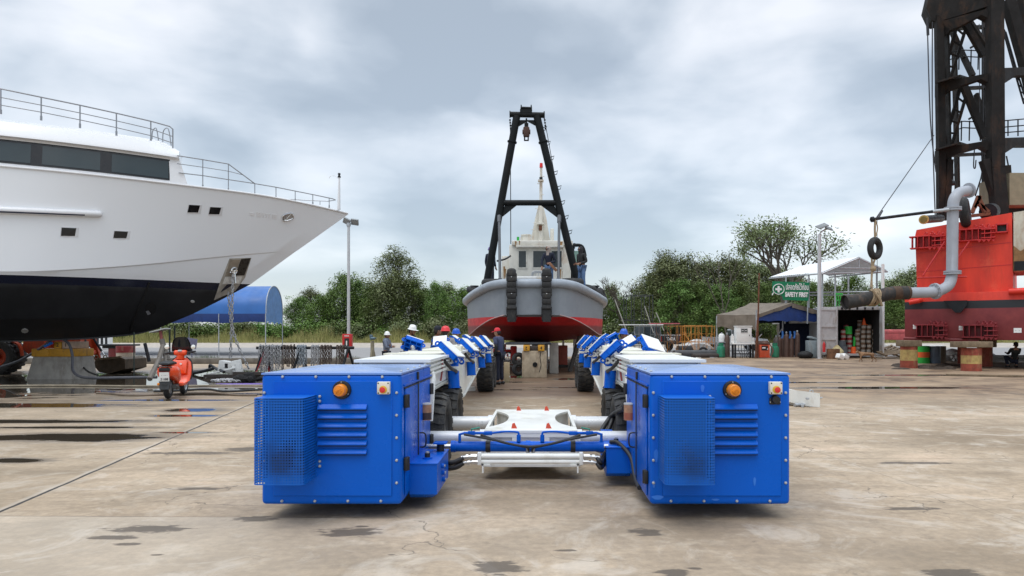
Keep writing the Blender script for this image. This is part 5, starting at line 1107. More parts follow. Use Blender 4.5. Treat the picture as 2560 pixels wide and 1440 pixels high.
l.tube(arc([tq(2454, 375, DL), tq(2455, 430, DL), tq(2446, 465, DL), tq(2438, 490, DL)], 5), .035, 6); l.tube(arc([tq(2460, 375, DL), tq(2463, 420, DL), tq(2480, 455, DL), tq(2490, 490, DL), tq(2470, 505, DL)], 5), .025, 6); l.tube(arc([tq(2436, 375, DL), tq(2434, 415, DL), tq(2438, 420, DL), tq(2440, 400, DL)], 4), .03, 6)
l.tube([tq(2516, 390, DR+2), tq(2524, 430, DR+2)], .04, 6)
for x in (2448, 2457, 2463): l.tube([tq(x, 60, DL+1), tq(x+2, 350, DL)], .022, 5)
l.build('tower_cable', [WIRE], tower, True)
gm = MB(); D = 33.5
for a, b in (((2430, 533), (2446, 490)), ((2445, 490), (2463, 533)), ((2440, 505), (2472, 530)), ((2450, 490), (2436, 520)), ((2476, 540), (2486, 515)), ((2425, 540), (2480, 534))): gm.beam(tq(*a, D), tq(*b, D), .14, .14)
gm.cyl(tq(2470, 530, D), tq(2478, 528, D+.6), .38, n=16, mi=1); gm.build('deck_winch', [RUST, BLKSTEEL], B, True); gm = MB(); gm.bx(tq(2522, 0, 37).x, tq(2600, 0, 37).x, 37, 38.5, tq(0, 535, 37).z, tq(0, 510, 37).z, 1)
gm.bx(tq(2524, 0, 36).x, tq(2610, 0, 36).x, 36, 38.5, tq(0, 512, 36).z, tq(0, 432, 36).z, 2)
gm.build('deck_machinery', [RUST, BLKSTEEL, M('khaki_paint', (.25, .22, .14), .6, var=.2)], B, True)
yp = MB(); yp.cyl(tq(2309, 549, 33.4), tq(2352, 546, 36), .19, n=16, mi=1); yp.cyl(tq(2309, 549, 33.38), tq(2310.5, 549, 33.6), .21, n=16, mi=0); yp.cyl(tq(2308.6, 549, 33.37), tq(2308.7, 549, 33.38), .15, n=14, mi=2); yp.build('mooring_roller', [M('ochre_ring', (.5, .36, .10), .6), BLKSTEEL, M('olive_inside', (.2, .17, .05), .8)], B, True)
t_ = MB(); t_.torus((0, 0, 0), .50, .20, (.75, -.55, .1), 28, 10); o = t_.build('tyre', RUBBER); o.location = P(2412, 531, 31.9); tag(o, 'big black tyre standing behind the grey pipe on the red barge deck', 'tyre')

# pillars under the barge
def pillar(x, yb_, yt, w_, lab, bands, cap=None, D=None):
    D = D or F*H/(yb_-HY); r = w_/2/F*D; c = P(x, yb_, D); c.z = 0; zt = P(x, yt, D).z
    o = thing('support_pillar', lab, 'pillar', c, group='painted pillars under the barge'); m = MB(); n = len(bands); z0 = 0
    for h_, mi in bands: m.cyl((0, 0, z0*zt), (0, 0, (z0+h_)*zt), r, n=22, mi=mi); z0 += h_
    m.build('column', [M('faded_red_band', (.33, .07, .04), .75, var=.4, scale=5, bump=.1, dirt=(.35, .25, .12), dirtamt=.35, dscale=4), M('faded_yellow_band', (.52, .37, .13), .75, var=.35, scale=5, bump=.1, dirt=(.3, .12, .07), dirtamt=.4, dscale=5)], o)
    k = MB(); k.box((0, 0, (zt+1.24)/2), cap or (r*2.2, r*2.2, max(.05, 1.24-zt)), 0, None, .02); k.build('timber_cap', TIMBER, o); return o
pillar(2272, 914, 866, 40, 'red and yellow pillar under the outer left corner of the red barge', [(.35, 0), (.5, 1), (.15, 0)], D=32.2)
pillar(2428, 930, 870, 46, 'short pillar with a cream band and wide timber cap, front middle under the red barge', [(.32, 0), (.36, 1), (.32, 0)], (1.25, .9, .24), D=29.6)
pillar(2462, 912, 868, 34, 'dark red pillar set back behind the cream banded one', [(1, 0)], D=33.8); pillar(2405, 905, 868, 20, 'thin red pillar furthest back under the barge', [(1, 0)], D=37)
dirt = MB(); R = random.Random(3)
for k in range(26): x, d = R.uniform(2240, 2420), R.uniform(31, 34.5); c = P(x, HY, d); dirt.ball((c.x, d, 0), (R.uniform(.2, .5), R.uniform(.2, .4), R.uniform(.05, .16)), 8)
tag(dirt.build('mud_heap', M('wet_mud', (.07, .05, .035), .8, var=.5, scale=9, bump=.5)), 'dark wet mud heaped between the pillars of the barge', 'mud', kind='stuff')
# ------------------------------------------------------------------ workshop corner, right background
SM = M('corrugated_sheet', (.74, .75, .77), .4, 0, var=.06)
def gxz(px, D): return P(px, HY, D).x
# raised metal roof
RF = thing('roof_shelter', 'open shelter with corrugated white gable roof on thin steel posts above the container', 'shelter', (gxz(2080, 52), 52, 0))
D1_, D2_ = 47.0, 56.0
e0, r0, e1 = P(2052, 690, D1_), P(2147, 642, D1_), P(2219, 676, D1_); r1 = P(2147, 642, D1_)+V(-3.9, 9, .0); f0 = P(1940, 691, 47+2.5)
m = MB(); sh_ = V(0, 0, .03); n_ = 26
# left slope runs from the ridge down to the long eave
DV = V(-1.9, 4.7, 0); e0 = P(2054, 681, D1_); ridgeA, ridgeB = r0, r0+DV+V(0, 0, -.12); eaveA, eaveB = e0, e0+DV+V(0, 0, .05)
rows = []
for k in range(n_*2+1):
    t = k/(n_*2); z = .03*(k % 2); rows.append([ridgeA.lerp(ridgeB, t)+V(0, 0, z), eaveA.lerp(eaveB, t)+V(0, 0, z)])
m.grid(rows); m.build('roof_sheet', SM, RF, True, ang=0)
m = MB(); rows = []; eA, eB = P(2219, 676, D1_), P(2219, 676, D1_)+DV
for k in range(n_*2+1):
    t = k/(n_*2); z = .03*(k % 2); rows.append([ridgeA.lerp(ridgeB, t)+V(0, 0, z), eA.lerp(eB, t)+V(0, 0, z)])
m.grid(rows); m.build('roof_sheet', SM, RF, True, ang=0)
m = MB()
for a, b in ((r0, e0), (r0, e1), (P(2100, 667, D1_), P(2180, 668, D1_)), (P(2148, 645, D1_), P(2148, 667, D1_)), (e0, e1)): m.tube([a-sh_*3, b-sh_*3], .05, 6)
for a, b in ((ridgeA, ridgeB), (eaveA, eaveB), (eA, eB)): m.tube([a-sh_*2.5, b-sh_*2.5], .05, 6)
for x, y, d in ((2088, 680, 47.5), (2192, 680, 47.5), (2056, 684, 47.6), (2022, 688, 50.2), (1965, 688, 51.4), (2121, 680, 51)): c = P(x, y, d); m.cyl(c, V(c.x, c.y, gz(d)+2.3), .06, n=8)
for y in (731, 738): m.tube([P(2020, y, 50), P(2195, y-2, 50)], .05, 6)
m.build('roof_frame', [GALV], RF, True)
# shipping container
cD = 45.0; cz0, cz1 = .15, P(0, 766, cD).z
CT = thing('shipping_container', 'grey shipping container with its left door swung open, full of paint tins', 'container', (gxz(2150, cD), cD, 0))
xa, xb_ = gxz(2090, cD), gxz(2205, cD); m = MB()
m.bx(xa, xa+.12, cD, cD+6, cz0, cz1); m.bx(xb_-.12, xb_, cD, cD+6, cz0, cz1); m.bx(xa+.121, xb_-.121, cD+.05, cD+6, cz1-.1, cz1-.002); m.bx(xa+.121, xb_-.121, cD+.05, cD+6, cz0, cz0+.15); m.bx(xa+.121, xb_-.121, cD+5.9, cD+6, cz0+.151, cz1-.101)
for k in range(14): m.bx(xb_, xb_+.03, cD+.3+k*.4, cD+.5+k*.4, cz0+.1, cz1-.1)
m.bx(xa+.121, xb_-.121, cD-.02, cD+.05, cz1-.22, cz1-.003, 0, .01); m.bx(xa+.121, xb_-.121, cD-.02, cD+.05, cz0, cz0+.13, 0, .01)
for k in range(5): m.bx(xa+.3+k*.48, xa+.42+k*.48, cD-.04, cD-.021, cz1-.2, cz1-.05, 1)
m.build('body', [M('container_grey', (.40, .40, .40), .55, var=.2, dirt=(.25, .17, .1), dirtamt=.35), BLKSTEEL], CT, True)
m = MB(); x0, x1 = gxz(2046, cD-1), gxz(2092, cD-.1)
dm = M('container_door_grey', (.60, .60, .60), .55, var=.15, dirt=(.3, .22, .15), dirtamt=.3)
a, b = V(x0, cD-.9, 0), V(xa, cD-.02, 0); ax = (b-a).normalized(); nn = V(ax.y, -ax.x, 0); m.poly([a+V(0, 0, cz0+.05), b+V(0, 0, cz0+.05), b+V(0, 0, cz1-.05), a+V(0, 0, cz1-.05)], -nn*.05)
for z in (cz0+.15, cz0+1.05, cz0+1.85, cz1-.2): m.poly([a+V(0, 0, z-.06), b+V(0, 0, z-.06), b+V(0, 0, z+.06), a+V(0, 0, z+.06)], nn*.05)
for q in (a, b): m.poly([q-ax*.06+V(0, 0, cz0+.05), q+ax*.06+V(0, 0, cz0+.05), q+ax*.06+V(0, 0, cz1-.05), q-ax*.06+V(0, 0, cz1-.05)], nn*.055)
m.build('door', [dm], CT, True)
m = MB(); m.beam((xb_+.05, cD-.03, (cz0+cz1)/2), (xb_-.40, cD-1.02, (cz0+cz1)/2), .09, cz1-cz0-.1, 0, (0, 0, 1), .02)
m.build('door', [dm], CT, True)
m = MB(); m.bx(xa+.13, xa+.14, cD+.1, cD+5.8, cz0+.16, cz1-.12); m.bx(xb_-.14, xb_-.13, cD+.1, cD+5.8, cz0+.16, cz1-.12); m.bx(xa+.15, xb_-.15, cD+2.4, cD+2.5, cz0+.16, cz1-.12); m.bx(xa+.15, xb_-.15, cD+.1, cD+2.3, cz1-.118, cz1-.105); m.build('shade_lining', M('interior_shade_black', (.012, .011, .011), .9, var=.4), CT, True)  # near-black sheets added; their colour gives the shade inside the container
# paint tins in the container
tin_g = 'paint tins stacked inside the container'
tm = [M('tin_white', (.38, .35, .30), .5, var=.15), M('tin_red', (.28, .02, .02), .5), M('tin_brown', (.16, .09, .05), .6, var=.3), M('tin_green', (.03, .4, .06), .5), M('tin_orange', (.8, .12, .02), .5), M('tin_grey', (.12, .14, .16), .5)]
def tinmesh(r, h, mi, band=None):
    m = MB(); m.lathe([(0, 0), (r, 0), (r, h*.3)], n=14); m.lathe([(r*1.003, h*.28), (r*1.003, h*.78)], n=14, mi=1); m.lathe([(r, h*.77), (r, h*.97), (r*1.05, h*.97), (r*1.05, h), (r*.92, h), (r*.92, h*.97), (0, h*.97)], n=14); return m
tp_ = [tinmesh(.15, .30, 0).build('paint_tin', [tm[2], tm[0]]), tinmesh(.15, .30, 0).build('paint_tin', [tm[1], tm[0]]), tinmesh(.15, .30, 0).build('paint_tin', [tm[0], tm[2]])]
first_ = {}; cnt = 0
def put_tin(k, x, y, z, lab):
    global cnt
    if k not in first_: o = tp_[k]; first_[k] = o
    else: o = tp_[k].copy(); COL.objects.link(o)
    o.location = (x, y, z); o.rotation_euler = (0, 0, rnd.uniform(0, 6)); tag(o, lab, 'paint tin', tin_g)
zf = cz0+.152
cols = [(2143, 5, 2, 'white and brown tin in the stack right of the orange cone'), (2158, 6, 0, 'brown tin with white label in the middle stack of the container'), (2172, 6, 0, 'brown tin with white label in the fourth stack of the container'), (2186, 5, 2, 'white tin in the rightmost stack of the container'), (2124, 4, 1, 'red tin with white label in the second stack of the container'), (2108, 5, 1, 'red tin in the leftmost stack of the container')]
for x, n, k, lab in cols:
    for i in range(n): put_tin(k, gxz(x, cD+1)+rnd.uniform(-.02, .02), cD+1.0+rnd.uniform(-.05, .05), zf+i*.302, lab)
for x, n, k, lab in ((2116, 6, 1, 'red tin at the back left of the container'), (2150, 7, 2, 'white tin in the tall back stack of the container'), (2180, 6, 0, 'brown tin in the back right stack of the container')):
    for i in range(n): put_tin(k, gxz(x, cD+1.6), cD+1.65, zf+i*.302, lab)
def prim(name, lab, cat, mb, mats, loc, group=None, rz=0):
    o = mb.build(name, mats); o.location = loc; o.rotation_euler = (0, 0, rz); return tag(o, lab, cat, group)
def drum(r, h): 
    m = MB(); m.lathe([(0, 0), (r, 0), (r, h*.33), (r*1.03, h*.34), (r, h*.35), (r, h*.66), (r*1.03, h*.67), (r, h*.68), (r, h), (r*.95, h), (r*.95, h-.02), (0, h-.02)], n=20); return m
prim('drum', 'green drum standing on red tins at the back of the container', 'drum', drum(.22, .5), tm[3], (gxz(2119, cD+1.1), cD+.98, zf+1.21))
prim('bucket', 'blue-grey bucket on the container floor at the left', 'bucket', drum(.24, .45), tm[5], (gxz(2107, cD+.5), cD+.4, zf)); prim('drum', 'dark grey drum at the left inside the container', 'drum', drum(.27, .8), tm[5], (gxz(2104, cD+.7), cD+.75, zf))
cone = MB(); cone.lathe([(0, 0), (.17, 0), (.15, .30), (.13, .42), (.0, .42)], n=16); prim('orange_bucket', 'bright orange bucket at the front of the open container', 'bucket', cone, tm[4], (gxz(2133, cD+.4), cD+.35, zf))
cone = MB(); cone.box((0, 0, .01), (.32, .32, .02)); cone.lathe([(.14, .02), (.03, .42), (0, .42)], n=14); prim('traffic_cone', 'small orange cone on top of the tins in the container', 'cone', cone, tm[4], (gxz(2160, cD+1), cD+1.0, zf+6*.302))
bag = MB(); bag.tube(arc([(0, 0, 0), (.08, 0, -.3), (.02, 0, -.7), (-.04, 0, -1.0)], 4), [.03]*4+[.14]*4+[.12]*4+[.05], 9); prim('hanging_coat', 'brown work coat hanging on the right wall of the container', 'coat', bag, M('brown_cloth', (.16, .08, .06), .9, var=.3), (gxz(2196, cD+.8), cD+.8, cz1-.35))
gb = MB(); gb.tube(arc([(0, 0, 0), (.02, 0, .3), (0, 0, .6)], 3), [.07, .075, .08, .08, .07, .06, .05], 10); prim('green_bottle', 'green gas bottle standing in front of the red tins', 'bottle', gb, GREEN, (gxz(2131, cD+.9), cD+.66, zf+.45))
# chair on the container roof, rail boxes
ch = thing('plastic_chair', 'green plastic chair standing on top of the container', 'chair', (gxz(2102, 46), 46, cz1))
m = MB()
for x in (-.2, .2):
    for y in (-.2, .2): m.tube([(x, y, 0), (x*.9, y*.9, .42)], .025, 6)
m.build('legs', GREEN, ch); m = MB(); m.box((0, 0, .44), (.44, .44, .04), 0, None, .015); m.build('seat', GREEN, ch); m = MB()
for x in (-.2, -.07, .07, .2): m.tube([(x, .2, .45), (x, .26, .86)], .025, 6)
m.box((0, .26, .85), (.46, .04, .1), 0, None, .015); m.build('backrest', GREEN, ch)
tpl = MB(); R = random.Random(5)
rows = [[V(gxz(1985, 48)+2.0*i/12, 48+.8*j/4, 2.75+.14*R.uniform(0, 1)+.25*sin(i)*.3+.22*sin(pi*j/4)) for j in range(5)] for i in range(13)]
tpl.grid(rows); tag(tpl.build('tarpaulin', M('bright_blue_tarp', (.05, .22, .62), .5, var=.5, scale=5), ang=80), 'crumpled bright blue tarpaulin heaped behind the brown tent ridge', 'tarpaulin')
m = MB(); m.bx(gxz(1985, 48.5), gxz(2048, 48.5), 48, 53, 2.25, 2.68); m.bx(gxz(2046, 48), gxz(2090, 48), 47.5, 53, 0, cz1-.02); tag(m.build('container_box', M('site_box_grey', (.4, .38, .35), .6, var=.2)), 'grey container standing behind the open door of the paint container', 'container')
m = MB(); m.cyl((gxz(2207, 46), 46, 0), P(2207, 660, 46), .10, n=12); tag(m.build('white_pole', PADW), 'plain white pole standing at the right corner of the paint container', 'pole')
# banner
BN = thing('safety_banner', 'green SAFETY FIRST banner with white cross and Thai lettering, torn at its lower left corner', 'banner', (gxz(1975, 47), 47, 2))
bD = 47.0; m = MB(); pts = [(1931, 703), (2024, 706), (2021, 752), (1957, 750), (1956, 741), (1948, 737), (1940, 735), (1930, 737)]
def bw(x, y): return P(x, y, bD+.02*sin(x*.13))
m.poly([bw(*p) for p in pts], V(0, .015, 0)); cloth = m.build('banner_cloth', GREEND, BN, True)
fr = lambda x, y, o=.018: frame(P(x, y, bD-o-.02), (1, 0, -.02), (0, 0, 1))
text_mesh('SAFETY FIRST', .40, 'banner_text', WTXT, cloth, fr(1991.5, 737), .002, .024, fit=1.5)
text_mesh('ปลอดภัยไว้ก่อน', .50, 'banner_text', WTXT, cloth, fr(1993, 718.5), .002, .012, fit=1.47)
m = MB(); c = P(1946.5, 723, bD-.04); rg = [c+V(.36*cos(q), 0, .33*sin(q)) for q in [2*pi*k/32 for k in range(32)]]; m.tube(rg, .026, 6, 0, True); m.box(c, (.42, .012, .14), 0); m.box(c+V(0, -.0015, 0), (.14, .012, .42), 0)
m.poly([P(1931, 733, bD-.04), P(1936, 729, bD-.04), P(1932, 738, bD-.04), P(1929, 738, bD-.04)], V(0, .01, 0)); m.build('banner_emblem', WTXT, cloth, True)
m = MB()
for x in (1965, 2021): m.cyl(P(x, 690, bD+.2), V(gxz(x, bD), bD+.2, 2.2), .045, n=8)
m.build('banner_pole', [GALV], BN, True)
# brown tent
TN = thing('brown_tent', 'brown canvas gable tent with blue inner lining, open side towards the yard', 'tent', (gxz(1915, 47), 47, 0))
D = 45.5; 
eL, eR = P(1791, 787, D+1), P(1892, 787, D-.3); rL, rR = P(1875, 758, D+5), P(1980, 757, D+1.2); eR2 = P(2046, 776, D+2.5)
def wav(a, b, n, amp, seed): R = random.Random(seed); return [a.lerp(b, k/n)+V(0, 0, R.uniform(-amp, amp)) for k in range(n+1)]
m = MB(); rows = []
for j in range(7):
    t = j/6; a, b = rL.lerp(eL, t), rR.lerp(eR, t); rows.append([p+V(0, 0, -.10*sin(pi*t)) for p in wav(a, b, 8, .03, j)])
low = [p+V(0, -.05, -.85+.10*sin(k*1.3)-.08*(k/8)) for k, p in enumerate(rows[-1])]; midr = [p.lerp(q, .5)+V(0, .05*sin(k*2), 0) for k, (p, q) in enumerate(zip(rows[-1], low))]
m.grid(rows+[midr, low]); m.grid([[rR, rR+V(.03, .0, 0)], [eR2, eR2]])
bk_ = [p.lerp(q, 0) for p, q in zip(rows[0], rows[0])]; m.grid([rows[0], [p+V(1.7, 2.0, -1.0) for p in rows[0]]])
m.grid([wav(rR, eR, 8, .0, 1), [p+V(-.02, -.02, -.22) for p in wav(rR, eR, 8, .03, 2)]]); m.grid([wav(rR, eR2, 8, .0, 1), [p+V(0, -.02, -.3) for p in wav(rR, eR2, 8, .04, 3)]])
m.build('canvas_roof', [CANVAS], TN, True, ang=50)
m = MB(); a = [rR.lerp(eR, k/6)+V(0, .1, -.05) for k in range(7)][::-1]+[rR.lerp(eR2, k/6)+V(0, .1, -.05) for k in range(1, 7)]
zb_ = P(0, 802, D).z; bot = [V(p.x, p.y-.1, zb_+.04*sin(k*2.2)) for k, p in enumerate(a)]; mid_ = [V(p.x, p.y-.05, (p.z+q.z)/2) for p, q in zip(a, bot)]; m.grid([a, mid_, bot]); m.build('blue_valance', [M('blue_lining', (.008, .035, .17), .6, var=.25, scale=2)], TN, True, ang=60)
m = MB(); m.poly([V(gxz(1955, 49), 49.5, 0), V(gxz(2055, 49), 49.5, 0), V(gxz(2055, 49), 49.5, 2.6), V(gxz(1955, 49), 49.5, 2.6)], V(0, .03, 0)); m.grid([[V(gxz(1800, 49), 50.5, 2.3), V(gxz(2055, 49), 50.5, 2.3)], [rL+V(0, 1, -.1), rR+V(0, 2, -.1)]]); m.build('shade_back', [M('tent_shade_blue', (.003, .008, .03), .8, var=.3)], TN, True)  # back cloth coloured almost black for the shade inside the tent
m = MB()
for x, y, d in ((1792, 790, D+1), (1891, 775, D-.3), (2044, 780, D+2), (1957, 800, D+2.5), (1830, 800, D+4.5), (1870, 800, D+4)): c = P(x, y, d); m.cyl(c, V(c.x, c.y, 0), .045, n=8)
m.beam(P(1905, 835, D), P(1880, 860, D), .05, .05); m.beam(P(1957, 820, D+2), P(1935, 850, D+2), .05, .05); m.build('tent_pole', [GALV], TN, True)
m = MB(); m.cyl((gxz(1893, 44.5), 44.5, 0), P(1898, 683, 44.5), .05, n=8); m.cyl((gxz(1889, 44.4), 44.4, 0), P(1894, 800, 44.4), .06, n=8, mi=0); tag(m.build('rusty_pole', RUST), 'tall thin rusty pole standing at the front corner of the brown tent', 'pole')
# gas cylinders
def cyl_mesh(r, h):
    m = MB(); m.lathe([(0, 0), (r, 0), (r, h*.80), (r*.8, h*.86), (r*.38, h*.91), (r*.28, h*.93)], n=18); m.lathe([(r*.28, h*.93), (r*.36, h*.935), (r*.36, h*.985), (r*.2, h), (0, h)], n=10, mi=1); return m
gD = 46.2; cp = None
for x, top_, col, lab in ((1958, 836, BROWNC, 'brown gas cylinder second from the right in the row by the tent'), (1949, 838, BROWNC, 'brown gas cylinder fourth in the row by the tent'), (1966, 829, BROWNC, 'tall brown gas cylinder in the middle of the row by the tent'), (1978, 836, BROWNC, 'brown gas cylinder between the two tallest of the row'), (1993, 826, BROWNC, 'tallest brown gas cylinder, rightmost of the row by the tent'), (1940, 838, M('grey_brown_cylinder', (.13, .11, .10), .6, var=.3), 'grey-brown gas cylinder leftmost of the row by the tent'), (1818, 832, M('grey_top_cylinder', (.11, .07, .055), .6, var=.3), 'single brown gas cylinder left of the white switch cabinet')):
    d = gD+(.35 if x in (1958, 1949, 1940) else 0); h_ = (HY-top_)*d/F+H; m = cyl_mesh(.16, h_); prim('gas_cylinder', lab, 'gas cylinder', m, [col, GALV], (gxz(x, d), d, 0), 'tall gas cylinders by the tent')
m = MB()
for x in (1956, 1975, 1986): m.tube(arc([P(x, 828, gD-.2), P(x+1, 838, gD-.2), P(x-1, 846, gD-.2)], 3), .06, 6)
tag(m.build('blue_rag', TARPL), 'pale blue cloth bands tied between the tall gas cylinders', 'rag')
def lpg(r=.2, h=.62):
    m = MB(); m.lathe([(0, .0), (r*.8, 0), (r*.82, .05), (r, .10), (r, h*.62), (r*.85, h*.76), (r*.4, h*.82), (0, h*.83)], n=20); m.lathe([(r*.62, h*.76), (r*.62, h), (r*.58, h), (r*.58, h*.76)], n=16); m.cyl((0, 0, h*.8), (0, 0, h*.95), .035, n=8, mi=1); return m
lp = prim('gas_bottle', 'green cooking gas bottle beside the orange welding machine', 'gas bottle', lpg(.26, .95), [GREENP, GALV], (gxz(1937, 45.6), 45.6, 0), 'green gas bottles')
l2 = lp.copy(); COL.objects.link(l2); l2.location = (gxz(1802, 45.6), 45.6, 0); l2['label'] = 'green gas bottle left of the white switch cabinet'
m = MB(); m.lathe([(0, 0), (.19, 0), (.2, .1), (.2, .42), (.14, .5), (.06, .53), (0, .53)], n=16); m.cyl((0, 0, .5), (0, 0, .6), .05, n=8, mi=1); prim('gas_bottle', 'squat white gas bottle on a small table behind the brown cylinder', 'gas bottle', m, [PADW, GALV], (gxz(1804, 46.4), 46.4, 1.03))
m = MB(); m.box((0, 0, 1.0), (.9, .6, .05))
for x in (-.4, .4):
    for y in (-.25, .25): m.bx(x-.025, x+.025, y-.025, y+.025, 0, .98)
prim('work_table', 'small steel table under the white gas bottle', 'table', m, GALV, (gxz(1806, 46.4), 46.4, 0))
# switch cabinet on a stand
SC = thing('switch_cabinet', 'white electrical cabinet with a small meter window standing on a black table', 'cabinet', (gxz(1857, 45), 45, 0))
m = MB(); m.bx(-.47, .47, -.3, .3, 1.0, 1.98, 0, .015); m.bx(-.50, .50, -.36, .33, 1.98, 2.03, 0, .01); m.bx(-.72, .72, -.35, .35, .88, .98, 0, .01); bd = m.build('body', PADW, SC)
m = MB(); m.bx(-.42, .42, -.315, -.301, 1.05, 1.95, 0, .004); dr = m.build('door', PADW, SC); m = MB(); m.bx(-.22, .22, -.33, -.316, 1.58, 1.88, 0); m.bx(-.19, -.01, -.333, -.3305, 1.63, 1.84, 1); m.bx(.01, .19, -.333, -.3305, 1.63, 1.84, 1); m.bx(-.16, -.05, -.337, -.334, 1.7, 1.77, 0); m.bx(.05, .16, -.337, -.334, 1.7, 1.77, 0); m.build('meter_window', [LGREY, GLASS], dr)
m = MB(); m.bx(.30, .34, -.34, -.316, 1.40, 1.48); m.build('door_handle', BLACK, dr); m = MB()
for x in (-.55, .55):
    for y in (-.28, .28): m.bx(x-.05, x+.05, y-.05, y+.05, 0, .88)
m.bx(-.55, .55, -.05, .05, .25, .32); m.build('stand', BLKSTEEL, SC)
m = MB()
for k in range(5): m.tube(arc([(-.3+.15*k, -.2, .86), (-.35+.18*k, -.3, .5), (-.2+.1*k, -.32, .25), (-.3+.16*k, -.35, .02)], 4), .02, 6)
m.build('cable', HOSE, SC); m = MB(); m.cyl((-.68, -.1, .98), (-.68, -.1, 1.42), .11, n=12); m.cyl((-.68, -.1, 1.42), (-.68, -.1, 1.52), .05, n=10); m.cyl((.60, -.1, .98), (.60, -.1, 1.3), .10, n=12); m.build('spare_cylinder', PADW, SC)
WM_ = thing('welding_machine', 'boxy orange welding machine on the ground in front of the tent', 'welding machine', (gxz(1908, 45.2), 45.2, 0))
m = MB(); m.bx(-.32, .32, -.3, .3, .12, .86, 0, .02); m.bx(-.36, .36, -.34, .34, .06, .12, 0); m.build('case', M('orange_case', (.62, .09, .03), .5, var=.2, dirt=(.3, .15, .1), dirtamt=.3), WM_); m = MB(); m.bx(-.20, .20, -.312, -.301, .5, .78); m.bx(.14, .2, -.316, -.3125, .55, .62, 1); m.bx(-.16, .05, -.316, -.3125, .62, .70, 1); m.build('control_panel', [BLACK, PADW], WM_)
m = MB()
for k in range(6): m.torus((0, 0, .9+k*.03), .38-.02*k, .028, (.1*sin(k*2), .1, 1), 22, 6)
for k in range(4): m.tube(arc([(.35, -.2, .9), (.46+.03*k, -.3, .5), (.40, -.35, .1), (.5+.1*k, -.5, .02)], 4), .022, 6); m.tube(arc([(-.35, -.2, .9), (-.46-.03*k, -.3, .5), (-.42, -.35, .1), (-.6-.1*k, -.4, .02)], 4), .022, 6)
m.build('cable_coil', M('brown_cable', (.14, .075, .055), .7, var=.4), WM_)
# blue-grey bin, extinguisher, sacks, rusty drum, debris
m = MB(); m.bx(-.42, .42, -.35, .35, .05, 1.12, 0, .03); m.box((.05, 0, 1.22), (.8, .6, .12), 0, Matrix.Rotation(.3, 3, 'Y'), .02); prim('metal_bin', 'blue-grey metal bin with tilted lid beside the gas cylinders', 'bin', m, M('blue_grey_paint', (.27, .32, .34), .6, var=.25, dirt=(.2, .15, .1), dirtamt=.35), (gxz(2035, 45), 45, 0))
m = MB(); m.lathe([(0, 0), (.085, 0), (.085, .5), (.04, .58), (.03, .64), (0, .64)], n=14); m.tube(arc([(0, 0, .62), (.1, 0, .6), (.12, 0, .3)], 4), .015, 6, 1); o = prim('fire_extinguisher', 'red fire extinguisher hanging at the foot of the lamp post', 'fire extinguisher', m, [REDP, BLACK], (gxz(2060, 43.8), 43.8, .42))
m = MB(); m.ball((0, 0, .22), (.48, .4, .26), 14); prim('rubbish_sack', 'black rubbish sack on the ground before the blue-grey bin', 'sack', m, M('black_sack', (.008, .008, .009), .7, var=.3, bump=.5), (gxz(2013, 44.5), 44.5, 0))
prim('rusty_drum', 'low rusty cut-down drum left of the container door', 'drum', drum(.38, .62), M('rusty_drum_steel', (.2, .1, .05), .85, var=.5, scale=5), (gxz(2083, 43.8), 43.8, 0))
m = MB(); m.ball((0, 0, .3), (.42, .3, .30), 12); m.poly([(-.4, -.2, .5), (.35, -.2, .45), (.1, .1, .85)], V(0, .3, 0)); prim('yellow_sack', 'crumpled yellow and white sack beside the container', 'sack', m, M('yellow_sack', (.5, .42, .22), .7, var=.4, scale=5), (gxz(2093, 44.2), 44.2, 0))
for x, d, lab in ((2100, 42.6, 'torn white cardboard piece lying left of the dog'), (2112, 42.9, 'second torn white carton lying near the dog')): m = MB(); m.box((0, 0, .16), (.42, .3, .28), 0, Matrix.Rotation(.5, 3, 'Y'), .01); prim('torn_carton', lab, 'carton', m, PADW, (gxz(x, d), d, 0), 'torn cartons', .5)
# right of the container: trailer, skip, pallets, drums
m = MB(); m.bx(-1.0, 3.2, -.5, 1.5, .75, 1.35, 0, .06); m.bx(-1.05, 3.2, -.55, 1.55, 1.2, 1.5, 0, .1); prim('red_tank', 'faded red and white water tank behind the container', 'tank', m, M('faded_red_plastic', (.60, .12, .12), .5, var=.3), (gxz(2250, 52), 52, .35))
m = MB(); m.bx(-1.6, 3, -.4, .4, .5, .8, 0, .03); prim('white_beam_stack', 'stack of white steel beams below the red tank', 'beam', m, PADW, (gxz(2240, 48), 48, 0))
R = random.Random(11)
for k in range(3):
    m = MB()
    for i in range(6): m.box((0, -.5+.2*i, .06), (1.2, .12, .03))
    for i in (-.5, 0, .5): m.box((i, 0, 0), (.1, 1.1, .09))
    o = prim('pallet', ['broken timber pallet leaning low beside the container', 'timber pallet lying flat near the container corner', 'dark timber pallet propped against another by the container'][k], 'pallet', m, DARKWOOD if k == 2 else TIMBER, (gxz(2226+k*12, 44+k), 44+k, .35+.1*k), 'pallets by the container', k*.5); o.rotation_euler = (R.uniform(-.1, .5), R.uniform(-.5, .2), k*.7)
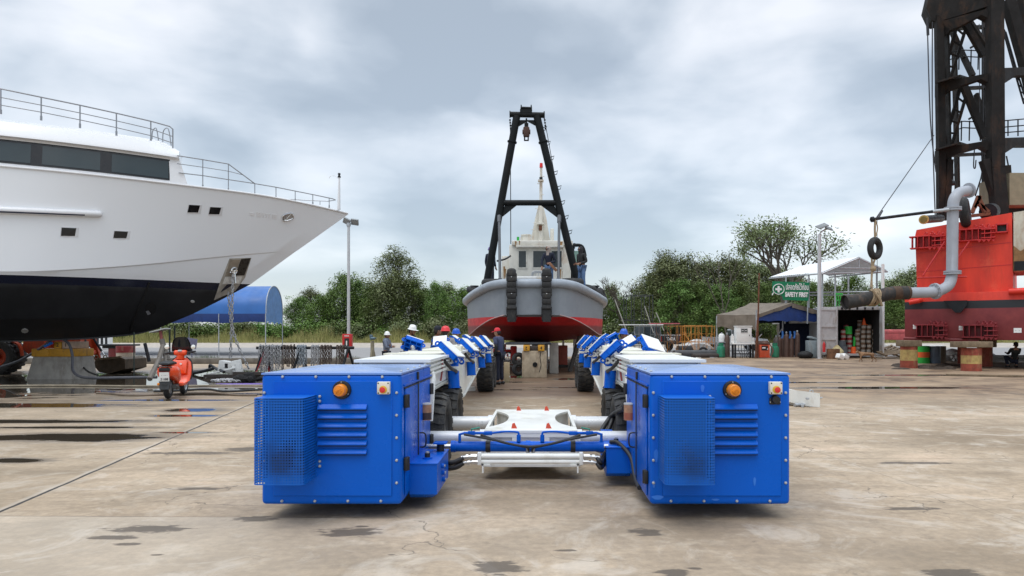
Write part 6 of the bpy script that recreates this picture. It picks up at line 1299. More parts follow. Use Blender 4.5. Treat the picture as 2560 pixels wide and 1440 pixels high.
dg = MB(); dg.lathe([(0, 0), (.29, 0), (.29, .30)], n=20); dg.lathe([(.292, .30), (.292, .58)], n=20, mi=1); dg.lathe([(.29, .58), (.29, .9), (0, .9)], n=20); prim('oil_drum', 'green oil drum with an orange band under the barge', 'drum', dg, [GREEN, tm[4]], (gxz(2309, 37.5), 37.5, 0)); prim('oil_drum', 'blue-grey oil drum right of the green one under the barge', 'drum', drum(.29, .88), M('blue_grey_drum', (.15, .20, .27), .5, var=.3), (gxz(2336, 37.5), 37.5, 0)); prim('oil_drum', 'brownish oil drum right of the blue-grey one under the barge', 'drum', drum(.25, .88), M('brown_grey_drum', (.25, .2, .15), .6, var=.3), (gxz(2352, 38), 38, 0))
sk = MB(); 
for k in range(9): sk.ball((R.uniform(-1.6, 1.6), R.uniform(-.5, .5), .2+.3*R.random()), (R.uniform(.3, .6), R.uniform(.2, .4), R.uniform(.2, .4)), 10)
prim('white_sacks', 'pile of crumpled white sacks and sheeting in the shade under the barge', 'sacks', sk, M('dirty_white_sheeting', (.5, .5, .49), .7, var=.4, scale=4, bump=.4), (gxz(2400, 41), 41, 0))
m = MB()
for k in range(4): m.cyl((-1.8, k*.2, .15+.15*(k % 2)), (2.5, k*.2+.3, .15+.15*(k % 2)), .09, n=10)
prim('pipe_pile', 'grey pipes lying in the shade under the barge', 'pipes', m, LGREY, (gxz(2480, 38), 38, 0))
for x, d, rz, L in ((2470, 25.6, -.42, 2.6),): m = MB(); m.box((0, 0, .04), (L, .16, .07), 0, None, .01); prim('timber_plank', 'weathered plank lying on the mud at the far right', 'plank', m, TIMBER, (gxz(x, d), d, 0), None, rz)
# light pole, right
def light_pole(lab, x, d, ytop, r, px_heads):
    o = thing('light_pole', lab, 'street light', (gxz(x, d), d, 0)); c = P(x, ytop, d); m = MB(); m.cyl((gxz(x, d), d, 0), c, r, r*.85, n=14, mi=0); m.bx(gxz(x, d)-.16, gxz(x, d)+.16, d-.16, d+.16, 0, .04); m.build('pole', M('pale_grey_pole', (.56, .57, .58), .45, .2, var=.1), o, True); return o, c
lp_, c = light_pole('grey street light with twin solar panels standing by the open container', 2048.5, 44, 586, .125, 0)
m = MB(); m.tube([c, P(2052, 580, 44), P(2066, 572, 44)], .04, 8); m.build('bracket', [GALV], lp_, True)
for x, y, w_, rx, lab in ((2055, 565, .62, -.5, 0), (2071, 570, .5, .45, 1)): m = MB(); m.box(P(x, y, 44), (w_, .55, .05), 0, Matrix.Rotation(rx*.7, 3, 'Y') @ Matrix.Rotation(.45, 3, 'X'), .01); m.box(P(x, y, 44)+V(0, 0, -.035), (w_*.8, .4, .03), 1, Matrix.Rotation(rx*.7, 3, 'Y') @ Matrix.Rotation(.45, 3, 'X')); m.build('solar_panel', [M('solar_grey', (.16, .17, .17), .35, var=.2), LGREY], lp_, True)
lp2, c = light_pole('slim grey light pole with a double lamp head, beside the yacht bow', 871.5, 38, 560, .085, 0)
m = MB(); m.tube([c, c+V(0, 0, .12), P(873, 552, 38)], .03, 8); m.cyl(c-V(0, 0, .12), c+V(0, 0, .05), .11, n=12); m.build('bracket', [GALV], lp2, True)
for x, y, rz in ((867, 553, .5), (887, 555, .15)): m = MB(); m.box(P(x, y, 38), (.40, .35, .10), 0, Matrix.Rotation(rz, 3, 'Y') @ Matrix.Rotation(-.9, 3, 'X'), .02); m.box(P(x, y, 38)+V(0, .14, 0), (.25, .1, .15), 0, None, .02); m.build('lamp_head', [M('lamp_grey', (.27, .29, .30), .4, .3, var=.15)], lp2, True)
FB = thing('fire_cabinet', 'small red fire cabinet on a post at the foot of the slim light pole', 'fire cabinet', (gxz(870, 37.4), 37.4, 0)); m = MB(); a, b = P(858, 873, 37.4), P(881, 835, 37.4); m.bx(a.x, b.x, 37.2, 37.5, a.z, b.z, 0, .02); bd = m.build('box', REDP, FB, True); m = MB(); m.bx(a.x+.12, b.x-.12, 37.19, 37.201, a.z+.14, b.z-.22); m.bx(a.x+.20, a.x+.26, 37.185, 37.1895, a.z+.2, b.z-.35, 1); m.build('window', [GLASS, PADW], bd, True); m = MB(); [m.bx(a.x+.12+.05*k, a.x+.15+.05*k, 37.192, 37.1985, b.z-.13, b.z-.07) for k in range(5)]; m.build('faded_lettering', WTXT, bd, True); m = MB(); m.bx((a.x+b.x)/2-.05, (a.x+b.x)/2+.05, 37.3, 37.4, 0, a.z); m.build('post', REDP, FB, True)
# ------------------------------------------------------------------ under and around the yacht
o = thing('keel_block', 'trapezoid grey concrete block with yellow timber on top, under the yacht keel', 'concrete block', (gxz(122, 24.1), 24.5, 0))
x0, x1, x2, x3 = gxz(66, 24.1), gxz(183, 24.1), gxz(78, 24.1), gxz(178, 24.1)
m = MB(); m.add([(x0, 24.1, 0), (x1, 24.1, 0), (x1, 25.4, 0), (x0, 25.4, 0), (x2, 24.2, .75), (x3, 24.2, .75), (x3, 25.3, .75), (x2, 25.3, .75)], [(0, 1, 5, 4), (1, 2, 6, 5), (2, 3, 7, 6), (3, 0, 4, 7), (4, 5, 6, 7), (3, 2, 1, 0)]); m.build('block', CONC, o, True)
m = MB(); m.bx(x2-.03, x2+.55, 24.15, 25.3, .752, 1.02, 0, .012); m.bx(x2+.555, x3+.02, 24.16, 25.3, .752, 1.015, 0, .012); tag(m.build('timber_beam', YELLOW), 'pair of yellow timbers laid across the concrete block under the yacht', 'timber')
for a, b, tx, mt, lb in ((132, 151, '2', YELLOW, 'small yellow timber stencilled 2 directly under the yacht keel'), (152.5, 171, '1', M('pinkish_timber', (.55, .40, .30), .7, var=.25, scale=6), 'small pale timber stencilled 1 directly under the yacht keel')):
    o = thing('timber_chock', lb, 'timber', (gxz((a+b)/2, 24.1), 24.5, 1.022), group='timber chocks under the yacht'); m = MB(); m.bx(gxz(a, 24.1), gxz(b, 24.1), 24.15, 25.2, 1.022, 1.255, 0, .012); c_ = m.build('chock', mt, o, True); text_mesh(tx, .16, 'stencil', nt_, c_, frame((gxz((a+b)/2, 24.1), 24.146, 1.14), (1, 0, 0), (0, 0, 1)), .001, .004)
m = MB(); m.tube(arc(px3((-40, 928, 25.5), (40, 905, 25), (105, 868, 24.05), (128, 850, 24.0), (150, 846, 24.0), (172, 860, 23.9), (181, 890, 23.9), (182, 925, 23.6), (200, 941, 23.2), (240, 945, 22.6), (310, 944, 22.5), (392, 943, 22.45)), 5), .045, 8); tag(m.build('yard_hose', M('grey_hose', (.10, .10, .115), .5, var=.3)), 'thick grey hose looping up over the yacht block and along the wet ground', 'hose')
m = MB(); m.tube(arc(px3((176, 858, 26), (190, 890, 25.5), (215, 925, 24.5), (245, 938, 23.5)), 5), .03, 7); m.cyl(P(112, 866, 23.98), P(130, 857, 23.95), .045, n=8, mi=1); tag(m.build('yard_hose', [HOSE, BLUE2]), 'thin black hose hanging beside the yacht block with a blue coupling', 'hose')
LD = thing('wheel_loader', 'orange wheel loader with big tyres, its bucket resting on the ground under the yacht', 'loader', (-19.5, 27.6, 0))
def ldwheel(x, d, R_):
    m = MB(); m.lathe([(R_*.52, -.18), (R_*.8, -.24), (R_*.96, -.22), (R_, -.14), (R_, .14), (R_*.96, .22), (R_*.8, .24), (R_*.52, .18)], (x, d, R_), 'y', 32)
    for k in range(20): a = 2*pi*k/20; m.box((x+R_*cos(a), d, R_+R_*sin(a)), (.07, .40, .09), 0, Matrix.Rotation(-a, 3, 'Y'))
    w_ = m.build('wheel', RUBBER, LD, True); r = MB(); r.lathe([(R_*.52, -.16), (R_*.46, -.18), (R_*.35, -.05), (0, -.05)], (x, d, R_), 'y', 24); r.lathe([(R_*.16, .22), (R_*.15, .14), (0, .14)], (x, d, R_), 'y', 14)
    r2 = MB(); r2.lathe([(R_*.52, .17), (R_*.46, .19), (R_*.35, .08), (R_*.16, .08), (R_*.14, .2), (0, .2)], (x, d, R_), 'y', 24); r2.build('rim', [ORANGEM], w_, True)
    return w_
ldwheel(gxz(-4, 26.8), 26.9, .66); ldwheel(gxz(184, 28.2), 28.4, .56); ldwheel(gxz(10, 29), 29.2, .66)
m = MB(); m.poly(px3((60, 845, 27.2), (110, 842, 27.2), (112, 875, 27.2), (76, 890, 27.2), (55, 872, 27.2)), V(0, 1.4, 0)); m.poly(px3((-60, 800, 27.5), (70, 800, 27.5), (115, 820, 27.5), (115, 850, 27.5), (-60, 850, 27.5)), V(0, 1.3, 0)); m.poly(px3((105, 845, 27.6), (200, 845, 27.6), (205, 878, 27.6), (105, 880, 27.6)), V(0, .9, 0)); m.tube(arc(px3((20, 850, 26.9), (48, 862, 26.9), (56, 890, 26.9)), 4), .06, 6); m.build('body', [ORANGEM], LD, True)
m = MB()
for dd in (0, .9):
    m.poly(px3((178, 838, 28+dd), (205, 838, 28+dd), (228, 895, 28+dd), (236, 915, 28+dd), (226, 922, 28+dd), (213, 906, 28+dd)), V(0, .1, 0)); m.poly(px3((216, 840, 28.3+dd), (236, 840, 28.3+dd), (250, 895, 28.3+dd), (240, 905, 28.3+dd), (226, 880, 28.3+dd)), V(0, .08, 0))
m.cyl(P(222, 884, 27.9), P(243, 880, 28.6), .13, n=12); m.build('loader_arm', [ORANGEM], LD, True)
m = MB(); m.cyl(P(208, 845, 27.9), P(222, 868, 27.9), .05, n=8); m.cyl(P(222, 868, 27.9), P(236, 893, 27.9), .028, n=8, mi=1); m.cyl(P(234, 846, 28.2), P(254, 878, 28.2), .045, n=8); m.cyl(P(254, 878, 28.2), P(262, 890, 28.2), .025, n=8, mi=1); m.build('arm_cylinder', [BLKSTEEL, STEEL], LD, True)
m = MB(); pr = px3((232, 912, 27.4), (243, 895, 27.4), (300, 893, 27.4), (312, 898, 27.4), (313, 922, 27.4), (270, 935, 27.4), (248, 930, 27.4)); m.grid([pr, [p+V(0, 1.5, 0) for p in pr]], 0, True); m.add(pr, [tuple(range(7))], 0); m.poly(px3((240, 896, 27.3), (300, 890, 27.3), (302, 895, 27.3), (242, 901, 27.3)), V(0, .1, 0), 1)
for x in (250, 272): m.torus(P(x-9, 893, 27.3), .07, .02, (0, 1, 0), 10, 5, 1)
m.build('bucket', [M('muddy_bucket', (.09, .06, .035), .7, var=.5, scale=5, bump=.2), TIMBER], LD, True)
c = P(314, 923, 31); o = thing('support_pillar', 'red and white banded pillar standing behind the loader bucket', 'pillar', (c.x, 31, 0)); m = MB(); m.cyl((0, 0, 0), (0, 0, .36), .36, n=22, mi=0); m.cyl((0, 0, .36), (0, 0, .72), .36, n=22, mi=1); m.cyl((0, 0, .72), (0, 0, 1.0), .37, n=22, mi=0); m.build('column', [M('wine_red_band', (.25, .03, .035), .6, var=.3, dirt=(.4, .3, .22), dirtamt=.3), M('dirty_white_band', (.5, .45, .37), .7, var=.3, dirt=(.2, .15, .1), dirtamt=.4)], o)
c = P(292, 905, 39); o = thing('support_pillar', 'dark red pillar carrying a wide steel plate, further back under the yacht', 'pillar', (c.x, 39, 0)); m = MB(); m.cyl((0, 0, 0), (0, 0, .75), .40, n=20); m.build('column', M('dark_red_pillar', (.16, .02, .02), .6), o); m = MB(); m.bx(-.55, .55, -.4, .4, .75, .88); m.bx(-1.2, 1.0, -.5, .5, .88, .97, 0, .01); m.build('steel_plate', BLKSTEEL, o)
m = MB(); m.bx(0, 1.1, 0, .6, 0, 1.2, 0); [m.bx(.1+.36*k, .3+.36*k, -.02, -.001, .35, 1.1, 1) for k in range(3)]; prim('white_kiosk', 'small white cabin with dark slots far behind the loader', 'cabin', m, [PADW, BLACK], (gxz(238, 60), 60, .3))
# shoring stand beside the scooter
SS = thing('shoring_stand', 'grey tripod prop with a red top pipe holding the yacht bow behind the scooter', 'prop', (gxz(408, 23), 23, 0)); m = MB(); t_ = P(408, 862, 23); m.tube([P(401, 828, 23), P(404, 850, 23)], .05, 10, 1); m.tube([P(404, 848, 23), t_, P(414, 880, 23), P(420, 900, 23)], .085, 10); m.tube([t_, P(397, 900, 22.4), P(374, 948, 21.6)], .075, 8); m.tube([P(411, 875, 23), P(416, 920, 22.6), P(424, 943, 22.4)], .06, 8); m.tube([t_, P(420, 938, 25)], .06, 8); m.box(P(400, 826, 23), (.5, .4, .03), 2, Matrix.Rotation(-.25, 3, 'Y')); m.build('stand_frame', [M('grey_prop_paint', (.17, .15, .13), .6, var=.3), M('red_grey_pipe', (.30, .08, .07), .6), LGREY], SS, True)
m = MB()
for a, b in (((362, 858, 24), (373, 904, 24)), ): m.tube([P(*a), P(*b)], .055, 7)
tag(m.build('leaning_bar', BLKSTEEL), 'short black bar leaning in the puddle left of the scooter', 'bar')
m = MB()
for x, y0, y1 in ((335, 830, 945), (424, 815, 865), (436.5, 815, 864)): d = 24.3 if x < 400 else 50; m.tube([P(x, y0, d), V(gxz(x, d), d, 0)], .02 if x < 400 else .06, 6)
tag(m.build('thin_post', M('dark_green_post', (.03, .05, .045), .5)), 'thin dark posts and a cable hanging from the yacht in front of the gravel road', 'posts')
m = MB(); m.box((0, 0, 0), (.55, .03, .55), 0, Matrix.Rotation(.15, 3, 'Y')); m.cyl((0, .03, -1.2), (0, .03, -.2), .03, n=6); prim('small_sign', 'small faded blue board on a stake by the gravel road behind the scooter', 'sign', m, M('faded_blue_board', (.16, .16, .25), .6, var=.3), (gxz(479, 38), 38, 1.02))

# ------------------------------------------------------------------ scooter
SCT = thing('motor_scooter', 'bright orange motor scooter with black windscreen parked beneath the yacht bow', 'scooter', (-8.62, 16.75, 0), .2)
def swheel(y, nm='wheel'):
    m = MB(); m.torus((0, 0, 0), .195, .062, (1, 0, 0), 30, 10, 0, .95); w_ = m.build(nm, RUBBER, SCT); w_.location = (0, y, .255)
    m = MB(); m.lathe([(.14, -.05), (.12, -.03), (.05, -.04), (.0, -.05)], ax='x', n=18); m.lathe([(.14, .05), (.12, .03), (.05, .04), (.0, .05)], ax='x', n=18); m.build('rim', GALV, w_); return w_
swheel(0); swheel(1.26)
m = MB()   # body shell, sections along y
def sec(y, w_, z0, z1, k=10): 
    return [(w_*(abs(cos(a))**.7)*(1 if cos(a) > 0 else -1), y+.0, (z0+z1)/2+(z1-z0)/2*(abs(sin(a))**.7)*(1 if sin(a) > 0 else -1)) for a in [2*pi*i/14 for i in range(14)]]
rows = [sec(-.27, .10, .62, .74), sec(-.22, .15, .52, .78), sec(-.05, .20, .46, .80), sec(.15, .205, .40, .78), sec(.33, .17, .33, .72), sec(.42, .12, .30, .60)]
m.grid(rows, 0, True); m.add(rows[0], [tuple(range(14))]); m.add(rows[-1], [tuple(range(14))])
m.bx(-.17, .17, .40, .90, .27, .34, 0, .02); m.v = [(x*1.15, y, z) for x, y, z in m.v]; m.build('rear_body', ORANGE, SCT)
m = MB(); rows = []
for t_, w_, y, z in ((0, .10, .80, .30), (.2, .185, .86, .36), (.4, .205, .92, .52), (.6, .20, .97, .68), (.8, .175, 1.02, .82), (1, .10, 1.05, .92)): rows.append([(w_*cos(a), y+.05*(1-sin(a))+.03*abs(cos(a))*-2, z) for a in [pi*i/12 for i in range(13)]])
m.grid(rows); rows2 = [[(p[0]*1.01, p[1]+.03, p[2]) for p in r] for r in rows]; m.grid(rows2)
m.grid([[r[0] for r in rows], [r[0] for r in rows2]]); m.grid([[r[-1] for r in rows], [r[-1] for r in rows2]])
m.tube(arc([(0, 1.26, .50), (0, 1.16, .60), (0, 1.05, .90)], 3), .07, 10); rows = [[(.07*cos(a), 1.26+.31*cos(b_), .255+.31*sin(b_)+.03*sin(a)) for a in [pi*i/6 for i in range(7)]] for b_ in [radians(30+13*k) for k in range(9)]]; m.grid(rows); m.box((0, .90, .70), (.26, .06, .34), 0, Matrix.Rotation(-.3, 3, 'X'), .02); m.v = [(x*1.28 if z < .95 and y < 1.2 else x, y, z) for x, y, z in m.v]; shd = m.build('leg_shield', ORANGE, SCT)
m = MB(); m.tube(arc([(-.205, .90, .40), (-.215, .98, .62), (-.18, 1.06, .84), (-.08, 1.08, .95)], 3), .014, 6); m.tube(arc([(.205, .90, .40), (.215, .98, .62), (.18, 1.06, .84), (.08, 1.08, .95)], 3), .014, 6); m.cyl((.03, .868, .78), (.03, .86, .78), .022, n=10, mi=1); m.bx(.06, .075, .86, .88, .60, .68); m.v = [(x*1.26, y, z) for x, y, z in m.v]; m.build('shield_trim', [BLACK, PADW], shd)
m = MB(); m.tube([(-.02, 1.02, .90), (0, 1.01, 1.0)], .09, 12); m.box((0, 1.0, 1.05), (.30, .17, .13), 0, None, .05, 3); hb_ = m.build('handlebar', ORANGE, SCT)
m = MB(); m.tube(arc([(-.12, 1.0, 1.06), (-.24, .96, 1.05), (-.34, .90, 1.03)], 3), [.018]*3+[.024]*4, 8); m.tube(arc([(.12, 1.0, 1.06), (.24, .96, 1.07), (.36, .90, 1.08)], 3), [.018]*3+[.024]*4, 8); m.box((.19, .97, 1.03), (.07, .06, .06), 0, None, .01); m.box((-.19, .97, 1.03), (.07, .06, .06), 0, None, .01); m.tube([(-.25, .99, 1.03), (-.36, .97, .99)], .008, 6); m.tube([(.25, .99, 1.05), (.37, .97, 1.02)], .008, 6)
m.cyl((0, .935, 1.09), (0, .93, 1.11), .05, n=12, mi=1); m.build('handle_grip', [BLACK, LGREY], hb_)
for s in (-1, 1):
    m = MB(); m.tube([(s*.22, .97, 1.06), (s*.29, .96, 1.16)], .008, 6, 1); m.lathe([(0, .01), (.05, .008), (.055, 0), (.05, -.02), (0, -.03)], (s*.30, .94, 1.19), 'y', 16, 0); m.build('mirror', [M('mirror_glass_bright', (.8, .8, .8), .03, 1, var=0), BLACK], hb_)
m = MB(); rows = [[(.235*sin(a)*(1-.25*t_**3), 1.06-.03*cos(a)+.14*cos(a)-t_*.06, 1.08+.36*t_-.02*abs(sin(a))**4*t_*4) for a in [-1.3+2.6*i/12 for i in range(13)]] for t_ in (0, .25, .5, .75, .92, 1)]; m.grid(rows); m.grid([[(x*.985, y-.012, z) for x, y, z in r] for r in rows]); m.build('windscreen', M('smoked_windscreen', (.008, .010, .012), .08, var=.1), SCT)
m = MB(); rows = [sec(-.30, .10, .80, .84), sec(-.24, .14, .79, .87), sec(0, .15, .80, .89), sec(.22, .13, .79, .86), sec(.36, .07, .78, .83), sec(.42, .03, .77, .80)]; m.grid(rows[:4], 0, True); m.grid(rows[3:], 1, True); m.add(rows[0], [tuple(range(14))]); m.build('seat', [BLACK, M('grey_vinyl', (.23, .23, .24), .45)], SCT)
m = MB(); m.tube(arc([(-.13, -.2, .74), (-.12, -.36, .76), (.12, -.36, .76), (.13, -.2, .74)], 4), .012, 6); m.tube([(-.06, -.2, .74), (-.06, -.34, .76)], .01, 6); m.tube([(.06, -.2, .74), (.06, -.34, .76)], .01, 6); m.build('grab_rail', BLACK, SCT)
m = MB(); m.box((0, -.285, .69), (.23, .06, .09), 0, None, .015); m.box((0, -.30, .665), (.20, .03, .05), 1, None, .01); m.build('tail_light', [BLACK, M('dark_red_lens', (.12, .01, .01), .2)], SCT)
m = MB(); m.box((0, -.305, .53), (.21, .008, .21), 0, Matrix.Rotation(.12, 3, 'X'), 0); pl_ = m.build('number_plate', PADW, SCT); bt_ = M('plate_black', (.015, .015, .02), .6)
fm = frame((0, -.311, .585), (1, 0, 0), (0, .12, 1)); text_mesh('1กท', .085, 'plate_text', bt_, pl_, fm, .0008, .001, w=False); text_mesh('2188', .085, 'plate_text', bt_, pl_, frame((0, -.309, .475), (1, 0, 0), (0, .12, 1)), .0008, .001, w=False)
m = MB(); m.poly([(-.12, -.27, .44), (.12, -.27, .44), (.10, -.30, .24), (-.10, -.30, .24)], V(0, .05, 0)); m.box((0, -.315, .36), (.12, .01, .03), 0); m.ball((-.13, -.27, .36), .035, 8, 1); m.build('mudguard', [M('dark_grey_plastic', (.035, .037, .04), .5), AMBER], SCT)
m = MB(); m.tube(arc([(.11, .42, .22), (.15, .2, .24), (.17, .0, .27), (.18, -.20, .30)], 4), [.03]*4+[.04]*3+[.055]*6, 10); m.box((-.1, .15, .25), (.1, .5, .16), 0, None, .03); m.box((.10, .25, .27), (.09, .3, .13), 0, None, .03); m.build('exhaust', M('dark_exhaust', (.06, .055, .05), .45, .6, var=.3), SCT)
m = MB(); m.tube([(-.1, .45, .28), (-.16, .5, .15), (-.2, .52, .01)], .014, 6); m.build('side_stand', BLACK, SCT)

# ------------------------------------------------------------------ chain rack
CRK = thing('chain_rack', 'long steel rail on A-frame legs draped with chains, behind the left blue cabinet', 'rack', (gxz(760, 26.6), 26.6, 0))
zb_ = 1.0; xa, xb2 = gxz(641, 26.6), gxz(880, 26.6); m = MB(); m.cyl((xa, 26.6, zb_), (xb2, 26.9, zb_), .055, n=14)
for x, dx in ((xa+.25, .0), (gxz(750, 26.6), 0), (xb2-.15, 0)):
    for s in (-1, 1): m.beam((x, 26.65, zb_), (x+s*.16, 26.65+s*.45, 0), .07, .05)
for s in (-1, 1): m.beam((xa+.25+.02, 26.63, .9), (xa+.3+s*.2, 26.4+.2*s, .02), .05, .05, 1)
m.beam((xa+.05, 26.3, .06), (xa+.6, 26.3, .06), .06, .05, 1); m.build('rack_frame', [BLKSTEEL, M('red_rack_paint', (.42, .04, .05), .5, var=.3)], CRK, True)
R = random.Random(21)
for i, (x, w_, n_, mt, L0, lb) in enumerate(((660, 20, 4, CHAIN, .95, 'bright galvanised chain at the left end of the rack'), (676, 18, 4, CHAIN, .92, 'second bright chain from the left on the rack'), (696, 12, 3, CHAIN, .9, 'third chain from the left on the rack, greyish'), (722, 24, 4, CHAINR, .85, 'dark rusty chain left of the middle on the rack'), (754, 18, 4, M('bluish_chain', (.34, .38, .42), .5, .4, var=.4, scale=20), .8, 'bluish grey chain in the middle of the rack'), (788, 14, 3, CHAIN, .8, 'pale chain right of the bluish one on the rack'), (815, 22, 4, CHAINR, .75, 'brown rusty chain right of the pale one on the rack'), (851, 14, 3, CHAINR, .7, 'rusty chain nearest the right end of the rack'))):
    m = MB()
    for k in range(n_):
        xx = gxz(x-w_/2+w_*k/(n_-1), 26.6); L1, L2 = L0*R.uniform(.7, 1), L0*R.uniform(.6, 1); f = R.uniform(-.04, .04)
        chain_links(m, arc([(xx+f, 26.52, zb_-L1), (xx, 26.50, zb_-.3), (xx, 26.52, zb_+.03), (xx, 26.6, zb_+.075), (xx, 26.70, zb_+.03), (xx-f, 26.72, zb_-L2)], 4), .085, .016)
    tag(m.build('chain', mt, None, ang=0), lb, 'chain', 'chains hanging on the rack')
# vice on a post, cloth heap
VP = thing('vice_post', 'blue-grey bench vice on a tripod timber post, left of the man in the grey jacket', 'vice', (gxz(931, 25), 25, 0)); m = MB(); zt_ = P(0, 852, 25).z; m.box((gxz(931, 25), 25, zt_/2), (.11, .11, zt_), 0, None, .01)
for a in (.3, 2.4, 4.5): m.beam((gxz(931, 25)+.04*cos(a), 25+.04*sin(a), .75*zt_), (gxz(931, 25)+.24*cos(a), 25+.24*sin(a), 0), .05, .05)
m.build('post', M('olive_timber', (.25, .22, .15), .8, var=.3, scale=6), VP, True); m = MB(); c = P(930, 846, 25); m.box(c, (.14, .12, .10), 0, None, .02); m.box(c+V(-.03, 0, .08), (.10, .12, .10), 0, None, .02); m.cyl(c+V(.0, -.1, 0), c+V(.12, -.1, 0), .05, n=12); m.cyl(c+V(.08, 0, 0), c+V(.16, 0, .02), .015, n=6); m.build('vice', M('vice_blue_grey', (.10, .16, .20), .45, .3, var=.3), VP, True)
def heap(name, lab, cat, c, r, mat, n, seed, kind=None):
    R = random.Random(seed); m = MB()
    for _ in range(n): a, d = R.uniform(0, 6.28), R.uniform(0, 1); m.ball((r[0]*d*cos(a), r[1]*d*sin(a), r[2]*.3), (r[0]*R.uniform(.2, .5), r[1]*R.uniform(.2, .5), r[2]*R.uniform(.3, .8)*(1.1-d*.6)), 8, 0, Matrix.Rotation(R.uniform(-.5, .5), 3, 'Y'))
    o = m.build(name, mat); o.location = c; return tag(o, lab, cat, None, kind)
heap('tarpaulin_heap', 'heap of dark crumpled tarpaulin between the chain rack and the vice post', 'tarpaulin', (gxz(903, 25.5), 25.5, 0), (.38, .35, .6), M('dark_sheet', (.025, .027, .03), .5, var=.5, scale=5, bump=.5), 16, 2)
# gear by the puddle
m = MB(); m.box((0, 0, .32), (.62, .4, .42), 0, Matrix.Rotation(.15, 3, 'Y'), .03); m.box((.35, -.1, .30), (.30, .45, .55), 0, Matrix.Rotation(.25, 3, 'Z') @ Matrix.Rotation(-.2, 3, 'Y'), .02); m.box((-.15, -.35, .18), (1.1, .1, .06), 0, Matrix.Rotation(-.25, 3, 'Y'), .01); m.box((0, -.21, .38), (.1, .02, .16), 1); m.box((.3, -.32, .38), (.14, .02, .1), 1); prim('white_machine_casing', 'battered white machine casing lying by the puddle', 'casing', m, [PADW, BLKSTEEL], (gxz(572, 26), 26, 0))
m = MB(); m.box((0, 0, .06), (1.9, .5, .10)); m.box((.6, -.2, .16), (1.0, .3, .1)); prim('scrap_beam', 'dark scrap beams on the ground under the white casing', 'scrap', m, DARKWOOD, (gxz(585, 25), 25, 0))
m = MB(); R = random.Random(4)
for k in range(5): chain_links(m, arc([(R.uniform(-.6, .6), R.uniform(-.4, .4), .05) for _ in range(5)], 4), .11, .022)
o = m.build('chain_pile', CHAIN, None, ang=0); o.location = (gxz(575, 22.8), 22.8, 0); tag(o, 'loose galvanised chain piled on the wet ground behind the cabinet corner', 'chain')
heap('black_bag', 'flat black bag lying left of the blue cabinet beside the chain pile', 'bag', (gxz(622, 22.6), 22.6, 0), (.50, .3, .36), M('black_cloth', (.008, .008, .009), .8, var=.4, bump=.4), 12, 6)
m = MB(); m.poly([(-.55, 0, .01), (.1, -.55, .01), (1.0, -.40, .01), (.9, .15, .01)], V(0, 0, .02)); prim('purple_mat', 'purple mat lying flat on the concrete beside the left cabinet', 'mat', m, M('purple_mat', (.16, .10, .38), .6, var=.2), (gxz(605, 22.2), 21.6, 0))
m = MB(); m.tube(arc(px3((480, 930, 27), (520, 925, 27), (525, 913, 27), (540, 921, 26.6), (560, 930, 25)), 4), .05, 7); m.tube(arc(px3((470, 935, 27), (500, 930, 26.5), (532, 922, 26)), 4), .06, 7); tag(m.build('bent_pipe', BLKSTEEL), 'bent dark pipes at the edge of the puddle left of the white casing', 'pipe')
for y, x0, x1, r, mt, lb in ((966.5, -60, 655, .028, M('beige_hose', (.30, .25, .18), .6, var=.3), 'beige hose lying straight across the wet concrete in front of the yacht block'), (978, 400, 660, .03, HOSE, 'black hose lying across the concrete just behind the scooter wheels'), (988, 220, 655, .03, M('brown_hose', (.16, .12, .085), .6, var=.3), 'brown hose curving across the concrete under the scooter')):
    D = F*H/(y-HY); m = MB(); m.tube(arc([V(gxz(x0+(x1-x0)*k/9, D), D+.35*sin(k*1.1+y)*(1 if y > 970 else .4), r*.8) for k in range(10)], 4), r, 7); tag(m.build('yard_hose', mt), lb, 'hose', 'hoses lying on the concrete')

# ------------------------------------------------------------------ blue arched tent
BT = thing('blue_tent', 'long blue arched tarpaulin tent on thin posts behind the yacht bow', 'tent', (-22, 51, 0))
Af, Ab = V(gxz(664, 48), 48, 0), V(gxz(706, 54), 54, 0); ev = P(0, 784, 48).z; ap = P(0, 716, 51).z
def arch(t): a = pi*t; return Af.lerp(Ab, .5-.5*cos(a))+V(0, 0, ev+(ap-ev)*sin(a)**.8)
nA = 18; left = V(-16, .9, 0); prof = [arch(k/nA) for k in range(nA+1)]
m = MB(); nR = 8
m.grid([[p+left*(j/nR)+V(0, 0, -.05*sin(pi*((j*2) % 2))) for p in prof] for j in range(nR+1)]); m.build('roof_cover', [TARPL], BT, True)
m = MB(); m.grid([[Af+left*(j/16)+V(0, 0, ev), Af+left*(j/16)+V(0, -.03, ev-.3), Af+left*(j/16)+V(0, .02*sin(j*2.1), P(0, 806, 48).z+.05*sin(j*1.7))] for j in range(17)]); m.build('side_skirt', [TARPN], BT, True)
m = MB(); base = [V(p.x, p.y, P(0, 806, 48).z+.10*sin(k*1.9)) for k, p in enumerate(prof)]; m.grid([prof, base]); m.build('end_panel', [M('pale_blue_tarp', (.09, .21, .44), .5, var=.25, scale=2)], BT, True)
m = MB(); m.tube([p+V(.02, 0, .01) for p in prof], .03, 6)
for q in (Af, Ab, Af+left*.45, Ab+left*.45, Af+left*.2, Af+left*.9): po_ = MB(); po_.cyl((q.x, q.y, 0), (q.x, q.y, ev), .035, n=8); po_.build('tent_pole', [GALV], BT, True)
m.build('tent_frame', [GALV], BT, True)

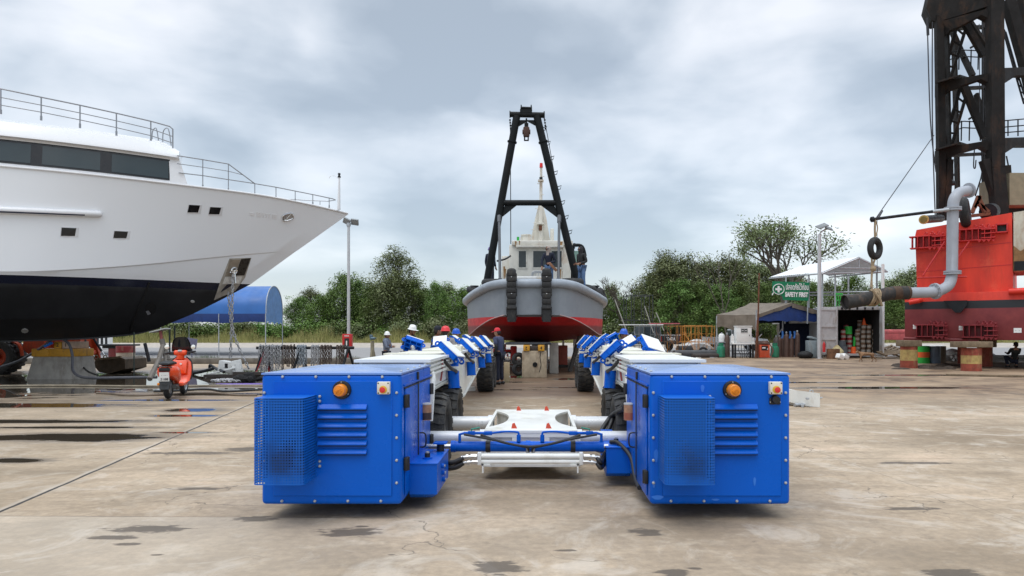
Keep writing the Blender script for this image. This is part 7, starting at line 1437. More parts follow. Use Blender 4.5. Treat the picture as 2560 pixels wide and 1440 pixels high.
# ------------------------------------------------------------------ white steel beam on the right, bits on the floor
WB = thing('steel_beam', 'white painted steel box beam lying on the concrete right of the right cabinet', 'steel beam', (gxz(2012, 15.2), 15.2, 0))
m = MB(); a, b = P(1998, 1010, 15.0), P(2050, 1017, 14.8); sx = V(.52, -.02, 0); back = V(-1.4, 2.6, 0)
q = [V(a.x, a.y, .02), V(b.x, b.y, .0), V(b.x, b.y, .29), V(a.x-.02, a.y, .33)]; m.poly(q, back); m.poly([V(a.x-.5, a.y+.3, .14), V(a.x-.002, a.y+.01, .05), V(a.x-.002, a.y+.01, .32), V(a.x-.5, a.y+.3, .40)], V(.0, .5, 0)); m.build('beam_body', [WHITE], WB, True)
m = MB(); m.cyl(P(2016, 996, 14.88), P(2021, 997, 14.7), .022, n=8); m.cyl(P(2050, 995, 14.8), P(2056, 994, 14.8), .015, n=8); m.torus(V(b.x-.12, b.y+.15, .31), .035, .012, (0, 1, 0), 12, 6); m.build('lug', [GALV], WB, True)
m = MB(); m.cyl((0, 0, .04), (.3, .1, .04), .04, n=10); m.cyl((.12, -.12, .03), (.2, .1, .03), .03, n=8); prim('steel_pin', 'loose grey steel pins on the concrete in front of the white beam', 'pin', m, GALV, (gxz(1982, 15.0), 14.9, 0))
m = MB(); m.bx(-.09, .09, -.05, .05, 0, .62, 0, .01); prim('timber_block', 'pale timber block standing on end behind the man in the red cap', 'timber', m, M('pale_timber', (.42, .33, .2), .8, var=.2), (gxz(1267, 22.8), 22.8, 0)); m = MB(); m.bx(-.09, .09, -.06, .06, 0, .06); prim('timber_offcut', 'small offcut of timber on the mud left of the tug block', 'timber', m, TIMBER, (gxz(1279, 23.6), 23.6, 0))
m = MB(); m.bx(-.10, .10, -.12, .12, 0, .10); prim('white_brick', 'little white block on the concrete just left of the rear left tyre', 'block', m, PADW, (gxz(1178, 19.3), 19.2, 0), None, .3)
for x, z, lb in ((1296, .62, 'black tyre fender leaning at the left of the tug block, upper'), (1297, .28, 'black tyre fender leaning at the left of the tug block, lower')): m = MB(); m.torus((0, 0, 0), .17, .08, (.3, -1, 0), 22, 8); prim('tyre', lb, 'tyre', m, RUBBER, (gxz(x, 25.4), 25.4, z))
m = MB(); m.bx(-.32, .32, -.3, .3, .12, 1.0, 0, .02); m.bx(-.34, .34, -.32, .32, 0, .12, 1); prim('red_cabinet', 'reddish metal cabinet standing behind the tug block on the right', 'cabinet', m, [M('brick_red_paint', (.34, .07, .045), .6, var=.25), DARKWOOD], (gxz(1401, 33), 33, 0))
m = MB(); m.bx(-.05, .05, -.1, .1, 0, 1.3); m.bx(.5, .8, .3, .5, 0, 1.35); prim('white_post', 'pale boards standing behind the reddish cabinet under the tug', 'boards', m, LGREY, (gxz(1410, 34), 35, 0))
m = MB(); m.beam((0, 0, 0), (.45, .2, 1.5), .12, .14); m.beam((.62, .3, 0), (.48, .25, 1.5), .12, .14); prim('timber_shore', 'pair of dark timber props under the right side of the tug', 'props', m, DARKWOOD, (gxz(1424, 29), 29, 0))
MC = thing('motorcycle', 'red motorcycle with white spoked wheel parked behind the man in the red cap', 'motorcycle', (gxz(1270, 39), 39, 0))
for x in (.0, -1.25):
    m = MB(); m.torus((0, 0, 0), .25, .045, (0, 1, 0), 26, 8); w_ = m.build('wheel', RUBBER, MC); w_.location = (x, 0, .30); m = MB(); m.torus((0, 0, 0), .20, .022, (0, 1, 0), 24, 6)
    for k in range(5): a = 2*pi*k/5; m.beam((0, 0, 0), (.19*cos(a), 0, .19*sin(a)), .05, .03)
    m.build('rim', PADW, w_)
m = MB(); m.tube([(0, 0, .3), (-.18, 0, .85)], .035, 8); m.box((-.62, 0, .62), (.9, .22, .26), 0, None, .08); m.ball((.02, 0, .62), (.28, .06, .08), 10); m.box((-.2, 0, .88), (.2, .26, .2), 0, None, .05); m.box((.30, .15, .45), (.35, .4, .85), 0, None, .06); m.build('body', REDP, MC); m = MB(); m.box((-.75, 0, .80), (.7, .2, .08), 0, None, .03); m.tube([(-.22, -.32, 1.0), (-.2, 0, .98), (-.22, .32, 1.0)], .018, 6); m.build('seat', BLACK, MC)
R = random.Random(9)
m = MB()
for k in range(5): m.box((R.uniform(-1.5, 1.5), k*.5, .05+.04*k), (R.uniform(2.2, 3.2), .22, .06), k % 2)
prim('plank_stack', 'flat stack of pale and reddish planks on the ground behind the tug', 'planks', m, [M('pale_boards', (.42, .40, .37), .8, var=.2), M('reddish_boards', (.25, .11, .08), .8)], (gxz(1290, 33), 33, 0))

# ------------------------------------------------------------------ scaffolds and pickup trucks
def scaffold(lab, x, d, rz, mat, h=2.1, w_=1.5, g_=None):
    o = thing('scaffold', lab, 'scaffold', (gxz(x, d), d, 0), rz, g_)
    for y in (0, 1.6):
        m = MB()
        for s in (-1, 1): m.cyl((s*w_/2, y, 0), (s*w_/2, y, h), .022, n=8); m.cyl((s*w_*.3, y, h*.45), (s*w_*.3, y, h*.97), .013, n=6); m.cyl((s*w_*.3, y, h*.7), (s*w_/2, y, h*.7), .013, n=6)
        for z in (h*.45, h*.97): m.cyl((-w_/2, y, z), (w_/2, y, z), .018, n=6)
        m.build('end_frame', mat, o)
    m = MB()
    for s in (-1, 1): m.cyl((s*w_/2, 0, .3), (s*w_/2, 1.6, h*.8), .012, n=6); m.cyl((s*w_/2, 1.6, .3), (s*w_/2, 0, h*.8), .012, n=6)
    m.build('cross_brace', mat, o); return o
sg_ = 'scaffold frames between the truck and the tent'
scaffold('yellow scaffold frame nearest the dark truck', 1715, 50, .25, SCAFY, 2.15, 1.35, sg_); scaffold('yellow scaffold frame in the middle, in front of the white sheet', 1738, 52, -.5, SCAFY, 2.2, 1.6, sg_); scaffold('yellow scaffold frame nearest the brown tent', 1766, 49.5, .5, SCAFY, 2.1, 1.5, sg_); scaffold('dark brown scaffold frame left of the yellow ones', 1679, 49, .2, M('brown_scaffold', (.12, .06, .03), .7, var=.4), 2.2, 1.0, sg_); scaffold('grey scaffold frame in front of the dark truck', 1625, 51, .1, M('grey_scaffold', (.2, .2, .2), .5, var=.3), 2.15, 1.5, sg_)
ts = thing('scaffold_tower', 'tall thin dark scaffold tower behind the dark truck', 'scaffold', (gxz(1598, 56), 56, 0)); m = MB()
for x in (-1.0, -.4, .4, 1.05):
    for y in (0, 1.6): m.cyl((x, y, 0), (x, y, 4.6), .035, n=6)
for z in (.6, 2.6, 4.55): m.cyl((-1.05, 0, z), (1.1, 0, z), .03, n=6); m.cyl((-1.05, 1.6, z), (1.1, 1.6, z), .03, n=6)
m.build('tower_frame', SCAFD, ts); m = MB(); m.beam((-1.9, -.1, 4.2), (-.9, -.1, 1.5), .06, .06); m.beam((.4, -.1, 3.7), (1.1, -.1, 1.6), .06, .06); m.beam((1.3, -.1, 3.2), (1.9, -.1, 1.8), .06, .06); m.build('tower_brace', M('pale_brace', (.4, .38, .33), .6), ts)
m = MB(); m.beam((-2.6, 0, 0), (.5, 0, 0), .2, .06); prim('white_plank', 'pale plank laid along the top of the grey scaffold in front of the truck', 'plank', m, PADW, (gxz(1640, 50.6), 50.6, 2.18)); m = MB(); m.beam((-1.1, 0, 0), (1.0, 0, 0), .2, .07); prim('pink_plank', 'faded red plank laid on the dark brown scaffold frame', 'plank', m, M('faded_pink_paint', (.5, .12, .14), .6), (gxz(1664, 49), 49.2, 2.24))
def pickup(lab, x, d, rz, mat, trim):
    o = thing('pickup_truck', lab, 'pickup truck', (gxz(x, d), d, gz(d)), rz)
    m = MB(); W2 = .86
    side = [(-2.5, .55), (-2.5, 1.08), (-.45, 1.08), (-.45, 1.10), (-.35, 1.12), (.15, 1.12), (1.05, 1.06), (2.3, .92), (2.42, .7), (2.42, .5), (1.85, .5), (1.7, .75), (1.25, .75), (1.1, .42), (-1.0, .42), (-1.15, .75), (-1.6, .75), (-1.75, .5)]
    m.poly([(a, -W2, b) for a, b in side], V(0, 2*W2, 0)); m.build('body', mat, o)
    m = MB(); cab_ = [(-.45, 1.085, W2*.97), (-.35, 1.72, W2*.80), (.55, 1.74, W2*.80), (1.10, 1.085, W2*.95)]
    m.grid([[(a, -w_, z) for a, z, w_ in cab_], [(a, w_, z) for a, z, w_ in cab_]]); m.add([(a, -w_, z) for a, z, w_ in cab_], [(0, 1, 2, 3)]); m.add([(a, w_, z) for a, z, w_ in cab_], [(3, 2, 1, 0)]); cb = m.build('cab', mat, o)
    m = MB()
    for s in (-1, 1):
        f = lambda a, z: (a, s*(W2*.97-(z-1.085)*.23+.004), z)
        m.poly([f(-.33, 1.15), f(-.27, 1.62), f(.10, 1.64), f(.12, 1.15)], V(0, s*.004, 0)); m.poly([f(.18, 1.15), f(.17, 1.64), f(.48, 1.64), f(.86, 1.16)], V(0, s*.004, 0))
    m.poly([(-.45+.012, -W2*.8, 1.16), (-.45+.012, W2*.8, 1.16), (-.375, W2*.7, 1.62), (-.375, -W2*.7, 1.62)], V(-.04, 0, .004)); m.poly([(1.05, -W2*.82, 1.16), (1.05, W2*.82, 1.16), (.62, W2*.7, 1.66), (.62, -W2*.7, 1.66)], V(.03, 0, .015)); m.build('window', GLASS, cb)
    m = MB(); m.bx(-2.515, -2.501, -W2*.88, W2*.88, .62, 1.04, 0, .004); tgt = m.build('tailgate', mat, o); m = MB(); m.bx(-2.62, -2.50, -W2, W2, .46, .58, 0, .02); m.bx(2.42, 2.5, -W2, W2, .45, .65, 0, .02); m.bx(-2.5, -.5, -W2-.012, -W2-.001, 1.05, 1.10, 1); m.bx(-2.53, -2.5, -W2, W2, 1.08, 1.11, 1); m.build('bumper', [BLACK, trim], o)
    for s in (-1, 1): m = MB(); m.bx(-2.53, -2.502, s*W2*.9, s*W2*.995, .68, 1.0); m.build('tail_light', M('tail_lens', (.3, .02, .02), .2), o)
    for s in (-1, 1): m = MB(); m.bx(.95, 1.05, s*W2, s*(W2+.2), 1.15, 1.30, 0, .02); m.build('wing_mirror', BLACK, cb)
    for a in (1.48, -1.38):
        for s in (-1, 1): m = MB(); m.lathe([(.2, -.1), (.33, -.1), (.36, -.06), (.36, .06), (.33, .1), (.2, .1)], (a, s*(W2-.1), .36), 'y', 22); w_ = m.build('wheel', RUBBER, o); m = MB(); m.lathe([(.2, .1*1), (.19, .06), (.06, .06), (0, .08)], (a, s*(W2-.1), .36), 'y', 16); m.lathe([(.2, -.1*1), (.19, -.06), (.06, -.06), (0, -.08)], (a, s*(W2-.1), .36), 'y', 16); m.build('rim', GALV, w_)
    return o, tgt
DKT = M('dark_green_black_paint', (.018, .028, .032), .3, var=.15, coat=.3)
pk, tg_ = pickup('dark pickup truck with white letters on its tailgate, behind the scaffolds', 1622, 58, radians(118), DKT, PADW)
pk.scale = (1.12, 1.12, 1.12); text_mesh('TATA', .30, 'tailgate_text', WTXT, tg_, frame((-2.52, 0, .82), (0, -1, 0), (0, 0, 1)), .002, .008, w=False)
pickup('silver pickup truck parked behind the brown tent', 1838, 57, radians(8), M('silver_paint', (.5, .52, .54), .3, .4, var=.08, coat=.3), LGREY)
m = MB(); m.cyl((-1.6, 0, .26), (1.3, .5, .26), .24, n=18); m.cyl((-1.62, -.01, .26), (-1.6, 0, .26), .19, n=16, mi=1); m.cyl((-.6, -.7, .16), (1.4, -.2, .16), .15, n=12, mi=1); prim('black_pipe', 'thick black pipe lying on the mud in front of the yellow scaffolds', 'pipe', m, [M('grey_black_pipe', (.06, .06, .063), .6, var=.3), DARKWOOD], (gxz(1748, 45.8), 45.8, 0))
m = MB(); rows = [[(x, .5*sin(x*1.3)+.25*j, .35+.9*sin(pi*(x+1.3)/2.6*.85+.25)*(.55+.12*j)) for x in [-1.2+.24*i for i in range(11)]] for j in range(4)]; m.grid(rows); m.grid([[(x, y, z*.0) for x, y, z in rows[0]], rows[0]]); prim('white_boat_shell', 'upturned battered white shell lying behind the yellow scaffolds', 'shell', m, M('dirty_white_shell', (.5, .5, .49), .6, var=.35, scale=4), (gxz(1748, 52.5), 52.5, 0))
m = MB(); m.cyl((-.6, 0, .35), (.4, .3, .35), .35, n=18); m.torus((1.2, 0, .3), .25, .09, (.3, 1, .3), 20, 8); m.torus((1.9, .2, .25), .3, .1, (0, .5, 1), 20, 8); prim('black_pipe_piece', 'short black pipe and worn hose rings lying inside the scaffolds', 'pipe', m, RUBBER, (gxz(1716, 51), 51, 0))
R = random.Random(17)
for k in range(6):
    x, d = R.uniform(1660, 1790), R.uniform(44.5, 48); m = MB(); m.box((0, 0, .04), (R.uniform(.3, .8), R.uniform(.12, .3), .07), 0, Matrix.Rotation(R.uniform(-.1, .1), 3, 'Y')); prim('scrap_piece', ['bent grey scrap strip on the mud near the black pipe', 'small white scrap piece on the mud behind the right cabinet'][k % 2], 'scrap', m, PADW if k % 2 else GALV, (gxz(x, d), d, 0), 'scrap pieces on the mud', R.uniform(0, 3))
# ------------------------------------------------------------------ people
def skin_obj(name, verts, edges, radii, mat, parent, root=0, sub=1):
    me = bpy.data.meshes.new(name); me.from_pydata([tuple(v) for v in verts], edges, []); ob = bpy.data.objects.new(name, me); COL.objects.link(ob)
    ob.modifiers.new('skin', 'SKIN'); sv = me.skin_vertices[0].data
    for i, r in enumerate(radii): sv[i].radius = (r, r) if not isinstance(r, tuple) else r
    sv[root].use_root = True
    if sub: s = ob.modifiers.new('sub', 'SUBSURF'); s.levels = sub; s.render_levels = sub
    dg = bpy.context.evaluated_depsgraph_get(); m2 = bpy.data.meshes.new_from_object(ob.evaluated_get(dg)); bpy.data.objects.remove(ob); bpy.data.meshes.remove(me)
    m2.materials.clear(); m2.materials.append(mat); m2.polygons.foreach_set('use_smooth', [True]*len(m2.polygons))
    return m2
def joinmesh(a, b):       # b into a, keeping one mesh
    bm = bmesh.new(); bm.from_mesh(a); bm.from_mesh(b); bm.to_mesh(a); bm.free(); return a
HAIR = M('black_hair', (.01, .008, .007), .6)
def person(label, loc, rz, h=1.7, lean=0, top=None, leg=None, arms='down', legs='stand', hat=None, hatm=None, sleeve='long', neck=None, twist=0, sleevem=None, headturn=0, group=None):
    k = h/1.72; o = thing('person', label, 'person', loc, rz, group); o.scale = (k, k, k)
    Rl = Matrix.Rotation(lean, 3, 'X'); pel = V(0, 0, .93)
    def U(x, y, z): return pel+Rl @ (V(x, y, z)-pel)
    hipz = .90
    if legs == 'stand': L = [(V(s*.09, 0, hipz), V(s*.105, -.02, .49), V(s*.12, .02, .09), V(s*.135, -.13, .035)) for s in (-1, 1)]
    elif legs == 'step': L = [(V(s*.09, 0, hipz), V(s*.11, -.05-.07*s, .49), V(s*.12, .02-.14*s, .09), V(s*.13, -.13-.14*s, .035)) for s in (-1, 1)]
    elif legs == 'squat':
        pel = V(0, .12, .36); hipz = .34
        L = [(V(s*.10, .10, .34), V(s*.22, -.22, .52), V(s*.17, .0, .09), V(s*.20, -.15, .035)) for s in (-1, 1)]
        base = U; Rl = Matrix.Rotation(-.35, 3, 'X'); U = lambda x, y, z: V(0, .12, .36)+Rl @ (V(x, y, z)-V(0, 0, .93)) 
    A = []
    for s in (-1, 1):
        mode = arms if isinstance(arms, str) else arms[0 if s < 0 else 1]
        sh_ = (s*.175, 0, 1.41)
        if mode == 'down': e, w_ = (s*.225, .03, 1.12), (s*.235, -.06, .88)
        elif mode == 'fwd': e, w_ = (s*.21, -.12, 1.16), (s*.17, -.36, 1.10)
        elif mode == 'bend': e, w_ = (s*.25, .04, 1.13), (s*.12, -.20, 1.08)
        elif mode == 'cross': e, w_ = (s*.22, -.10, 1.14), (-s*.09, -.185, 1.20+.03*s)
        elif mode == 'reach': e, w_ = (s*.23, -.16, 1.18), (s*.16, -.34, .94)
        A.append((U(*sh_), U(*e), U(*w_)))
    verts, edges, rad = [], [], []
    def add(p, r, par=None):
        verts.append(Vector(p)); rad.append(r); i = len(verts)-1
        if par is not None: edges.append((par, i))
        return i
    p0 = add(U(0, 0, .93), .115); p1 = add(U(0, 0, 1.10), .11, p0); p2 = add(U(0, 0, 1.28), .125, p1); p3 = add(U(0, .005, 1.42), .085, p2); p4 = add(U(0, .0, 1.50), .05, p3)
    for (sh_, e, w_) in A:
        a = add(sh_, .06, p3); b = add(e, .043, a); c = add(w_, .030, b); d = (w_-e).normalized()
        pm = add(w_+d*.07, .034, c); side = d.cross(V(0, 1, 0)) if abs(d.y) < .9 else V(1, 0, 0); side.normalize(); inw = d.cross(side)
        for q, ln in ((-.03, .065), (-.01, .078), (.01, .074), (.03, .058)): f1 = add(w_+d*(.095)+side*q, .0095, pm); f2 = add(w_+d*(.095+ln*.6)+side*q*1.1+inw*.012, .0085, f1); add(w_+d*(.095+ln)+side*q*1.05+inw*.035, .0075, f2)
        t1 = add(w_+d*.045+side*.045, .010, pm); add(w_+d*.085+side*.062+inw*.02, .009, t1)
    for s, (hp, kn, an, to) in zip((-1, 1), L): a = add(hp, .085, p0); b = add(kn, .058, a); c = add(an, .042, b); add(to, .038, c)
    body = skin_obj('body', verts, edges, rad, SKIN, o)
    hd = MB(); hc = U(0, -.015, 1.61); hr = Rl @ Matrix.Rotation(headturn, 3, 'Z')
    if legs == 'squat': hr = Matrix.Rotation(.3, 3, 'X')
    hd.ball(hc, (.075, .095, .115), 16, 0, hr); hd.ball(hc+hr @ V(0, -.035, -.06), (.052, .06, .055), 12, 0, hr)
    hd.ball(hc+hr @ V(0, -.100, -.012), (.014, .02, .024), 8, 0, hr)
    for s in (-1, 1): hd.ball(hc+hr @ V(s*.078, .01, -.005), (.012, .022, .03), 8, 0, hr); hd.ball(hc+hr @ V(s*.03, -.084, .018), (.012, .008, .008), 8, 1, hr)
    hd.ball(hc+hr @ V(0, -.088, -.055), (.022, .008, .006), 8, 2, hr)
    ho_ = hd.build('head', [SKIN, BLACK, M('lips', (.25, .08, .06), .5)], None); mats = list(ho_.data.materials); hm = ho_.data; bpy.data.objects.remove(ho_)
    joinmesh(body, hm); body.materials.append(mats[1]); body.materials.append(mats[2]); link('body', body, o, False, 0)
    hx = MB(); hx.lathe([(.083, -.02), (.085, .02), (.075, .07), (.05, .105), (0, .118)], ax='z', n=16, rot=hr, o=hc+hr @ V(0, .018, .005)); hx.ball(hc+hr @ V(0, .05, -.01), (.074, .058, .085), 12, 0, hr); hx.build('hair', HAIR, o)
    # clothes grown from the same joints
    def cloth(name, vs, es, rs, mat): link(name, skin_obj(name, vs, es, rs, mat, o), o, False, 0)
    tm_ = top or M('navy_cloth', (.012, .016, .035), .8)
    vs = [U(0, 0, .90), U(0, 0, 1.05), U(0, 0, 1.26), U(0, .005, 1.41), U(0, .0, 1.485)]; rs = [.135, .135, .15, .105, .062]; es = [(0, 1), (1, 2), (2, 3), (3, 4)]
    for (sh_, e, w_) in A:
        n_ = len(vs); vs.append(sh_); rs.append(.078); es.append((3, n_))
        if sleeve == 'long': vs += [e, e.lerp(w_, .95)]; rs += [.058, .044]; es += [(n_, n_+1), (n_+1, n_+2)]
        else: vs.append(sh_.lerp(e, .75)); rs.append(.066); es.append((n_, n_+1))
    cloth('shirt', vs, es, rs, tm_)
    if sleevem:
        for (sh_, e, w_) in A: m = MB(); m.tube(arc([sh_.lerp(e, .7), e, w_], 3), [.05, .05, .047, .044, .04, .037, .034], 10); m.build('arm_sleeve', sleevem, o)
    vs = [U(0, 0, .93)]; rs = [.128]; es = []
    for s, (hp, kn, an, to) in zip((-1, 1), L): n_ = len(vs); vs += [hp, kn, an.lerp(kn, .06)]; rs += [.098, .075, .066]; es += [(0, n_), (n_, n_+1), (n_+1, n_+2)]
    cloth('trousers', vs, es, rs, leg or M('dark_blue_trousers', (.012, .016, .035), .85))
    for s, (hp, kn, an, to) in zip((-1, 1), L): m = MB(); d = (to-an); d.z = 0; d.normalize(); m.tube(arc([V(an.x, an.y, .05)-d*.08, V(an.x, an.y, .06), V(to.x, to.y, .045), V(to.x, to.y, .04)+d*.05], 3), [.035]+[.05]*3+[.046]*3+[.043]*2+[.028], 10); m.build('shoe', BLACK, o)
    up_ = hc+hr @ V(0, .005, .03)
    if hat == 'helmet':
        m = MB(); m.lathe([(.118, -.005), (.120, .0), (.108, .03), (.102, .06), (.085, .10), (.05, .125), (0, .132)], ax='z', n=24, rot=hr, o=up_); m.lathe([(.108, -.004), (.135, -.008), (.137, -.004), (.11, .004)], ax='z', n=24, rot=hr, o=up_)
        m.ball(up_+hr @ V(0, -.12, .0), (.085, .06, .008), 14, 0, hr); m.ball(up_+hr @ V(0, 0, .09), (.016, .10, .048), 10, 0, hr); m.build('helmet', hatm, o)
        m = MB(); m.tube(arc([up_+hr @ V(.085, 0, 0), up_+hr @ V(.07, -.03, -.09), up_+hr @ V(0, -.05, -.155), up_+hr @ V(-.07, -.03, -.09), up_+hr @ V(-.085, 0, 0)], 3), .006, 5); m.build('chin_strap', BLACK, o)
    elif hat == 'cap': m = MB(); m.lathe([(.094, -.005), (.097, .02), (.088, .07), (.055, .105), (0, .112)], ax='z', n=20, rot=hr, o=up_); m.ball(up_+hr @ V(0, -.13, .0), (.07, .075, .010), 14, 0, hr @ Matrix.Rotation(.15, 3, 'X')); m.build('cap', hatm, o)
    elif hat == 'hood':
        m = MB(); m.lathe([(.098, -.10), (.106, -.03), (.104, .03), (.085, .08), (.05, .105), (0, .115)], ax='z', n=20, rot=hr, o=hc+hr @ V(0, .012, .02), a0=-1.15, a1=pi+1.15); m.lathe([(.10, -.25), (.085, -.17), (.09, -.11), (.098, -.06)], ax='z', n=20, rot=hr, o=hc+hr @ V(0, .0, .02)); m.ball(hc+hr @ V(0, .03, .075), (.098, .085, .06), 14, 0, hr); m.build('hood', hatm, o)
        m = MB(); m.tube(arc([hc+hr @ V(-.082, -.03, .02), hc+hr @ V(-.04, -.098, .018), hc+hr @ V(.04, -.098, .018), hc+hr @ V(.082, -.03, .02)], 3), .018, 8); m.build('sunglasses', BLACK, o)
    if neck: m = MB(); m.lathe([(.10, -.06), (.115, -.02), (.10, .03), (.085, .05)], ax='z', n=18, rot=Rl, o=U(0, .01, 1.46)); m.ball(U(0, .09, 1.44), (.09, .06, .07), 10, 0, Rl); m.build('hood', neck, o)
    return o
NAVY = M('navy_cloth', (.010, .014, .032), .85, var=.2); GJ = M('grey_blue_jacket', (.17, .20, .27), .85, var=.2, scale=5); GS = M('grey_shirt', (.27, .25, .25), .85, var=.15); BJ = M('black_jacket', (.014, .015, .016), .7, var=.25); PJ = M('slate_navy_polo', (.045, .055, .115), .85, var=.15)
WHH = M('white_helmet_plastic', (.82, .82, .8), .3, var=.03); RDH = M('red_helmet_plastic', (.68, .03, .04), .3, var=.05); BLH = M('blue_helmet_plastic', (.008, .09, .5), .3, var=.05); PUH = M('purple_helmet_plastic', (.12, .04, .30), .35, var=.05)
JEAN = M('blue_jeans', (.09, .16, .30), .85, var=.25, scale=8); CAPB = M('navy_cap_cloth', (.008, .01, .02), .8); CAPR = M('red_cap_cloth', (.62, .025, .04), .7, var=.1); HOODG = M('beige_hood_cloth', (.36, .30, .27), .85, var=.2, scale=9)
pg = 'yard workers'
person('man in grey jacket and white helmet with folded arms, beside the left rail', (gxz(966, 25.5), 25.5, 0), radians(78), 1.56, .03, GJ, NAVY, 'cross', hat='helmet', hatm=WHH, neck=GJ, group=pg)
person('man in navy shirt and white helmet leaning over the left rail behind a blue pad', (gxz(1018, 20.2), 20.2, 0), radians(70), 1.74, .22, NAVY, NAVY, 'bend', hat='helmet', hatm=WHH, headturn=.2, group=pg)
person('man with dark cap looking right, next to the red helmeted man', (gxz(1090, 18.4), 18.4, 0), radians(120), 1.70, .05, NAVY, NAVY, 'down', hat='cap', hatm=CAPB, group=pg)
person('man in grey shirt and red helmet seen from behind at the left rail', (gxz(1113, 17.2), 17.2, 0), radians(178), 1.66, .05, GS, NAVY, 'bend', hat='helmet', hatm=RDH, group=pg)
person('man in dark shirt and blue helmet behind the left rail pads, facing the camera', (gxz(1139, 19.2), 19.2, 0), radians(15), 1.62, .12, NAVY, NAVY, 'bend', hat='helmet', hatm=BLH, group=pg)
person('man in red cap and slate polo shirt between rear wheels and tug block', (gxz(1249, 21.5), 21.5, 0), radians(-118), 1.68, .10, PJ, NAVY, 'down', 'stand', hat='cap', hatm=CAPR, sleeve='short', sleevem=BJ, group=pg)
person('man in blue helmet looking down behind the right rail', (gxz(1551, 18.2), 18.2, 0), radians(60), 1.60, .12, PJ, NAVY, 'bend', hat='helmet', hatm=BLH, group=pg)
person('man in beige hood and sunglasses on the tug deck, holding a board', (gxz(1373, 28.2), 28.2, 3.22), radians(-25), 1.72, .14, NAVY, JEAN, ('reach', 'bend'), hat='hood', hatm=HOODG, headturn=-.35, group=pg)
person('man in black hooded jacket and jeans standing on the tug rail at the right', (gxz(1455, 28.2), 28.2, 3.20), radians(-52), 1.72, .10, BJ, JEAN, 'bend', hat='hood', hatm=M('black_hood', (.02, .018, .022), .8), group=pg)
person('man with purple helmet mostly hidden behind the left leg of the A-frame', (gxz(1226, 31.2), 31.2, 3.55), radians(150), 1.70, .0, NAVY, NAVY, 'down', hat='helmet', hatm=PUH, group=pg)
person('person in black squatting in the shade under the red barge', (gxz(2531, 32.5), 32.5, 0), radians(170), 1.75, 0, BJ, NAVY, 'fwd', 'squat', hat='cap', hatm=CAPB, group=pg)
m = MB(); m.bx(-1.55, 1.75, 27.4, 30.2, 3.02, 3.215); m.bx(-2.6, -1.6, 30.7, 31.8, 2.85, 3.545); m.build('raised_deck', [M('deck_grey', (.16, .17, .18), .7, var=.2)], G, True)
m = MB(); c = P(1383, 668, 27.85); m.box(c, (.10, .05, .40), 0, Matrix.Rotation(-.75, 3, 'Y'), .005); tag(m.build('timber_board', M('brown_board', (.22, .10, .05), .7)), 'short brown board held by the hooded man on the tug deck', 'board')
m = MB(); c = P(1345, 690, 27.6); [m.tube(arc([c+V(-.25, 0, -.1+.06*k), c+V(-.15, 0, .1+.03*k), c+V(.1, .05, .12+.02*k), c+V(.28, .05, .02+.05*k)], 3), .014, 5) for k in range(4)]; [m.tube(arc([c+V(x, 0, -.12), c+V(x+.03, .02, .14)], 2), .012, 5) for x in (-.2, -.1, 0, .1, .2)]; tag(m.build('wire_basket', GALV), 'grey wire frame on the tug bow in front of the hooded man', 'basket')

# dog
DG = thing('dog', 'thin tan dog walking left across the mud in front of the container', 'dog', (gxz(2166, 39.2), 39.2, 0)); DG.scale = (.88, .88, .88)
vs = [(.34, 0, .50), (.12, 0, .49), (-.18, 0, .49), (-.34, 0, .52), (-.48, 0, .60), (-.58, 0, .62), (-.68, 0, .58)]; rs = [.10, .095, .125, .12, .065, .070, .032]; es = [(i, i+1) for i in range(6)]
def dl(par, pts, r):
    b = par
    for p, q in zip(pts, r): vs.append(p); rs.append(q); es.append((b, len(vs)-1)); b = len(vs)-1
dl(0, [(.38, .07, .40), (.30, .08, .30), (.42, .08, .17), (.39, .08, .03), (.34, .08, .015)], [.075, .045, .028, .022, .02]); dl(0, [(.36, -.07, .40), (.40, -.08, .30), (.56, -.08, .18), (.56, -.08, .04), (.51, -.08, .015)], [.075, .045, .028, .022, .02])
dl(3, [(-.33, .08, .38), (-.28, .08, .24), (-.22, .08, .04), (-.27, .08, .015)], [.06, .035, .022, .02]); dl(3, [(-.35, -.08, .38), (-.40, -.08, .24), (-.46, -.08, .05), (-.51, -.08, .015)], [.06, .035, .022, .02])
dl(0, [(.46, 0, .52), (.58, 0, .44), (.66, 0, .34)], [.035, .022, .014]); dl(5, [(-.55, .06, .68), (-.53, .08, .72)], [.022, .008]); dl(5, [(-.55, -.06, .68), (-.53, -.08, .72)], [.022, .008])
link('body', skin_obj('body', vs, es, rs, M('tan_fur', (.33, .20, .11), .9, var=.3, scale=6), DG, 0), DG, False, 0)

# ------------------------------------------------------------------ trees, shrubs, grass
tgp = 'trees along the far edge of the yard'
protos = [make_tree('broadleaf_tree', 'proto', 10, 8.5, 1, LEAFA, 30, 260, .155), make_tree('broadleaf_tree', 'proto', 10, 7.0, 2, LEAFB, 26, 240, .155, airy=.9), make_tree('broadleaf_tree', 'proto', 10, 9.5, 3, LEAFA, 30, 250, .16), make_tree('broadleaf_tree', 'proto', 10, 6.0, 4, LEAFC, 24, 260, .155), make_tree('broadleaf_tree', 'proto', 10, 5.4, 8, LEAFB, 30, 230, .105, low=.34, airy=.75, cr=.15)]
used = set(); R = random.Random(31)
def put_tree(k, x, d, ytop, sx=1.0, lab=''):
    p = protos[k]; h_ = (HY-ytop)*d/F+H-gz(d)
    if k not in used: o = p; used.add(k); o.rotation_euler = (0, 0, R.uniform(0, 6))
    else: o = copy_tree(p, None, R.uniform(0, 6))
    o.location = (gxz(x, d), d, gz(d)); s = h_/10; o.scale = (s*sx, s*sx, s); o['label'] = lab; o['group'] = tgp
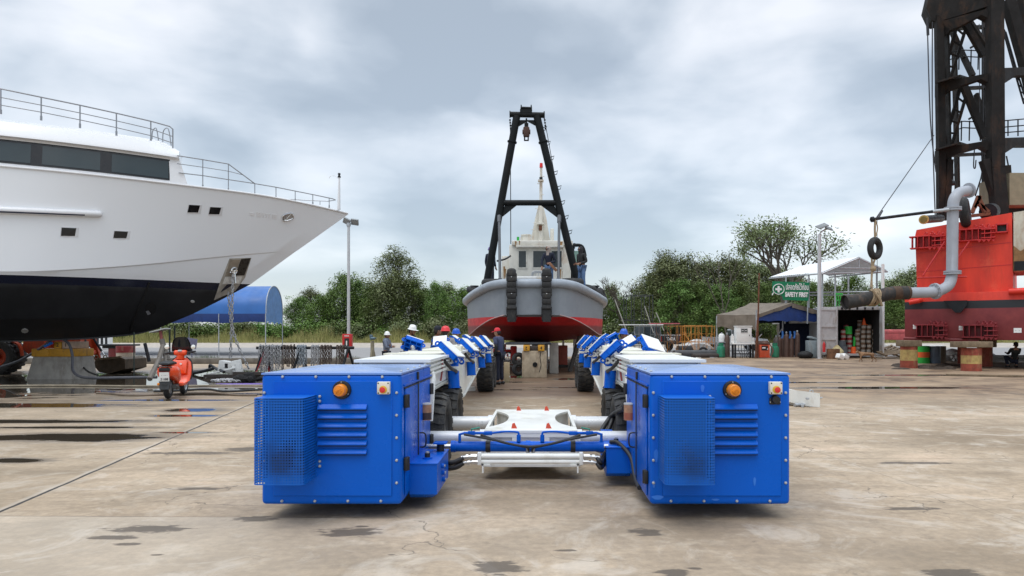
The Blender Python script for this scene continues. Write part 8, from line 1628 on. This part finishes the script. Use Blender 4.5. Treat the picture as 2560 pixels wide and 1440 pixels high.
KN = ['dense dark green tree', 'grey-green bushy tree', 'broad dark green tree', 'fresh green slender tree', 'light open-crowned tree']
# (kind, px, distance, top px, width factor, where)
TL = [(0, 748, 92, 748, 1.1, 'right behind the end of the blue tent'), (1, 775, 96, 726, 1.1, 'second from the blue tent in the far tree line'), (3, 806, 90, 738, 1, 'between the blue tent and the slim light pole'), (3, 832, 92, 728, .7, 'just left of the slim light pole, pointed'), (2, 860, 90, 690, .85, 'directly behind the slim light pole'), (0, 890, 92, 706, .9, 'just right of the slim light pole'), (0, 922, 90, 718, .9, 'left of the tallest tree of the left group'),
      (4, 988, 88, 624, 1.2, 'tallest of the left group, between light pole and tug'), (1, 985, 86, 690, 1.1, 'filling in below the tallest tree of the left group'), (2, 955, 87, 712, 1.0, 'in front of the tallest tree on its left'), (2, 1030, 87, 705, 1.0, 'in front of the tallest tree on its right'), (0, 1062, 91, 728, 1.0, 'fourth tree left of the tug'), (0, 1092, 86, 712, .7, 'dark ivy column third left of the tug'), (1, 1120, 96, 716, 1.2, 'second left of the tug, paler'), (3, 1160, 86, 722, 1.1, 'bright green close to the left side of the tug'), (2, 1200, 90, 726, 1, 'behind the left edge of the tug hull'), (2, 1270, 90, 745, 1, 'behind the tug, mostly hidden'), (0, 1400, 90, 745, 1, 'behind the tug wheelhouse, mostly hidden'),
      (2, 1500, 88, 738, 1, 'behind the right edge of the tug hull'), (1, 1528, 90, 716, 1, 'first tree right of the tug'), (3, 1562, 86, 745, 1.1, 'low and bright, behind the scaffold tower'), (0, 1592, 90, 746, 1.0, 'second tree right of the tug, dark'), (4, 1668, 80, 632, 1.35, 'tall and rounded at the left of the right group'), (1, 1668, 78, 655, 1.05, 'below the tall rounded one of the right group'), (2, 1632, 80, 690, .9, 'left flank of the right group'), (1, 1722, 80, 648, 1.0, 'third of the right group'), (2, 1700, 76, 706, 1.0, 'low centre of the right group'), (1, 1768, 82, 655, 1.0, 'behind the bare dead tree'), (0, 1750, 76, 712, 1.0, 'dark understorey below the bare dead tree'), (1, 1815, 80, 648, 1.0, 'fifth of the right group'), (2, 1800, 75, 718, 1, 'directly above the brown tent'), (1, 1862, 82, 650, 1.0, 'sixth of the right group'), (2, 1850, 76, 712, 1, 'left of the safety banner'), (1, 1905, 84, 664, 1.0, 'behind the left end of the safety banner'), (1, 1950, 84, 672, 1.0, 'under the big open tree'), (0, 1925, 78, 716, 1, 'behind the safety banner'), (1, 1990, 84, 690, 1, 'between banner and right light pole'),
      (2, 2030, 82, 712, 1, 'behind the right light pole'), (1, 2075, 86, 706, .8, 'seen through the open shelter on its left'), (3, 2128, 84, 688, .9, 'seen through the open shelter on its right'), (1, 2165, 88, 722, 1, 'low, behind the container'), (2, 2215, 84, 708, .9, 'between container and red barge'), (1, 2250, 80, 690, 1.0, 'next to the left edge of the red barge'), (0, 2235, 78, 745, 1.1, 'dark bushy one low beside the red barge'), (1, 2285, 78, 676, .9, 'partly behind the red barge'), (2, 2330, 90, 730, 1, 'hidden behind the red barge')]
for k, x, d, yt, sx, wl_ in TL: put_tree(k, x, d, yt, sx, KN[k]+' '+wl_)
for i, x in enumerate((-60, 40, 140, 235)): put_tree(i % 4, x, 93+R.uniform(-3, 3), 742+R.uniform(-14, 12), 1.2, KN[i % 4]+' behind the yacht, '+['first', 'second', 'third', 'fourth', 'fifth', 'sixth', 'seventh', 'eighth', 'ninth'][i]+' from the left')
# big open tree and bare trees with real branching
def branching(name, lab, x, d, ytop, spread, seed, leaf, depth=5, lean=.1, leafn=60, lsz=.12, rr=.026):
    R = random.Random(seed); h_ = (HY-ytop)*d/F+H-gz(d); o = thing(name, lab, 'tree', (gxz(x, d), d, gz(d)), 0, tgp); tr, cw = MB(), MB()
    def grow(p, dr, L, r, k):
        q = p+dr*L; mid = p.lerp(q, .5)+Vector((R.gauss(0, .06), R.gauss(0, .06), R.gauss(0, .04)))*L; tr.tube([p, mid, q], [r, r*.85, r*.68], 6)
        if k == 0 or (leaf and k <= 1):
            if leaf: leaves(cw, q, L*1.15, leafn, lsz, R)
            if k == 0: return
        for i in range(3 if k > 2 else 2+(R.random() > .4)):
            a = Vector((R.gauss(0, spread), R.gauss(0, spread*.7), R.gauss(.12, .28))); grow(q, (dr+a).normalized(), L*R.uniform(.62, .86), r*.62, k-1)
    grow(V(0, 0, -.3), V(lean, 0, 1).normalized(), h_*.30, h_*rr, depth)
    mx = max(v[2] for v in tr.v); sc = h_/mx; tr.v = [(a*sc, b*sc, c*sc) for a, b, c in tr.v]; cw.v = [(a*sc, b*sc, c*sc) for a, b, c in cw.v]
    tr.build('trunk', BARK, o)
    if leaf: cw.build('crown', leaf, o, ang=0, recalc=False)
branching('open_tree', 'big open tree with twisting limbs rising above all others, behind the safety banner', 1958, 66, 548, .50, 12, LEAFB, 5, .02, 22, .13)
branching('dead_tree', 'bare dead tree with a few crooked branches, in front of the right tree group', 1812, 62, 624, .36, 6, None, 3, -.04, rr=.008)
branching('dead_tree', 'thin leafless tree just right of the tug', 1558, 84, 690, .5, 9, None, 5, .0)
branching('dead_tree', 'second thin leafless tree between the tug and the scaffold tower', 1580, 86, 700, .5, 19, None, 5, .05)
# shrubs
def make_shrub(seed, mat):
    R = random.Random(seed); o = thing('shrub', 'proto', 'shrub'); st_, cw = MB(), MB()
    for i in range(12): a = R.uniform(0, 6.28); c = V(cos(a)*R.uniform(.1, .75), sin(a)*R.uniform(.1, .5), R.uniform(.2, .85)); limb(st_, V(0, 0, -.1), c, .02, .006, R); leaves(cw, c, .42, 260, .05, R)
    st_.build('stem', BARK, o); cw.build('foliage', mat, o, ang=0, recalc=False); return o
shp = [make_shrub(1, LEAFA), make_shrub(2, LEAFC), make_shrub(3, LEAFB)]; su = set()
def put_shrub(k, x, d, h_, lab):
    if k not in su: o = shp[k]; su.add(k)
    else: o = copy_tree(shp[k])
    o.location = (gxz(x, d), d, gz(d)); s = h_; o.scale = (s*R.uniform(1, 1.5), s*1.2, s); o.rotation_euler = (0, 0, R.uniform(0, 6)); o['label'] = lab; o['group'] = 'shrubs in front of the far trees'
zones = [(-60, 420, 'shrub seen under the yacht hull'), (430, 700, 'shrub below the blue tent'), (705, 860, 'shrub between the blue tent and the slim light pole'), (880, 1180, 'shrub between the slim light pole and the tug'), (1515, 1790, 'shrub between the tug and the brown tent'), (1800, 2040, 'shrub behind the brown tent'), (2060, 2280, 'shrub behind the container')]
SK = ['dark green', 'bright green', 'grey-green']
i = 0
for a, b, lb in zones:
    x = a
    while x < b: put_shrub(i % 3, x, R.uniform(82, 87), R.uniform(1.6, 3.0), SK[i % 3]+' '+lb); x += R.uniform(20, 32); i += 1
# tall dry grass
GRS = leaf_mat('dry_tall_grass', (.13, .14, .045), (.22, .21, .075), (.40, .33, .15))
m = MB(); R = random.Random(77)
for _ in range(34000):
    x, d = R.uniform(-62, 52), R.uniform(76, 82); t_ = (d-76)/6; hh = (.45+1.35*t_)*R.uniform(.45, 1.25)*(.75+.35*sin(x*.7)+.2*sin(x*2.3)); a = R.uniform(0, 6.28); w_ = R.uniform(.02, .05); lx, ly = R.gauss(0, .22)*hh, R.gauss(0, .15)*hh; z = gz(d)
    m.add([(x-w_*cos(a), d-w_*sin(a), z-.02), (x+w_*cos(a), d+w_*sin(a), z-.02), (x+lx, d+ly, z+max(.1, hh))], [(0, 1, 2)])
tag(m.build('tall_grass', GRS, None, ang=0, recalc=False), 'strip of tall yellow-green grass along the far edge of the sand', 'grass', kind='stuff')
GRK = leaf_mat('kerb_grass', (.03, .055, .012), (.06, .09, .02), (.12, .14, .04)); m = MB()
for _ in range(9000):
    x = R.uniform(-24, -6.5); d = R.uniform(37.2, 38.6); hh = R.uniform(.1, .42)*max(.15, .55+.6*sin(x*1.7)); a = R.uniform(0, 6.28); m.add([(x-.02*cos(a), d-.02*sin(a), -.01), (x+.02*cos(a), d+.02*sin(a), -.01), (x+R.gauss(0, .1), d+R.gauss(0, .1), hh)], [(0, 1, 2)])
tag(m.build('kerb_weeds', GRK, None, ang=0, recalc=False), 'low green weeds growing along the kerb of the gravel road', 'weeds', kind='stuff')
